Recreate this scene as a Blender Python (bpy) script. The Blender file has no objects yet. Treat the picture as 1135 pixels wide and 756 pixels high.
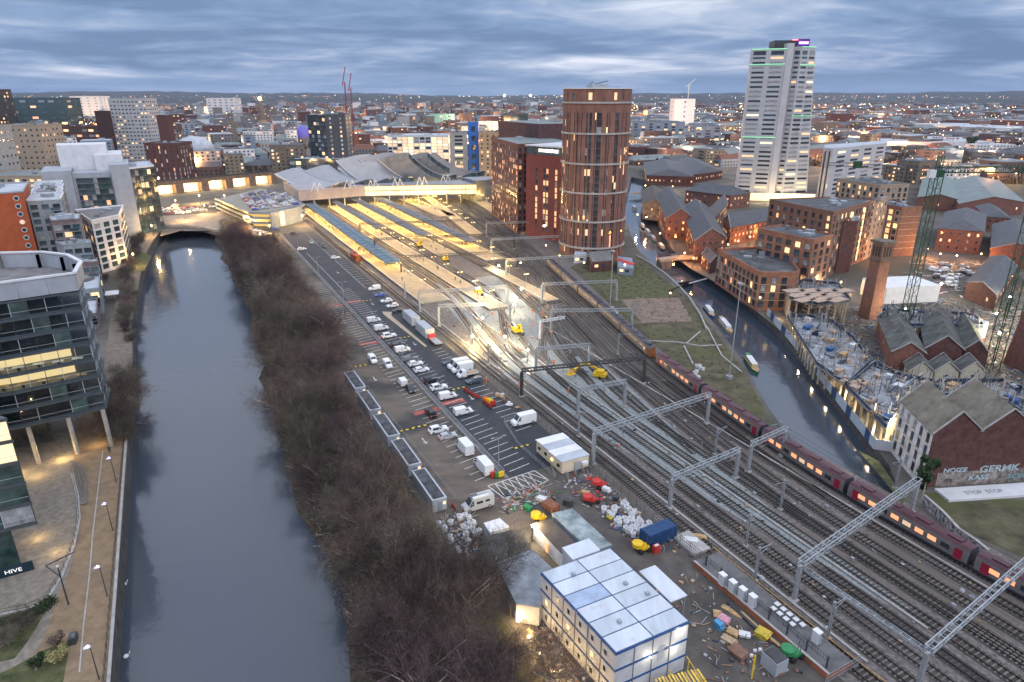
import bpy, math, random
from mathutils import Vector, Matrix
from mathutils.geometry import tessellate_polygon
random.seed(11)
R = math.radians
sc = bpy.context.scene
col = sc.collection
# ---------------------------------------------------------------- camera
CAM_F, CAM_H = 735.0, 73.0
PITCH = math.atan(274 / CAM_F)
cd = bpy.data.cameras.new('camera'); cam = bpy.data.objects.new('camera', cd); col.objects.link(cam)
cam.location = (0, 0, CAM_H); cam.rotation_euler = (math.pi / 2 - PITCH, 0, 0)
cd.sensor_width = 36; cd.lens = 36 * CAM_F / 1135; cd.clip_start = 1; cd.clip_end = 60000
sc.camera = cam
# ---------------------------------------------------------------- light
SUN_EL, SUN_AZ = R(38), R(150)
sc.view_settings.view_transform = 'Standard'; sc.view_settings.look = 'None'
sc.view_settings.gamma = 1; sc.view_settings.use_curve_mapping = False
sc.view_settings.exposure = 0.88
wd = bpy.data.worlds.new('World'); sc.world = wd; wd.use_nodes = True
nt = wd.node_tree; N = nt.nodes; L = nt.links; N.clear()
def nd(t, **k):
    n = N.new(t)
    for a, b in k.items(): setattr(n, a, b)
    return n
def mth(op, a, b=None, clamp=False):
    n = nd('ShaderNodeMath', operation=op, use_clamp=clamp)
    for i, v in enumerate((a, b)):
        if v is None: continue
        if isinstance(v, (int, float)): n.inputs[i].default_value = v
        else: L.new(v, n.inputs[i])
    return n.outputs[0]
def ramp(f, pts):
    n = nd('ShaderNodeValToRGB'); e = n.color_ramp.elements
    while len(e) > 1: e.remove(e[-1])
    e[0].position = pts[0][0]; e[0].color = (*pts[0][1], 1)
    for p, c in pts[1:]:
        x = e.new(p); x.color = (*c, 1)
    L.new(f, n.inputs[0]); return n.outputs[0]
def mixc(f, a, b, mode='MIX'):
    n = nd('ShaderNodeMix', data_type='RGBA', blend_type=mode)
    for s, v in ((0, f), (6, a), (7, b)):
        if isinstance(v, (int, float)): n.inputs[s].default_value = v
        elif isinstance(v, tuple): n.inputs[s].default_value = (*v, 1)
        else: L.new(v, n.inputs[s])
    return n.outputs[2]
sky = nd('ShaderNodeTexSky', sky_type='NISHITA'); sky.sun_disc = False
sky.sun_elevation = SUN_EL; sky.sun_rotation = SUN_AZ; sky.air_density = 1.2; sky.dust_density = 2; sky.ozone_density = 2
tc = nd('ShaderNodeTexCoord'); sp = nd('ShaderNodeSeparateXYZ'); L.new(tc.outputs['Generated'], sp.inputs[0])
X, Y, Z = sp.outputs
el = mth('MAXIMUM', Z, 0.0)
# cloud deck seen in perspective: a plane above, direction / elevation
zz = mth('ADD', el, 0.075)
cmb = nd('ShaderNodeCombineXYZ'); L.new(mth('DIVIDE', X, zz), cmb.inputs[0]); L.new(mth('DIVIDE', Y, zz), cmb.inputs[1])
def noise(vec, scale, det, rough, dist=0.0, off=(0, 0, 0), sc_=(1, 1, 1)):
    mp = nd('ShaderNodeMapping'); mp.inputs['Location'].default_value = off; mp.inputs['Scale'].default_value = sc_
    L.new(vec, mp.inputs[0]); n = nd('ShaderNodeTexNoise'); L.new(mp.outputs[0], n.inputs['Vector'])
    n.inputs['Scale'].default_value = scale; n.inputs['Detail'].default_value = det
    n.inputs['Roughness'].default_value = rough; n.inputs['Distortion'].default_value = dist
    return n.outputs[0]
n1 = noise(cmb.outputs[0], 0.3, 6, 0.52, 0.8, (3.1, 1.7, 0), (1.05, 1.0, 1))
n2 = noise(cmb.outputs[0], 1.1, 6, 0.6, 0.8, (7, 2, 0), (1.1, 1.2, 1))
cmb2 = nd('ShaderNodeCombineXYZ'); L.new(X, cmb2.inputs[0]); L.new(mth('MULTIPLY', el, 7), cmb2.inputs[1]); L.new(Y, cmb2.inputs[2])
n3 = noise(cmb2.outputs[0], 2.2, 4, 0.5, 0.6, (5.3, 0.2, 1))
cl = mth('ADD', mth('ADD', mth('MULTIPLY', n1, 0.5), mth('MULTIPLY', n2, 0.22)), mth('MULTIPLY', n3, 0.28))
# brightness of the deck rises with height above the horizon (dusk overcast)
hi = ramp(el, [(0, (.14, .14, .14)), (.06, (.26, .26, .26)), (.1, (.42, .42, .42)), (.25, (.6, .6, .6)), (1, (.85, .85, .85))])
cloud = ramp(cl, [(0, (.07, .12, .24)), (.40, (.10, .165, .31)), (.485, (.21, .285, .44)), (.55, (.45, .52, .68)), (.63, (.78, .83, .95)), (1, (1, 1, 1))])
low = ramp(cl, [(0, (.065, .11, .21)), (.44, (.08, .135, .265)), (.50, (.13, .20, .355)), (.56, (.25, .31, .45)), (.66, (.54, .58, .70)), (1, (.9, .92, 1))])
high = ramp(cl, [(0, (.40, .47, .66)), (.42, (.50, .58, .78)), (.55, (.66, .73, .9)), (.7, (.86, .9, 1)), (1, (1, 1, 1))])
fac = ramp(el, [(0, (0, 0, 0)), (.12, (0, 0, 0)), (.45, (1, 1, 1))])
c = mixc(fac, low, high)
hz = ramp(el, [(0, (1, 1, 1)), (.012, (.85, .85, .85)), (.035, (0, 0, 0))])
c = mixc(mth('MULTIPLY', hz, .65), c, (.15, .225, .37))
c = mixc(1.0, c, (10.6, 10.1, 9.3), 'MULTIPLY')
c = mixc(.94, sky.outputs[0], c)
bg = nd('ShaderNodeBackground'); L.new(c, bg.inputs[0]); bg.inputs[1].default_value = 0.1
out = nd('ShaderNodeOutputWorld'); L.new(bg.outputs[0], out.inputs[0])
sd = bpy.data.lights.new('sun', 'SUN'); sd.energy = 0.5; sd.angle = R(40); sd.color = (1, .95, .9)
so = bpy.data.objects.new('sun', sd); col.objects.link(so); so.rotation_euler = (math.pi / 2 - SUN_EL, 0, math.pi - SUN_AZ)
sc.cycles.max_bounces = 5; sc.cycles.diffuse_bounces = 2; sc.cycles.glossy_bounces = 3; sc.cycles.transparent_max_bounces = 6
sc.cycles.transmission_bounces = 3; sc.cycles.volume_bounces = 0; sc.cycles.sample_clamp_indirect = 4; sc.cycles.caustics_reflective = False; sc.cycles.caustics_refractive = False
sc.cycles.use_light_tree = True
# ---------------------------------------------------------------- plan coordinates
def G(px, py, z=0.0):
    'point on the level z under a pixel of the survey photograph'
    a = (px - 567.5) / CAM_F; b = (378 - py) / CAM_F
    dy = math.cos(PITCH) + b * math.sin(PITCH); dz = -math.sin(PITCH) + b * math.cos(PITCH)
    t = (CAM_H - z) / -dz
    return Vector((a * t, dy * t, z))
def PXY(v):
    dz = v[2] - CAM_H; cy = v[1] * math.cos(PITCH) - dz * math.sin(PITCH); cz = v[1] * math.sin(PITCH) + dz * math.cos(PITCH)
    if cy < 1: return (-9999, -9999)
    return (567.5 + CAM_F * v[0] / cy, 378 - CAM_F * cz / cy)
US, VQ = (.454, -.891), (.891, .454)          # railway direction and across it
ROT = math.atan2(US[1], US[0])
def W(s, q, z=0.0): return Vector((s * US[0] + q * VQ[0], s * US[1] + q * VQ[1], z))
def SQ(v): return (v[0] * US[0] + v[1] * US[1], v[0] * VQ[0] + v[1] * VQ[1])
def inpoly(p, poly):
    x, y = p[0], p[1]; r = False; j = len(poly) - 1
    for i in range(len(poly)):
        xi, yi = poly[i][0], poly[i][1]; xj, yj = poly[j][0], poly[j][1]
        if (yi > y) != (yj > y) and x < (xj - xi) * (y - yi) / (yj - yi) + xi: r = not r
        j = i
    return r
# ---------------------------------------------------------------- materials
MATS = {}
def mat(name, c, rough=.8, var=.18, scale=.6, metal=0.0, spec=.4, c2=None, det=6, bump=0.0, stretch=None, big=None, ior=None, rand=False):
    if name in MATS: return MATS[name]
    m = bpy.data.materials.new(name); m.use_nodes = True; t = m.node_tree; b = t.nodes['Principled BSDF']
    b.inputs['Roughness'].default_value = rough; b.inputs['Metallic'].default_value = metal; b.inputs['Specular IOR Level'].default_value = spec
    if ior: b.inputs['IOR'].default_value = ior
    co = t.nodes.new('ShaderNodeTexCoord'); vec = co.outputs['Object']
    if stretch:
        mp = t.nodes.new('ShaderNodeMapping'); mp.inputs['Scale'].default_value = stretch; mp.inputs['Rotation'].default_value = (0, 0, -ROT)
        mp.vector_type = 'TEXTURE' if 0 else 'POINT'; t.links.new(vec, mp.inputs[0]); vec = mp.outputs[0]
    n = t.nodes.new('ShaderNodeTexNoise'); n.inputs['Scale'].default_value = scale; n.inputs['Detail'].default_value = det; n.inputs['Roughness'].default_value = .65
    t.links.new(vec, n.inputs['Vector'])
    r = t.nodes.new('ShaderNodeValToRGB'); e = r.color_ramp.elements
    a = tuple(max(0, x * (1 - var * 1.6)) for x in c); z = c2 or tuple(min(1, x * (1 + var * 1.6)) for x in c)
    e[0].position = .32; e[0].color = (*a, 1); e[1].position = .68; e[1].color = (*z, 1)
    t.links.new(n.outputs[0], r.inputs[0]); outc = r.outputs[0]
    if big:
        n2 = t.nodes.new('ShaderNodeTexNoise'); n2.inputs['Scale'].default_value = big[0]; n2.inputs['Detail'].default_value = 5
        t.links.new(co.outputs['Object'], n2.inputs['Vector'])
        r2 = t.nodes.new('ShaderNodeValToRGB'); r2.color_ramp.elements[0].position = big[2]; r2.color_ramp.elements[1].position = big[2] + .14
        t.links.new(n2.outputs[0], r2.inputs[0])
        mx = t.nodes.new('ShaderNodeMix'); mx.data_type = 'RGBA'; t.links.new(r2.outputs[0], mx.inputs[0]); t.links.new(outc, mx.inputs[6]); mx.inputs[7].default_value = (*big[1], 1)
        outc = mx.outputs[2]
    t.links.new(outc, b.inputs['Base Color'])
    if rand:
        oi = t.nodes.new('ShaderNodeObjectInfo'); mr = t.nodes.new('ShaderNodeMapRange'); mr.inputs[3].default_value = .5; mr.inputs[4].default_value = 1.55; t.links.new(oi.outputs['Random'], mr.inputs[0]); hs = t.nodes.new('ShaderNodeHueSaturation'); t.links.new(outc, hs.inputs['Color']); t.links.new(mr.outputs[0], hs.inputs['Value']); t.links.new(hs.outputs[0], b.inputs['Base Color'])
    if bump:
        bp = t.nodes.new('ShaderNodeBump'); bp.inputs['Strength'].default_value = bump; t.links.new(n.outputs[0], bp.inputs['Height']); t.links.new(bp.outputs[0], b.inputs['Normal'])
    MATS[name] = m; return m
def emis(name, c, s, sample=False, base=(.5, .5, .5)):
    if name in MATS: return MATS[name]
    m = bpy.data.materials.new(name); m.use_nodes = True; b = m.node_tree.nodes['Principled BSDF']
    b.inputs['Base Color'].default_value = (*base, 1); b.inputs['Emission Color'].default_value = (*c, 1); b.inputs['Emission Strength'].default_value = s
    b.inputs['Roughness'].default_value = .5
    m.cycles.emission_sampling = 'AUTO' if sample else 'NONE'
    MATS[name] = m; return m
def glassy(name, c, rough=.08, spec=.8):
    return mat(name, c, rough, .35, .35, 0, spec, det=2)
# ---------------------------------------------------------------- mesh building
BASE = {}
class MB:
    def __init__(s): s.v = []; s.f = []; s.mi = []; s.ms = []
    def m(s, mt):
        if mt not in s.ms: s.ms.append(mt)
        return s.ms.index(mt)
    def face(s, pts, mt):
        i = len(s.v); s.v += [tuple(p) for p in pts]; s.f.append(tuple(range(i, i + len(pts)))); s.mi.append(s.m(mt))
    def box(s, c, d, mt, rot=0.0, top=None):
        'box from its centre and size, turned about z'
        ca, sa = math.cos(rot), math.sin(rot); i = len(s.v)
        for z in (-.5, .5):
            for x, y in ((-.5, -.5), (.5, -.5), (.5, .5), (-.5, .5)):
                a, b = x * d[0], y * d[1]; s.v.append((c[0] + a * ca - b * sa, c[1] + a * sa + b * ca, c[2] + z * d[2]))
        for k, q in enumerate(((3, 2, 1, 0), (4, 5, 6, 7), (0, 1, 5, 4), (1, 2, 6, 5), (2, 3, 7, 6), (3, 0, 4, 7))):
            s.f.append(tuple(i + x for x in q)); s.mi.append(s.m(top if (top and k == 1) else mt))
    def prism(s, poly, z0, z1, mt, top=None, cap=True, bottom=True):
        n = len(poly); i = len(s.v)
        A = sum(poly[k][0] * poly[(k + 1) % n][1] - poly[(k + 1) % n][0] * poly[k][1] for k in range(n))
        if A < 0: poly = list(reversed(poly))
        s.v += [(p[0], p[1], z0) for p in poly] + [(p[0], p[1], z1) for p in poly]
        for k in range(n):
            j = (k + 1) % n; s.f.append((i + k, i + j, i + n + j, i + n + k)); s.mi.append(s.m(mt))
        if cap:
            s.f.append(tuple(i + n + k for k in range(n))); s.mi.append(s.m(top or mt))
            if bottom: s.f.append(tuple(i + n - 1 - k for k in range(n))); s.mi.append(s.m(mt))
    def tube(s, a, b, r, mt, r2=None, n=6, cap=True):
        a = Vector(a); b = Vector(b); r2 = r if r2 is None else r2; d = b - a
        if d.length < 1e-6: return
        d.normalize(); u = d.orthogonal().normalized(); w = d.cross(u); i = len(s.v)
        for p, rr in ((a, r), (b, r2)):
            for k in range(n):
                t = 2 * math.pi * k / n; s.v.append(tuple(p + u * (rr * math.cos(t)) + w * (rr * math.sin(t))))
        for k in range(n):
            j = (k + 1) % n; s.f.append((i + k, i + j, i + n + j, i + n + k)); s.mi.append(s.m(mt))
        if cap: s.f.append(tuple(i + n - 1 - k for k in range(n))); s.f.append(tuple(i + n + k for k in range(n))); s.mi += [s.m(mt)] * 2
    def bar(s, a, b, w, h, mt):
        'rectangular bar between two points'
        a = Vector(a); b = Vector(b); d = (b - a)
        if d.length < 1e-6: return
        d.normalize(); up = Vector((0, 0, 1)) if abs(d.z) < .95 else Vector((US[0], US[1], 0)); u = d.cross(up).normalized(); t = u.cross(d); i = len(s.v)
        for p in (a, b):
            for x, y in ((-.5, -.5), (.5, -.5), (.5, .5), (-.5, .5)): s.v.append(tuple(p + u * (x * w) + t * (y * h)))
        for q in ((3, 2, 1, 0), (4, 5, 6, 7), (0, 1, 5, 4), (1, 2, 6, 5), (2, 3, 7, 6), (3, 0, 4, 7)): s.f.append(tuple(i + x for x in q)); s.mi.append(s.m(mt))
    def ball(s, c, r, mt, n=8, sz=1.0):
        i = len(s.v); k = n // 2
        for a in range(k + 1):
            ph = math.pi * a / k
            for b in range(n):
                t = 2 * math.pi * b / n; s.v.append((c[0] + r * math.sin(ph) * math.cos(t), c[1] + r * math.sin(ph) * math.sin(t), c[2] + sz * r * math.cos(ph)))
        for a in range(k):
            for b in range(n):
                j = (b + 1) % n; s.f.append((i + a * n + b, i + (a + 1) * n + b, i + (a + 1) * n + j, i + a * n + j)); s.mi.append(s.m(mt))
    def sheet(s, poly, z, mt):
        t = tessellate_polygon([[Vector((p[0], p[1], 0)) for p in poly]]); i = len(s.v)
        s.v += [(p[0], p[1], z) for p in poly]
        for f in t:
            a, b, c_ = (s.v[i + x] for x in f)
            cr = (b[0] - a[0]) * (c_[1] - a[1]) - (b[1] - a[1]) * (c_[0] - a[0])
            s.f.append(tuple(i + x for x in (f if cr > 0 else reversed(f)))); s.mi.append(s.m(mt))
    def build(s, name, parent=None, smooth=False):
        me = bpy.data.meshes.new(name); off = BASE.get(parent, Vector((0, 0, 0))) if parent else Vector((0, 0, 0))
        me.from_pydata([(x - off[0], y - off[1], z - off[2]) for x, y, z in s.v] if parent else s.v, [], s.f)
        for m in s.ms: me.materials.append(m)
        if s.f: me.polygons.foreach_set('material_index', s.mi)
        if smooth: me.polygons.foreach_set('use_smooth', [True] * len(s.f))
        me.update(); return link(name, me, parent)
def link(name, data, parent=None, loc=None, rz=0):
    o = bpy.data.objects.new(name, data); col.objects.link(o)
    if parent: o.parent = parent; BASE[o] = BASE.get(parent, Vector((0, 0, 0)))
    else: BASE[o] = Vector((0, 0, 0))
    if loc is not None: o.location = loc
    if rz: o.rotation_euler = (0, 0, rz)
    return o
def tag(o, label=None, cat=None, group=None, kind=None):
    if label: o['label'] = label
    if cat: o['category'] = cat
    if group: o['group'] = group
    if kind: o['kind'] = kind
    return o
def empty(name, loc=(0, 0, 0), label=None, cat=None, group=None):
    o = bpy.data.objects.new(name, None); col.objects.link(o); o.location = loc; o.empty_display_size = .5; BASE[o] = Vector(loc)
    return tag(o, label, cat, group)
def struct(name, mb, label=None):
    o = mb.build(name); o['kind'] = 'structure'
    if label: o['label'] = label
    return o
KIDS = {}
def copy_tree(o, loc=None, rz=None, label=None, group=None, parent=None):
    c = o.copy(); col.objects.link(c)
    if parent: c.parent = parent
    for ch in o.children: copy_tree(ch, parent=c)
    if loc is not None: c.location = loc
    if rz is not None: c.rotation_euler = (0, 0, rz)
    if label: c['label'] = label
    if group: c['group'] = group
    return c
class Place:
    'hands out a prototype the first time, then copies of it'
    def __init__(s, make): s.make = make; s.p = None
    def __call__(s, loc, rz, label, group=None, cat=None):
        if s.p is None:
            s.p = s.make(); o = s.p; o.location = loc; o.rotation_euler = (0, 0, rz)
            o['label'] = label
            if group: o['group'] = group
            return o
        return copy_tree(s.p, loc, rz, label, group)
def lamp(loc, power, c=(1, .72, .38), r=.3, name='lamp_light', parent=None, spot=None):
    d = bpy.data.lights.new(name, 'SPOT' if spot else 'POINT'); d.energy = power; d.color = c; d.shadow_soft_size = r
    if spot: d.spot_size = R(spot); d.spot_blend = .5
    o = bpy.data.objects.new(name, d); col.objects.link(o); o.location = loc
    if parent: o.parent = parent; o.location = Vector(loc) - BASE[parent]
    return o
def text(s, size, mt, loc, rot, name='lettering', parent=None, ext=.02, bold=0.0, align='CENTER', sx=1.0):
    c = bpy.data.curves.new(name, 'FONT'); c.body = s; c.size = size; c.extrude = ext; c.offset = bold; c.align_x = align; c.align_y = 'CENTER'
    c.materials.append(mt); o = bpy.data.objects.new(name, c); col.objects.link(o); me = bpy.data.meshes.new_from_object(o.evaluated_get(bpy.context.evaluated_depsgraph_get())); bpy.data.objects.remove(o); o = bpy.data.objects.new(name, me); col.objects.link(o)
    if parent: o.parent = parent; o.location = Vector(loc) - BASE[parent]
    else: o.location = loc
    o.rotation_euler = rot; o.scale = (sx, 1, 1); return o
# ---------------------------------------------------------------- palette
brick = mat('brick_red', (.185, .085, .066), .9, .22, 1.2, det=8)
brick_dk = mat('brick_dark', (.10, .045, .04), .9, .25, .8, det=8)
brick_or = mat('brick_orange', (.36, .12, .06), .9, .15, 1.0)
brick_br = mat('brick_brown', (.20, .115, .085), .9, .2, 1.0)
stone = mat('stone_beige', (.36, .29, .22), .85, .15, .8)
stone_dk = mat('stone_sooty', (.16, .135, .11), .9, .3, .6)
concrete = mat('concrete', (.36, .35, .34), .8, .14, .5)
conc_dk = mat('concrete_dark', (.17, .165, .17), .8, .2, .4)
white = mat('paint_white', (.72, .73, .76), .5, .06, .4)
cladw = mat('cladding_white', (.62, .63, .66), .5, .07, .3)
cladg = mat('cladding_grey', (.34, .37, .42), .45, .08, .3)
cladb = mat('cladding_bluegrey', (.20, .25, .32), .4, .1, .3)
galv = mat('galvanised_steel', (.36, .39, .42), .45, .12, 1.5, .4)
steel_dk = mat('steel_dark', (.06, .065, .07), .5, .2, 1, .3)
steel_bl = mat('steel_blue', (.03, .10, .28), .5, .15, 1)
black = mat('black', (.02, .02, .022), .5, .2, 1)
glass = glassy('glass_dark', (.035, .045, .055))
glass_b = glassy('glass_blue', (.06, .09, .11))
glass_g = glassy('glass_green', (.04, .075, .072))
curtain = mat('glass_curtained', (.28, .29, .30), .3, .3, .8)
lit = emis('lit_window', (1, .48, .10), .56)
lit_b = emis('lit_window_bright', (1, .60, .18), .85)
lit_w = emis('lit_window_white', (1, .78, .45), .6)
lit_o = emis('lit_window_orange', (1, .32, .04), .62)
slate = mat('roof_slate', (.085, .09, .105), .7, .22, .7)
flatroof = mat('roof_felt', (.07, .075, .085), .75, .3, .25, big=(.12, (.14, .15, .16), .55))
roof_pale = mat('roof_pale', (.42, .46, .52), .6, .12, .2)
roof_gr = mat('roof_greygreen', (.17, .205, .21), .6, .12, .15)
grass = mat('grass', (.06, .085, .03), .95, .3, .5, c2=(.13, .13, .06))
asphalt = mat('asphalt', (.045, .046, .052), .75, .2, .25, big=(.06, (.075, .07, .066), .52))
asphalt_new = mat('asphalt_new', (.028, .031, .04), .65, .15, .3, big=(.09, (.045, .047, .052), .56))
asphalt_br = mat('asphalt_worn_warmlit', (.135, .112, .092), .85, .2, .3, stretch=(.3, 1, 1), big=(.07, (.05, .048, .048), .5))  # worn brown asphalt with warm lamp spill put into its colour
paint = mat('line_paint', (.6, .6, .6), .7, .25, 1.5)
paint_y = mat('line_yellow', (.7, .5, .04), .7, .25, 1.5)
paint_r = mat('path_red', (.38, .10, .08), .8, .25, .8)
rubber = mat('rubber', (.02, .02, .02), .8, .1, 1)
timber = mat('timber', (.42, .28, .14), .8, .25, 1.2)
hivis = mat('hi_vis_orange', (.85, .18, .02), .7, .1, 3)
yellow = mat('machine_yellow', (.75, .48, .02), .5, .15, 1)
redp = mat('paint_red', (.5, .04, .03), .5, .15, 1)
green_p = mat('paint_green', (.03, .22, .08), .5, .2, 1)
bulb_w = emis('lamp_bulb', (1, .9, .7), 18)
bulb_y = emis('lamp_bulb_warm', (1, .68, .3), 14)
# ================================================================ the setting
ballast = mat('ballast', (.125, .112, .108), .95, .3, 1.4, det=10, c2=(.24, .215, .205), big=(.05, (.13, .108, .098), .5))
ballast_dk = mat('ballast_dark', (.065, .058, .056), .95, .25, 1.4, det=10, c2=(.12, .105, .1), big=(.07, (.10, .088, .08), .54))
ballast_new = mat('ballast_new', (.20, .225, .235), .95, .2, 1.6, det=10, c2=(.32, .35, .36))
soil = mat('soil', (.075, .068, .038), .95, .3, .25, c2=(.135, .12, .07), big=(.05, (.085, .092, .035), .5))
river_pts = [W(60, -17.2), W(-90, -17.2), W(-145, -17), W(-200, -17), W(-252, -18.2), W(-320, -16.5), W(-369, -14.3), W(-402, -11), W(-438, -6), W(-476, 0),
             W(-476, 26), W(-400, 26), W(-225, 25), W(-120, 24), W(60, 24)]
canal_L = [(700, 196), (690, 235), (700, 262), (708, 278), (724, 292), (750, 314), (768, 330), (796, 364), (822, 398), (839, 430), (853, 454), (880, 490), (925, 532), (962, 558)]
canal_R = [(722, 205), (722, 226), (733, 258), (745, 284), (768, 300), (800, 318), (832, 345), (846, 357), (860, 371), (889, 404), (912, 434), (936, 465), (966, 507), (984, 532), (994, 562)]
canal_pts = [G(x, y, 0) for x, y in canal_L] + [G(x, y, -3) for x, y in reversed(canal_R)]
gm = mat('ground', (.10, .095, .088), .95, .25, .05, c2=(.16, .145, .13), big=(.008, (.065, .07, .05), .5))
far = 15000
outer = [Vector((-far, -400, 0)), Vector((far, -400, 0)), Vector((far, far, 0)), Vector((-far, far, 0))]
def holes_mesh(name, polys, z, m):
    P = [[Vector((p[0], p[1], 0)) for p in poly] for poly in polys]
    t = tessellate_polygon(P); vs = [p for poly in P for p in poly]; b = MB(); b.v = [(p.x, p.y, z) for p in vs]
    for f in t:
        a, b_, c_ = (vs[x] for x in f); cr = (b_.x - a.x) * (c_.y - a.y) - (b_.y - a.y) * (c_.x - a.x)
        b.f.append(tuple(f if cr > 0 else reversed(f))); b.mi.append(b.m(m))
    return struct(name, b)
holes_mesh('ground', [outer, river_pts, canal_pts], 0, gm)
b = MB(); quay = mat('quay_wall', (.09, .085, .08), .9, .3, .5)
def wallstrip(b, pts, z0, z1, m, closed=False):
    n = len(pts)
    for i in range(n if closed else n - 1):
        p, q = pts[i], pts[(i + 1) % n]; b.face([(p[0], p[1], z0), (q[0], q[1], z0), (q[0], q[1], z1), (p[0], p[1], z1)], m)
wallstrip(b, river_pts[:9], -7, 0, quay); wallstrip(b, river_pts[8:11], -7, 0, quay)
bank = mat('river_bank', (.05, .04, .03), .95, .35, .8, c2=(.10, .08, .055))
prev = None                                                       # sloping natural bank on the railway side
for s in range(60, -480, -12):
    qw = 14.0 if s > -150 else 14 + min(1, (-150 - s) / 90) * 6; qw += 1.5 * math.sin(s * .11) + math.sin(s * .37); qt = 26 if s < -225 else 24.5
    row = [W(s, qw - 5, -7), W(s, qw, -5), W(s, (qw + qt) / 2, -2 + .6 * math.sin(s)), W(s, qt, .02)]
    if prev:
        for k in range(3): b.face([prev[k], row[k], row[k + 1], prev[k + 1]], bank)
    prev = row
struct('river_bank', b)
b = MB(); wallstrip(b, canal_pts, -5, 0, quay, True); struct('canal_wall', b)
def water(name, pts, z, c):
    m = bpy.data.materials.new(name); m.use_nodes = True; t = m.node_tree; p = t.nodes['Principled BSDF']
    p.inputs['Base Color'].default_value = (*c, 1); p.inputs['Roughness'].default_value = .1; p.inputs['IOR'].default_value = 1.45; p.inputs['Specular IOR Level'].default_value = .75
    co = t.nodes.new('ShaderNodeTexCoord'); bp = t.nodes.new('ShaderNodeBump'); bp.inputs['Strength'].default_value = .12; bp.inputs['Distance'].default_value = .5
    n = t.nodes.new('ShaderNodeTexNoise'); n.inputs['Scale'].default_value = .35; n.inputs['Detail'].default_value = 5; t.links.new(co.outputs['Object'], n.inputs['Vector'])
    t.links.new(n.outputs[0], bp.inputs['Height']); t.links.new(bp.outputs[0], p.inputs['Normal'])
    b = MB(); b.sheet(pts, z, m); return struct(name, b)
water('river_water', [W(60, -19), W(-476, -20), W(-476, 27), W(60, 27)], -5, (.052, .066, .09))
water('canal_water', canal_pts, -3, (.05, .066, .092))
# --- surfaces
LV = [0.0]
def surf(name, pts, m, z, label=None):
    b = MB(); b.sheet(pts, z, m); return struct(name, b, label)
def rect(s0, s1, q0, q1): return [W(s0, q0), W(s1, q0), W(s1, q1), W(s0, q1)]
tan = mat('paving_tan', (.23, .165, .105), .9, .15, .6, big=(.12, (.17, .12, .08), .55))
sett = mat('paving_setts', (.22, .195, .165), .9, .2, .9, big=(.12, (.15, .13, .11), .56))
towp = mat('towpath', (.17, .14, .11), .9, .2, .6)
surf('forecourt_paving', [W(60, -90), W(-190, -90), W(-190, -21), W(60, -21)], sett, .004)
surf('riverside_path', [W(60, -17.25), W(60, -22), W(-60, -22.2), W(-75, -22.3), W(-82, -23.3)] + [G(*p) for p in ((20, 756), (52, 700), (62, 668), (78, 630), (86, 595), (88, 560), (82, 520), (82, 480))] + [W(-190, -26), W(-190, -17.3)], tan, .012)
surf('towpath', [W(-185, -17.4), W(-185, -24), W(-252, -25), W(-320, -23), W(-369, -21), W(-420, -16), W(-438, -12), W(-402, -11.2), W(-369, -14.5), W(-320, -16.7), W(-252, -18.4), W(-200, -17.2)], towp, .016)
surf('lawn', [G(*p) for p in ((-60, 690), (0, 684), (40, 672), (52, 676), (30, 712), (16, 730), (-60, 748))], grass, .024)
surf('lawn', [G(*p) for p in ((-60, 770), (10, 742), (50, 720), (78, 712), (70, 756), (60, 800))], grass, .024)
surf('lawn', [G(*p) for p in ((143, 272), (168, 284), (160, 300), (146, 304))], grass, .02)
surf('wooded_verge', rect(60, -440, 24, 34), soil, .008)
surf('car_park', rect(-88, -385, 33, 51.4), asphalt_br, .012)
surf('car_park_aisle', rect(-104, -385, 52.4, 69), asphalt_new, .016)
surf('site_yard', [W(-20, 33), W(-104, 33), W(-104, 69), W(-20, 69)], mat('yard_surface', (.095, .085, .078), .9, .2, .3, big=(.09, (.06, .055, .052), .52)), .006)
surf('station_apron', rect(-385, -470, 36, 72), mat('apron_surface', (.13, .12, .10), .9, .2, .2), .006)
surf('ballast_bed', [W(40, 69.5), W(-460, 69.5), W(-470, 150), W(-560, 245), W(-560, 262), W(-420, 222), W(-320, 182), W(-250, 162), W(-190, 142), W(-140, 124), W(-100, 116), W(40, 116)], ballast, .008)
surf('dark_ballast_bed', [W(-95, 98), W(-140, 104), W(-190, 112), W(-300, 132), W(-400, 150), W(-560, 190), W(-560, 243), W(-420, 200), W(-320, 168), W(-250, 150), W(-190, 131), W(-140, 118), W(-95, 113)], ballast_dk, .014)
nb = MB()
nb.sheet([W(-44, 88), W(-70, 84.2), W(-100, 80), W(-150, 75), W(-230, 86), W(-250, 92), W(-250, 118), W(-205, 118), W(-160, 106), W(-120, 99), W(-100, 95), W(-70, 91), W(-44, 90)], .02, ballast_new); struct('new_ballast', nb)
surf('grass_triangle', [G(*p) for p in ((632, 296), (662, 284), (706, 284), (736, 308), (760, 330), (790, 364), (816, 398), (846, 450), (850, 470), (790, 440), (745, 400), (700, 360))], soil, .02)
surf('lawn', [G(*p) for p in ((650, 306), (700, 290), (722, 300), (742, 326), (690, 330), (668, 318))], grass, .028)
surf('hardstanding', [G(*p) for p in ((688, 332), (752, 330), (768, 356), (712, 358))], mat('hard_tan', (.20, .15, .12), .9, .2, .3), .028)
surf('lawn', [G(*p) for p in ((950, 498), (975, 512), (1003, 553), (1000, 560), (990, 545))], grass, .02)
surf('waste_ground', [G(*p) for p in ((1020, 545), (1200, 560), (1200, 650), (1120, 612), (1060, 585))], soil, .02)
roadm = mat('road_lit', (.12, .105, .095), .85, .15, .2)
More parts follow.
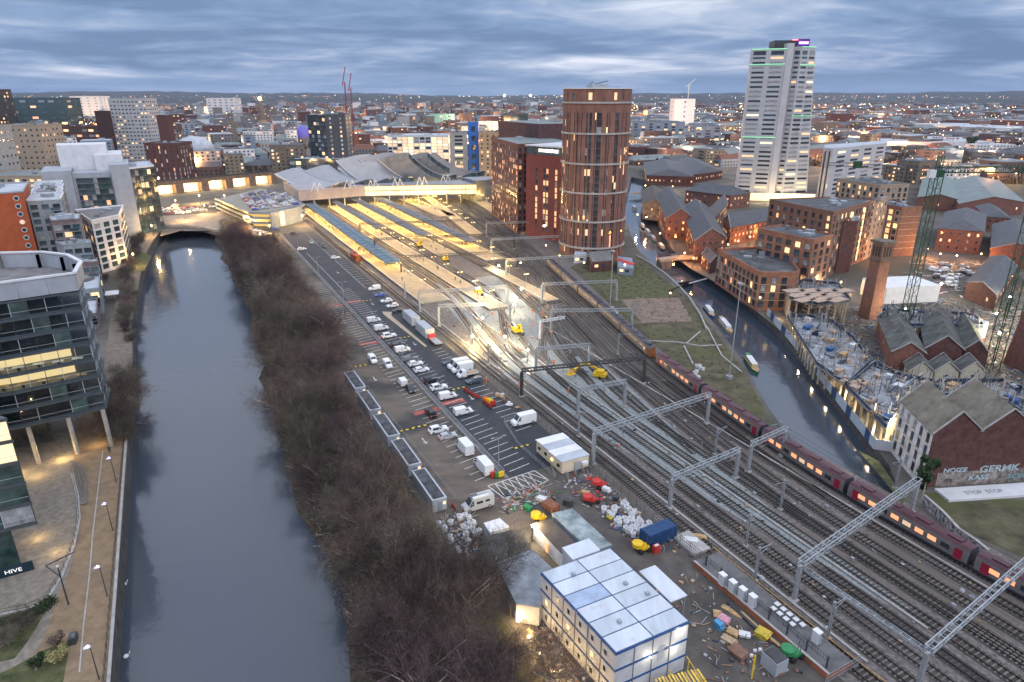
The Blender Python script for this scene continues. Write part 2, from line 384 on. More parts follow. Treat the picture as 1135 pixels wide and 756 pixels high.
surf('station_road', [G(*p) for p in ((178, 243), (196, 236), (236, 232), (262, 242), (284, 262), (300, 285), (278, 285), (262, 270), (240, 256), (200, 256), (178, 262))], roadm, .02)
surf('canal_quay', [G(*p) for p in ((742, 282), (768, 299), (802, 318), (838, 345), (864, 366), (872, 352), (850, 330), (800, 300), (760, 278))], stone_dk, .02)
# hills
def hills(name, y0, hmax, seed, m):
    random.seed(seed); b = MB(); n = 160; prevr = None
    ph = [random.uniform(0, 6.28) for _ in range(8)]
    for i in range(n + 1):
        a = R(-52 + 104 * i / n); f = sum(math.sin(a * k * 4.1 + ph[k]) / (k + .6) for k in range(1, 8))
        hgt = hmax * (.55 + .18 * f) + random.uniform(-1, 1) * hmax * .05
        d = Vector((math.sin(a), math.cos(a), 0)); row = [d * y0 + Vector((0, 0, -1)), d * (y0 * 1.12) + Vector((0, 0, max(4, hgt) * .7)), d * (y0 * 1.28) + Vector((0, 0, max(4, hgt))), d * (y0 * 1.6) + Vector((0, 0, -1))]
        if prevr:
            for k in range(3): b.face([prevr[k], row[k], row[k + 1], prevr[k + 1]], m)
        prevr = row
    struct(name, b)
hillm = mat('hill_woodland', (.035, .045, .045), 1, .3, .01, c2=(.07, .075, .06), det=10)
hills('hills', 5200, 75, 3, hillm); hills('hills', 8600, 150, 5, hillm)
# ---------------------------------------------------------------- railway tracks
rail_m = mat('rail_steel', (.045, .04, .04), .4, .2, 2, .6)
rail_sh = mat('rail_shiny', (.30, .29, .29), .32, .1, 2, .7)
sleep_c = mat('sleeper_concrete', (.12, .105, .095), .9, .4, .08, c2=(.2, .18, .165))
sleep_w = mat('sleeper_timber', (.045, .04, .038), .9, .25, 1.3)
bed = mat('track_bed_dark', (.05, .042, .04), .95, .3, 1.2, det=8, c2=(.10, .088, .082), big=(.06, (.12, .115, .112), .56))
def sm(x): x = max(0, min(1, x)); return x * x * (3 - 2 * x)
RT = [(-560, 226), (-492, 205), (-420, 186), (-351, 171), (-300, 158), (-258, 149.5), (-220, 139), (-182, 129.5), (-143, 118.7), (-120, 114.5), (-95, 110.5), (-78, 108.2), (-56, 107.4), (-38, 108), (40, 110)]
def Rq(s):
    for (a, qa), (b_, qb) in zip(RT, RT[1:]):
        if s <= b_: return qa + (qb - qa) * max(0, (s - a)) / (b_ - a)
    return RT[-1][1]
def Rqs(s): return sum(Rq(s + d) for d in (-16, -8, 0, 8, 16)) / 5
TR = []
def ramp_tr(qf, qn, s0, s1, a=-476, e=40): TR.append(([(s, qf + (qn - qf) * sm((s - s0) / (s1 - s0))) for s in range(a, e + 1, 4)]))
ramp_tr(72.8, 72.8, -300, -200, -440)
ramp_tr(90.4, 77.2, -250, -150); ramp_tr(94.0, 81.4, -250, -140); ramp_tr(104.6, 85.6, -245, -125)
ramp_tr(108.0, 85.6, -235, -160, -476, -158); ramp_tr(120.8, 89.8, -240, -110); ramp_tr(124.0, 89.8, -215, -150, -476, -150)
ramp_tr(137.5, 94.0, -285, -105); ramp_tr(141.5, 94.0, -270, -140, -476, -138)
for j, off in enumerate((0, 4.3, 9.2, 13.4)):
    TR.append([(s, Rqs(s) - off) for s in range(-560 if j < 2 else -520, 41, 4)])
TR.append([(s, Rqs(s) - 18 - max(0, (-s - 150)) * .05) for s in range(-470, -92, 4)])
TR.append([(s, Rqs(s) - 22 - max(0, (-s - 190)) * .07) for s in range(-470, -150, 4)])
TR.append([(s, Rqs(s) - 9.2 + 5 * sm((s + 150) / 80) - 0) for s in range(-150, -66, 4)])
for ti, tr in enumerate(TR):
    pts = [W(s, q) for s, q in tr]; b = MB(); bs = MB(); acc = 0.0
    for i in range(len(pts) - 1):
        p, n_ = pts[i], pts[i + 1]; d = (n_ - p); Ln = d.length; d.normalize(); nn = Vector((-d.y, d.x, 0))
        for sg in (-.72, .72): b.bar(p + nn * sg + Vector((0, 0, .24)), n_ + nn * sg + Vector((0, 0, .24)), .17, .15, rail_sh if tr[i][0] < -150 and ti != 5 else rail_m)
        step = .75
        while acc < Ln:
            c0 = p + d * acc; bs.box((c0.x, c0.y, .10), (2.4, .26, .15), sleep_c if (ti not in (10, 3, 12) or (i // 9) % 3) else sleep_w, math.atan2(nn.y, nn.x)); acc += step
        acc -= Ln
    root = empty('railway_track', (0, 0, 0)); root['kind'] = 'structure'; tb = MB(); zb = .032 + ti * .003
    nr = [((pts[min(i + 1, len(pts) - 1)] - pts[max(i - 1, 0)]).normalized()) for i in range(len(pts))]; lf = [p + Vector((-d.y * 1.45, d.x * 1.45, zb)) for p, d in zip(pts, nr)]; rt = [p + Vector((d.y * 1.45, -d.x * 1.45, zb)) for p, d in zip(pts, nr)]
    NP = [(p_.x, p_.y) for p_ in [W(-44, 88), W(-70, 84), W(-100, 80), W(-150, 76), W(-250, 90), W(-250, 118), W(-205, 118), W(-160, 106), W(-120, 99), W(-70, 91), W(-44, 90)]]
    for i in range(len(pts) - 1):
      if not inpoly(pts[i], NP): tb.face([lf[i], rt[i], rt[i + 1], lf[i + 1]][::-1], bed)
    tb.build('track_bed', root)
    b.build('rail', root); bs.build('sleeper', root)['kind'] = 'stuff'
# ================================================================ vehicles
def body_loft(b, secs, m, glassm=None):
    'secs: list of (x, [(y,z) half-profile low to high]) - mirrored skin from back to front'
    rows = []
    for x, prof in secs: rows.append([(x, -y, z) for y, z in prof] + [(x, y, z) for y, z in reversed(prof)])
    n = len(rows[0])
    for a, c in zip(rows, rows[1:]):
        for k in range(n): j = (k + 1) % n; b.face([a[k], a[j], c[j], c[k]], m)
    b.face(rows[0][::-1], m); b.face(rows[-1], m)
def wheel_set(root, L, w, fx, bx, r=.33):
    for x in (fx, bx):
        for s in (-1, 1):
            t = MB(); t.tube((x, s * (w / 2 - .20), r), (x, s * (w / 2 + .02), r), r, rubber, n=12); tt = t.build('wheel', root)
            t = MB(); t.tube((x, s * (w / 2 + .02), r), (x, s * (w / 2 + .035), r), r * .6, galv, n=10); t.build('rim', tt)
CARC = {}
def carpaint(n, c):
    return mat('car_paint_' + n, c, .3, .03, 1, 0, .6)
paints = {'white': carpaint('white', (.75, .77, .8)), 'black': carpaint('black', (.02, .022, .026)), 'blue': carpaint('blue', (.02, .07, .35)),
          'grey': carpaint('grey', (.14, .15, .17)), 'silver': carpaint('silver', (.42, .44, .47)), 'red': carpaint('red', (.4, .03, .02)), 'slate': carpaint('slate', (.06, .09, .12))}
tail_m = emis('tail_light', (.9, .03, .01), .5, base=(.4, .02, .01)); head_m = mat('head_light', (.7, .7, .7), .2, .05, 1)
def make_car(color, kind='hatch'):
    def f():
        p = paints[color]; root = empty('parked_car', (0, 0, 0), None, 'car'); BASE[root] = Vector((0, 0, 0)); w = 1.82
        if kind == 'suv': L, h, xs = 4.6, 1.68, (-2.3, -2.1, -1.2, .45, 1.15, 2.15, 2.3); hood, back = 1.0, 1.62
        elif kind == 'estate': L, h, xs = 4.7, 1.48, (-2.35, -2.15, -1.3, .35, 1.1, 2.2, 2.35); hood, back = .88, 1.42
        else: L, h, xs = 4.2, 1.46, (-2.1, -1.95, -1.15, .3, 1.1, 1.98, 2.1); hood, back = .88, 1.2
        b = MB(); W2 = w / 2
        zl = [(xs[0], .82), (xs[1], .98), (xs[2], .98), (xs[3], .96), (xs[4], hood), (xs[5], hood - .14), (xs[6], .6)]
        body_loft(b, [(x, [(W2 - .1 * (i in (0, 6)), .28), (W2 - .05 * (i in (0, 6)), .55), (W2 - .06 - .1 * (i in (0, 6)), z)]) for i, (x, z) in enumerate(zl)], p)
        # cabin: pillars and roof in paint, glass set between them
        rr = [(xs[1] + .08, .97, .0), (xs[1] + (.22 if kind != 'hatch' else .45), h - .05, .2), (xs[2] + .4, h, .2), (xs[3] - .35, h - .02, .2), (xs[4] - .05, hood, .0)]
        body_loft(b, [(x, [(W2 - .08, .9), (W2 - .08 - t, z)]) for x, z, t in rr], p); b.build('body', root)
        for s in (-1, 1):
            g = MB(); y0 = s * (W2 - .065); y1 = s * (W2 - .255)
            for a, c in (((xs[1] + .5, xs[1] + .62), (-.12, -.12)), ((-.02, -.02), (xs[3] + .12, xs[3] - .38))):
                g.face([(a[0], y0, .99), (c[0], y0, .99), (c[1], y1, h - .12), (a[1], y1, h - .12)], glass)
            g.build('side_window', root)
        g = MB(); g.face([(xs[4] - .10, -.72, hood + .03), (xs[4] - .10, .72, hood + .03), (xs[3] - .30, .60, h), (xs[3] - .30, -.60, h)], glass); g.build('windscreen', root)
        g = MB(); g.face([(xs[1] + .06, -.7, 1.03), (xs[1] + .06, .7, 1.03), (rr[1][0] - .03, .58, h - .12), (rr[1][0] - .03, -.58, h - .12)], glass); g.build('rear_window', root)
        for s in (-1, 1):
            g = MB(); g.box((xs[6] - .03, s * .62, .66), (.1, .36, .16), head_m); g.build('headlight', root)
            g = MB(); g.box((xs[0] + .03, s * .7, .78), (.1, .26, .2), tail_m); g.build('tail_light', root)
            g = MB(); g.box((xs[3] + .3, s * (W2 + .08), .98), (.16, .2, .14), p); g.build('wing_mirror', root)
        wheel_set(root, L, w, xs[5] - .78, xs[0] + .8)
        return root
    return f
def make_van(color='white', big=False, rear=None, camper=False):
    def f():
        p = paints[color]; root = empty('parked_van', (0, 0, 0), None, 'van'); BASE[root] = Vector((0, 0, 0))
        L, w, h = (6.0, 2.1, 2.6) if big else (4.6, 1.85, 1.86)
        if big and not camper: pass
        W2 = w / 2; x0 = -L / 2; x1 = L / 2; hz_ = 1.15 if not big else 1.3
        b = MB(); nose = x1 - (1.0 if not big else .85)
        body_loft(b, [(x, [(W2 - e, .35), (W2, 1.0 * h / 1.9), (W2 - t, z), (W2 - t - .18, z + .06)]) for x, e, t, z in
                      ((x0, .05, .1, h - .08), (x0 + .15, 0, .06, h - .02), (nose - 1.1, 0, .06, h), (nose - .75, 0, .12, h - .1))], p)
        body_loft(b, [(x, [(W2 - e, .35), (W2 - e, z * .75), (W2 - t, z), (W2 - t - .18, z + .02)]) for x, e, t, z in
                      ((nose - .76, 0, .1, h - .1), (nose, .02, .1, hz_ + .05), (x1 - .12, .06, .2, hz_ - .22), (x1, .14, .3, hz_ - .55))], p); b.build('body', root)
        g = MB(); g.face([(nose - .01, -W2 + .16, hz_ + .12), (nose - .01, W2 - .16, hz_ + .12), (nose - .68, W2 - .3, h - .12), (nose - .68, -W2 + .3, h - .12)], glass); g.build('windscreen', root)
        for s in (-1, 1):
            g = MB(); y = s * (W2 + .012); g.face([(nose - 1.0, y, hz_ + .05), (nose - .2, y, hz_ + .02), (nose - .62, y - s * .05, h - .35), (nose - 1.0, y - s * .04, h - .32)], glass); g.build('side_window', root)
            g = MB(); g.box((x1 - .06, s * (W2 - .3), hz_ - .42), (.14, .3, .2), head_m); g.build('headlight', root)
            g = MB(); g.box((x0 - .01, s * (W2 - .14), .95), (.06, .12, .4), tail_m); g.build('tail_light', root)
            g = MB(); g.box((nose - .25, s * (W2 + .12), hz_ + .1), (.12, .2, .26), black); g.build('wing_mirror', root)
        if rear:
            g = MB(); g.box((x0 - .015, 0, 1.0), (.03, w - .25, 1.1), rear); g.build('rear_panel', root)
        if camper:
            g = MB(); g.box((0, W2 + .01, 1.75), (1.3, .04, .5), glass); g.box((-1.6, W2 + .01, 1.75), (.9, .04, .45), glass); g.build('side_window', root)
            g = MB(); g.box((-.3, -.1, h + .1), (3.6, .12, .1), galv); g.box((-.3, .75, h + .22), (3.2, .5, .3), white); g.box((.7, -.2, h + .1), (1.5, .9, .05), steel_dk); g.build('roof_rack', root)
        wheel_set(root, L, w, x1 - .95, x0 + 1.0, .36 if big else .32)
        return root
    return f
def make_pickup():
    p = paints['white']; root = empty('tipper_truck', (0, 0, 0), None, 'truck'); BASE[root] = Vector((0, 0, 0)); b = MB()
    body_loft(b, [(x, [(1.0, .4), (1.0, z * .7), (.9, z)]) for x, z in ((.6, 2.0), (.8, 2.15), (1.6, 2.1), (2.3, 1.25), (2.8, 1.05), (2.9, .6))], p); b.build('cab', root)
    b = MB(); b.box((-1.2, 0, .75), (3.5, 2.0, .12), steel_dk)
    for s in (-1, 1): b.box((-1.2, s * 1.0, 1.0), (3.5, .05, .4), white)
    b.box((-2.95, 0, 1.0), (.05, 2.0, .4), white); b.build('drop_side_bed', root)
    b = MB()
    for k in range(5): b.box((-1.2, -.7 + k * .35, .95 + .05 * (k % 2)), (3.0, .28, .16), timber)
    b.build('load', root)
    g = MB(); g.face([(2.25, -.82, 1.32), (2.25, .82, 1.32), (1.68, .8, 2.05), (1.68, -.8, 2.05)], glass); g.build('windscreen', root)
    wheel_set(root, 5.8, 2.0, 2.0, -1.8, .36); return root
def make_lorry():
    root = empty('flatbed_lorry', (0, 0, 0), None, 'lorry'); BASE[root] = Vector((0, 0, 0)); b = MB()
    b.box((0, 0, 1.0), (6.0, 2.4, .18), galv); b.box((0, 0, .75), (6.0, .9, .3), steel_dk); b.build('flat_bed', root)
    b = MB(); b.box((3.4, 0, 1.35), (.9, 2.3, 1.5), redp); b.box((3.85, 0, 1.7), (.06, 2.0, .6), glass); b.build('cab', root)
    wheel_set(root, 6, 2.4, 2.6, -1.8, .48); return root
POOL = {}
def park(kind, s, q, rz, label, group='cars and vans parked in the two car parks', z=.02):
    mk = {'wcar': make_car('white'), 'bcar': make_car('black'), 'blcar': make_car('blue'), 'gcar': make_car('grey', 'estate'), 'scar': make_car('silver'), 'slcar': make_car('slate', 'estate'), 'wsuv': make_car('white', 'suv'),
          'bsuv': make_car('black', 'suv'), 'rcar': make_car('red'), 'wvan': make_van(), 'yvan': make_van(rear=yellow), 'bvan': make_van(big=True), 'camper': make_van('silver', True, camper=True), 'pick': make_pickup, 'lorry': make_lorry}[kind]
    P = POOL.setdefault(kind, Place(mk)); return P(W(s, q, z), ROT + rz, label, group)
H = math.pi / 2
park('wvan', -212.6, 55.4, H, 'small white panel van heading the row beside the central fence of the car park')
park('wvan', -203.4, 55.3, H, 'white panel van second in the row along the central fence, red bay behind it')
park('wsuv', -195.4, 55.4, H, 'white estate with dark side windows third in the row along the central fence')
park('bcar', -186.8, 55.3, H, 'dark saloon half hidden between two white vans in the fence row')
park('wvan', -181.3, 55.3, H, 'white van parked close behind the dark saloon in the fence row')
park('gcar', -173.6, 55.0, H, 'grey car touching noses with a white car in the middle of the fence row')
park('wcar', -169.3, 55.2, H, 'white hatchback beside the grey car in the middle of the fence row')
park('wcar', -164.2, 55.2, H, 'white hatchback alone just above the empty bays and the black car')
park('bsuv', -156.2, 55.0, H, 'black car at the middle of the row, empty bay above it')
park('wsuv', -150.8, 55.2, H, 'white utility car with dark windows below the black car, by the yellow hump')
park('wvan', -144.6, 55.2, H, 'white panel van parked beside the red crossing of the dark car park')
park('wvan', -134.7, 55.3, H, 'white panel van last of its row, four empty bays below it')
park('yvan', -177.5, 45.0, 0, 'white van with yellow rear nearest the dark wooded bank')
park('yvan', -172.0, 47.8, 0, 'white van with yellow rear against the central fence of the worn car park')
park('wvan', -158.4, 47.6, math.pi, 'white van nose to tail with a dark car in the worn car park')
park('bcar', -153.2, 48.2, 0, 'dark car directly behind a white van in the worn car park')
park('bsuv', -137.5, 48.0, math.pi, 'black car beside the red crossing in the worn car park')
park('wsuv', -128.8, 46.6, H, 'white estate car standing sideways on the worn car park')
park('scar', -125.0, 47.4, H, 'silver car close beside the white sideways estate')
park('bvan', -118.2, 48.6, math.pi, 'tall white van seen from behind near the end of the worn car park')
park('bvan', -109.2, 49.0, math.pi, 'tall white van with coloured barriers stacked behind it, last before the hatched area')
park('wvan', -251.0, 66.6, H + math.pi, 'white van at the top of the short row along the platform fence')
park('blcar', -241.2, 66.2, -H, 'bright blue car second in the short row by the platform fence')
park('wcar', -233.0, 66.0, -H, 'white car just below the blue car by the platform fence')
park('wcar', -226.0, 66.2, -H, 'white car fourth in the short row by the platform fence')
park('bcar', -219.6, 66.4, -H, 'black car at the head of the sandy kerb by the site containers')
park('slcar', -165.8, 64.6, -H, 'slate blue car squeezed in above two white vans by the railway fence')
park('bvan', -162.2, 65.4, -H, 'large white van, upper of two side by side at the railway fence')
park('bvan', -159.2, 65.4, -H, 'large white van, lower of two side by side at the railway fence')
park('pick', -155.2, 65.3, -H, 'white drop side pickup loaded with timber at the railway fence')
park('slcar', -150.6, 65.4, -H, 'dark slate estate car below the timber pickup')
park('bvan', -123.6, 66.0, -H, 'long white van alone at the corner of the railing near the white cabins')
park('camper', -97.4, 42.4, -H, 'silver white camper van with roof rack at the end of the car park', 'vehicles in the works yard')
park('lorry', -183.0, 66.6, math.pi, 'flatbed lorry with red cab parked next to the second site container', 'vehicles in the works yard')
park('wcar', -337.9, 54.6, H, 'white car in the upper car park near the tree tops')
park('bcar', -344.0, 65.4, 0, 'black car parked lengthwise by the station fence, upper car park', )
park('bsuv', -339.0, 65.4, 0, 'second dark car behind the black one in the upper car park')
park('wcar', -311.5, 65.2, H, 'white car alone across a bay of the upper car park')
park('scar', -352.0, 62.0, 0, 'silver car at the top of the upper car park')
park('blcar', -398.0, 51.0, H, 'small blue car near the multi storey car park wall', 'cars on the station apron')
for s, q, l in ((-398, 41, 'white car at the left end of the apron below the multi storey'), (-392, 43.5, 'white car second on the apron below the multi storey'), (-386, 45, 'white car third on the apron, near the tree tops')):
    park('wcar', s, q, H * .9, l, 'cars on the station apron')
park('bcar', -381, 58, H, 'dark car beneath the station wall on the apron', 'cars on the station apron')
# ---------------------------------------------------------------- car park markings and furniture
mk = MB()
def line(s0, q0, s1, q1, w=.14, m=paint, z=.03): mk.bar(W(s0, q0, z), W(s1, q1, z), w, .012, m)
for k in range(66):
    s = -106 - 2.55 * k
    if not (-141 < s < -137.5): line(s, 45.6, s - 1, 50.6, .16)
    if k < 60 : line(s, 53.4, s - 1, 58.6, .16)
for k in range(10): line(-250 + 2.6 * k, 64.5, -250.6 + 2.6 * k, 68.4)
for k in range(9): line(-178 + 2.6 * k, 63.5, -178.6 + 2.6 * k, 67)
for k in range(11): line(-147 + 2.6 * k, 62.6, -147.6 + 2.6 * k, 67)
for k in range(28): line(-262 - 4.2 * k, 64.4, -262 - 4.2 * k, 68.4)
line(-255, 64.2, -380, 64.2); line(-255, 55.4, -330, 55.4)
for s, q in ((-142, 60.7), (-186, 60.7), (-233, 60.7), (-285, 60), (-126, 42.2), (-205, 42.5), (-165, 42)):
    line(s - 1.6, q, s + 1.2, q, .22); line(s + 1.2, q, s + .4, q + .45, .2); line(s + 1.2, q, s + .4, q - .45, .2)
struct('bay_lines', mk); mk = MB()
for s0, q0, q1 in ((-139, 44.6, 51.3), (-141, 52.8, 58.6), (-192, 45, 51.2), (-196, 52.6, 54), (-236, 44.5, 51), (-238, 52.6, 58)):
    mk.sheet([W(s0, q0), W(s0, q1), W(s0 - 2.1, q1), W(s0 - 2.1, q0)], .027, paint_r)
struct('red_crossing', mk)
hb = MB(); A_, B_, C_, D_ = W(-103.2, 47.2, .02), W(-104.0, 58.2, .02), W(-99.6, 59.0, .02), W(-96.6, 48.5, .02)
for a, c in ((A_, B_), (B_, C_), (C_, D_), (D_, A_)): hb.bar(a, c, .2, .01, paint)
for k in range(1, 7):
    t = k / 7; hb.bar(A_.lerp(B_, t), D_.lerp(C_, max(0, t - .14)), .16, .01, paint); hb.bar(A_.lerp(B_, t), D_.lerp(C_, min(1, t + .14)), .16, .01, paint)
struct('hatched_marking', hb)
def hump():
    r = empty('speed_hump', (0, 0, 0), None, 'speed hump'); BASE[r] = Vector((0, 0, 0)); b = MB(); y = MB()
    for k in range(7): (y if k % 2 else b).box((0, -2.1 + .7 * k, .04), (.5, .66, .09), paint_y if k % 2 else black)
    b.build('rubber_pads', r); y.build('yellow_pads', r); return r
HP = Place(hump)
for s, q, l in ((-133, 40.5, 'striped hump across the worn lane level with the dark roofed cabins'), (-133.2, 43.5, 'striped hump continuing to the bays from the worn lane'), (-148.9, 60.0, 'striped speed hump between the timber pickup and a white van'), (-193, 59.8, 'striped speed hump beside the sandy kerb and containers'),
                (-114, 60.5, 'striped speed hump beside the white cabins'), (-238, 60, 'striped hump beside the blue car'), (-176, 41, 'striped hump by the uppermost cabin')):
    HP(W(s, q, .02), ROT, 'yellow and black ' + l, 'striped speed humps')
# raised sandy kerb
b = MB(); b.prism([W(-222, 61.2), W(-219, 60.6), W(-182, 62.6), W(-182, 63.4), W(-216, 62.6), W(-220, 64)], .015, .16, mat('kerb_sand', (.42, .34, .25), .9, .1, .5)); struct('raised_kerb', b)
b = MB(); b.prism([W(-104, 51.5), W(-385, 51), W(-385, 52.2), W(-104, 52.3)], .01, .13, conc_dk); struct('dividing_kerb', b)
# fences
def fence(name, pts, h, label, cat, m=galv, step=2.4, bars=3, pales=0.0, r=.03, z=0.0, group=None, mesh_m=None):
    root = empty(name, pts[0], label, cat, group); p = MB(); ra = MB()
    for a, c in zip(pts, pts[1:]):
        a = Vector(a); c = Vector(c); Ln = (c - a).length; n = max(1, int(Ln / step))
        for k in range(n + 1): t = a.lerp(c, k / n); p.tube(t, t + Vector((0, 0, h)), r * 1.3, m, n=4)
        for j in range(bars):
            zz_ = Vector((0, 0, h * (j + 1) / bars - .04)); ra.bar(a + zz_, c + zz_, r, r * 1.6, m)
        if pales:
            n = int(Ln / pales)
            for k in range(n): t = a.lerp(c, (k + .5) / n); ra.bar(t + Vector((0, 0, .1)), t + Vector((0, 0, h * 1.05)), .04, .015, m)
    p.build('post', root)['kind'] = 'stuff'; ra.build('rail', root); return root
fence('barrier_fence', [W(-106, 52.2), W(-250, 51.8), W(-380, 51.4)], .75, 'long galvanised crash barrier dividing the two car parks', 'barrier', bars=1, r=.1)
fence('barrier_fence', [W(-106, 51.0), W(-250, 50.8), W(-380, 50.6)], .75, 'galvanised barrier on the worn side of the car park divider', 'barrier', bars=1, r=.1)
fence('railway_fence', [W(-42, 69.2), W(-104, 69.2), W(-215, 69.9), W(-390, 71.0)], 1.9, 'steel palisade fence between the car park and the tracks', 'fence', steel_dk, pales=.45)
fence('lane_fence', [W(-101, 39.6), W(-160, 38.4), W(-260, 37.5), W(-380, 37)], 1.1, 'low grey rail along the lane beside the cabins', 'fence', bars=2)
fence('bank_fence', [W(-60, 36.5), W(-86, 33.2), W(-112, 33.0), W(-165, 32.6)], 2.4, 'green grey mesh fence at the top of the wooded bank', 'fence', conc_dk, step=3, bars=6)
fence('site_railing', [W(-104, 69), W(-104, 62.0), W(-99, 60.4), W(-115, 60.0), W(-126, 62.0), W(-127, 69)], 1.1, 'doubled scaffold railing around the white cabins', 'railing', bars=3)
# long dark roofed cabins by the lane
cab_top = mat('cabin_roof_dark', (.035, .038, .045), .55, .4, .5, c2=(.11, .12, .135))
def make_cabin():
    r = empty('site_cabin', (0, 0, 0), None, 'cabin'); BASE[r] = Vector((0, 0, 0))
    b = MB(); b.box((0, 0, 1.4), (11.6, 2.8, 2.5), cladg); b.build('walls', r)
    b = MB(); b.box((0, 0, 2.72), (11.7, 2.9, .14), roof_pale); b.box((0, 0, 2.8), (11.0, 2.2, .05), cab_top); b.build('roof', r)
    for k in range(4):
        b = MB(); b.box((-4 + 2.7 * k, 1.42, 1.6), (1.3, .05, .8), glass); b.build('window', r)
    b = MB(); b.box((5.83, 0, 1.2), (.05, .9, 2.0), cladb); b.build('door', r)
    b = MB(); b.box((5.84, .9, 1.7), (.05, .5, .55), lit_b); b.build('lit_window', r); return r
CB = Place(make_cabin)
for s, q, l in ((-161, 35.6, 'topmost cabin, half under the branches'), (-147, 35.5, 'second cabin, pale frosted roof edges'), (-132.6, 35.5, 'third cabin, beside the striped hump in the lane'), (-119, 35.6, 'fourth cabin, dark roof stained white at its edges'), (-105.2, 35.6, 'lowest cabin, lit end window near the camper van')):
    CB(W(s, q, .02), ROT, 'long grey site cabin, ' + l, 'row of long grey cabins along the wooded bank')
def make_tbar():
    r = empty('plastic_barrier', (0, 0, 0), None, 'barrier'); BASE[r] = Vector((0, 0, 0)); b = MB(); b.box((0, 0, .55), (2.0, .08, .8), redp); b.build('panel', r)
    b = MB(); b.box((-.8, 0, .08), (.15, .6, .14), black); b.box((.8, 0, .08), (.15, .6, .14), black); b.build('feet', r); return r
TB = Place(make_tbar)
for s, q in ((-99, 38.2), (-104.5, 38.1), (-118, 38), (-119.9, 38), (-132, 37.9), (-134, 37.9), (-147, 37.9), (-149, 37.9)):
    TB(W(s, q, .02), ROT, 'red plastic barrier standing between the cabins and the lane', 'red barriers beside the cabins')
for s, q, a in ((-146, 60.9, .2), (-143.6, 61.3, .2), (-141.4, 61.9, .5), (-137, 62.3, .1), (-134.8, 62.5, .1)):
    TB(W(s, q, .02), ROT + a, 'red plastic barrier around the rubble by the railway fence', 'red barriers around the rubble')
# site containers, white
def make_container(m, L=6.1, w=2.44, h=2.6, name='shipping_container', roofm=None, cat='container'):
    def f():
        r = empty(name, (0, 0, 0), None, cat); BASE[r] = Vector((0, 0, 0)); b = MB(); b.box((0, 0, h / 2 + .1), (L, w, h), m, top=roofm or m)
        n = int(L / .3)
        for k in range(n):
            x = -L / 2 + (k + .5) * L / n
            for s in (-1, 1): b.box((x, s * (w / 2 + .02), h / 2 + .1), (.14, .05, h - .3), m)
            b.box((x, 0, h + .115), (.14, w - .2, .04), roofm or m)
        b.build('walls', r); b = MB()
        for x in (-1, 1):
            for y in (-1, 1): b.box((x * L / 2, y * w / 2, h / 2 + .1), (.16, .16, h + .06), m)
        b.build('corner_posts', r)
        for s in (-1, 1):
            d = MB(); d.box((L / 2 + .03, s * w / 4, h / 2 + .1), (.05, w / 2 - .12, h - .25), m); dd = d.build('door', r)
            d = MB(); d.tube((L / 2 + .08, s * w / 8, .3), (L / 2 + .08, s * w / 8, h - .1), .03, galv, n=5); d.build('locking_bar', dd)
        return r
    return f
CW = Place(make_container(mat('container_cream', (.5, .52, .55), .6, .1, .6), 9.5, 2.9, 2.9, 'site_container', roof_pale))
CW(W(-207, 66.9, .02), ROT, 'pale grey container, upper of two behind the sandy kerb', 'pale containers behind the sandy kerb')
CW(W(-193.5, 66.9, .02), ROT, 'pale grey container, lower of two, next to the flatbed lorry', 'pale containers behind the sandy kerb')
o = make_container(mat('container_blue', (.02, .065, .17), .55, .15, .8))(); o.location = W(-74.3, 66.4, .02); o.rotation_euler = (0, 0, ROT + H + .05); tag(o, 'dark blue shipping container standing beside piles of white bulk bags')
lgt = MB(); lgt.box((-2.2, -.75, 1.6), (.9, .02, .5), white)
# block of four white cabins
r = empty('modular_cabin', W(-105, 65.5), 'white flat roofed modular cabin of four bays inside the railing', 'cabin')
b = MB(); b.prism([W(-110.4, 62.2), W(-110.4, 68.6), W(-100, 68.8), W(-100, 62.4)], .25, 2.95, mat('cream_panel', (.62, .55, .42), .6, .08, .5)); b.build('walls', r)
for k in range(4):
    b = MB(); s0 = -110.6 + k * 2.68; b.prism([W(s0 + .04, 62.0), W(s0 + .04, 68.9), W(s0 + 2.64, 69.0), W(s0 + 2.64, 62.2)], 2.9, 3.1, roof_pale if k % 2 else white); b.build('roof_panel', r)
for k in range(4):
    b = MB(); b.box(W(-109 + 2.6 * k, 62.25, 1.7), (.7, .5, .5), black if k != 2 else lit_b, ROT); b.build('window', r)
b = MB(); b.box(W(-99.8, 65.8, 1.3), (.1, 1.0, 2.0), cladg, ROT); b.build('door', r)
b = MB(); b.box(W(-99.3, 67.4, 1.9), (.8, 1.3, .6), white, ROT); b.build('air_unit', r)
for k in range(4): b = MB(); b.box(W(-99.0, 63 + 1.9 * k, .5), (1.2, .05, 1.0), galv, ROT); b.build('ramp_panel', r)
# ---------------------------------------------------------------- the big three storey cabin block
Z1 = 8.2
r = empty('office_cabin_block', W(-58, 46), 'three storey stacked cabin block with pale gridded roof and blue trims', 'site office')
cream = mat('cabin_cream', (.48, .49, .53), .6, .1, .4); pale = mat('cabin_pale', (.58, .59, .62), .5, .08, .4); trim = mat('trim_blue', (.015, .07, .22), .5, .1, 1)
fp = [(-67.6, 39.2), (-67.6, 51.2), (-50.6, 51.8), (-50.6, 40.2)]
wl = MB(); wl.prism([W(*p) for p in fp], 0, Z1 - .1, cream); wl.build('walls', r)
for k in range(3):
    t = MB(); zt = Z1 - .05 - k * 2.72
    ex = .09
    o4 = [(-67.6 - ex, 39.2 - ex), (-67.6 - ex, 51.2 + ex), (-50.6 + ex, 51.8 + ex), (-50.6 + ex, 40.2 - ex)]
    t.prism([W(*p) for p in o4], zt - .28, zt, trim); t.build('floor_trim', r)
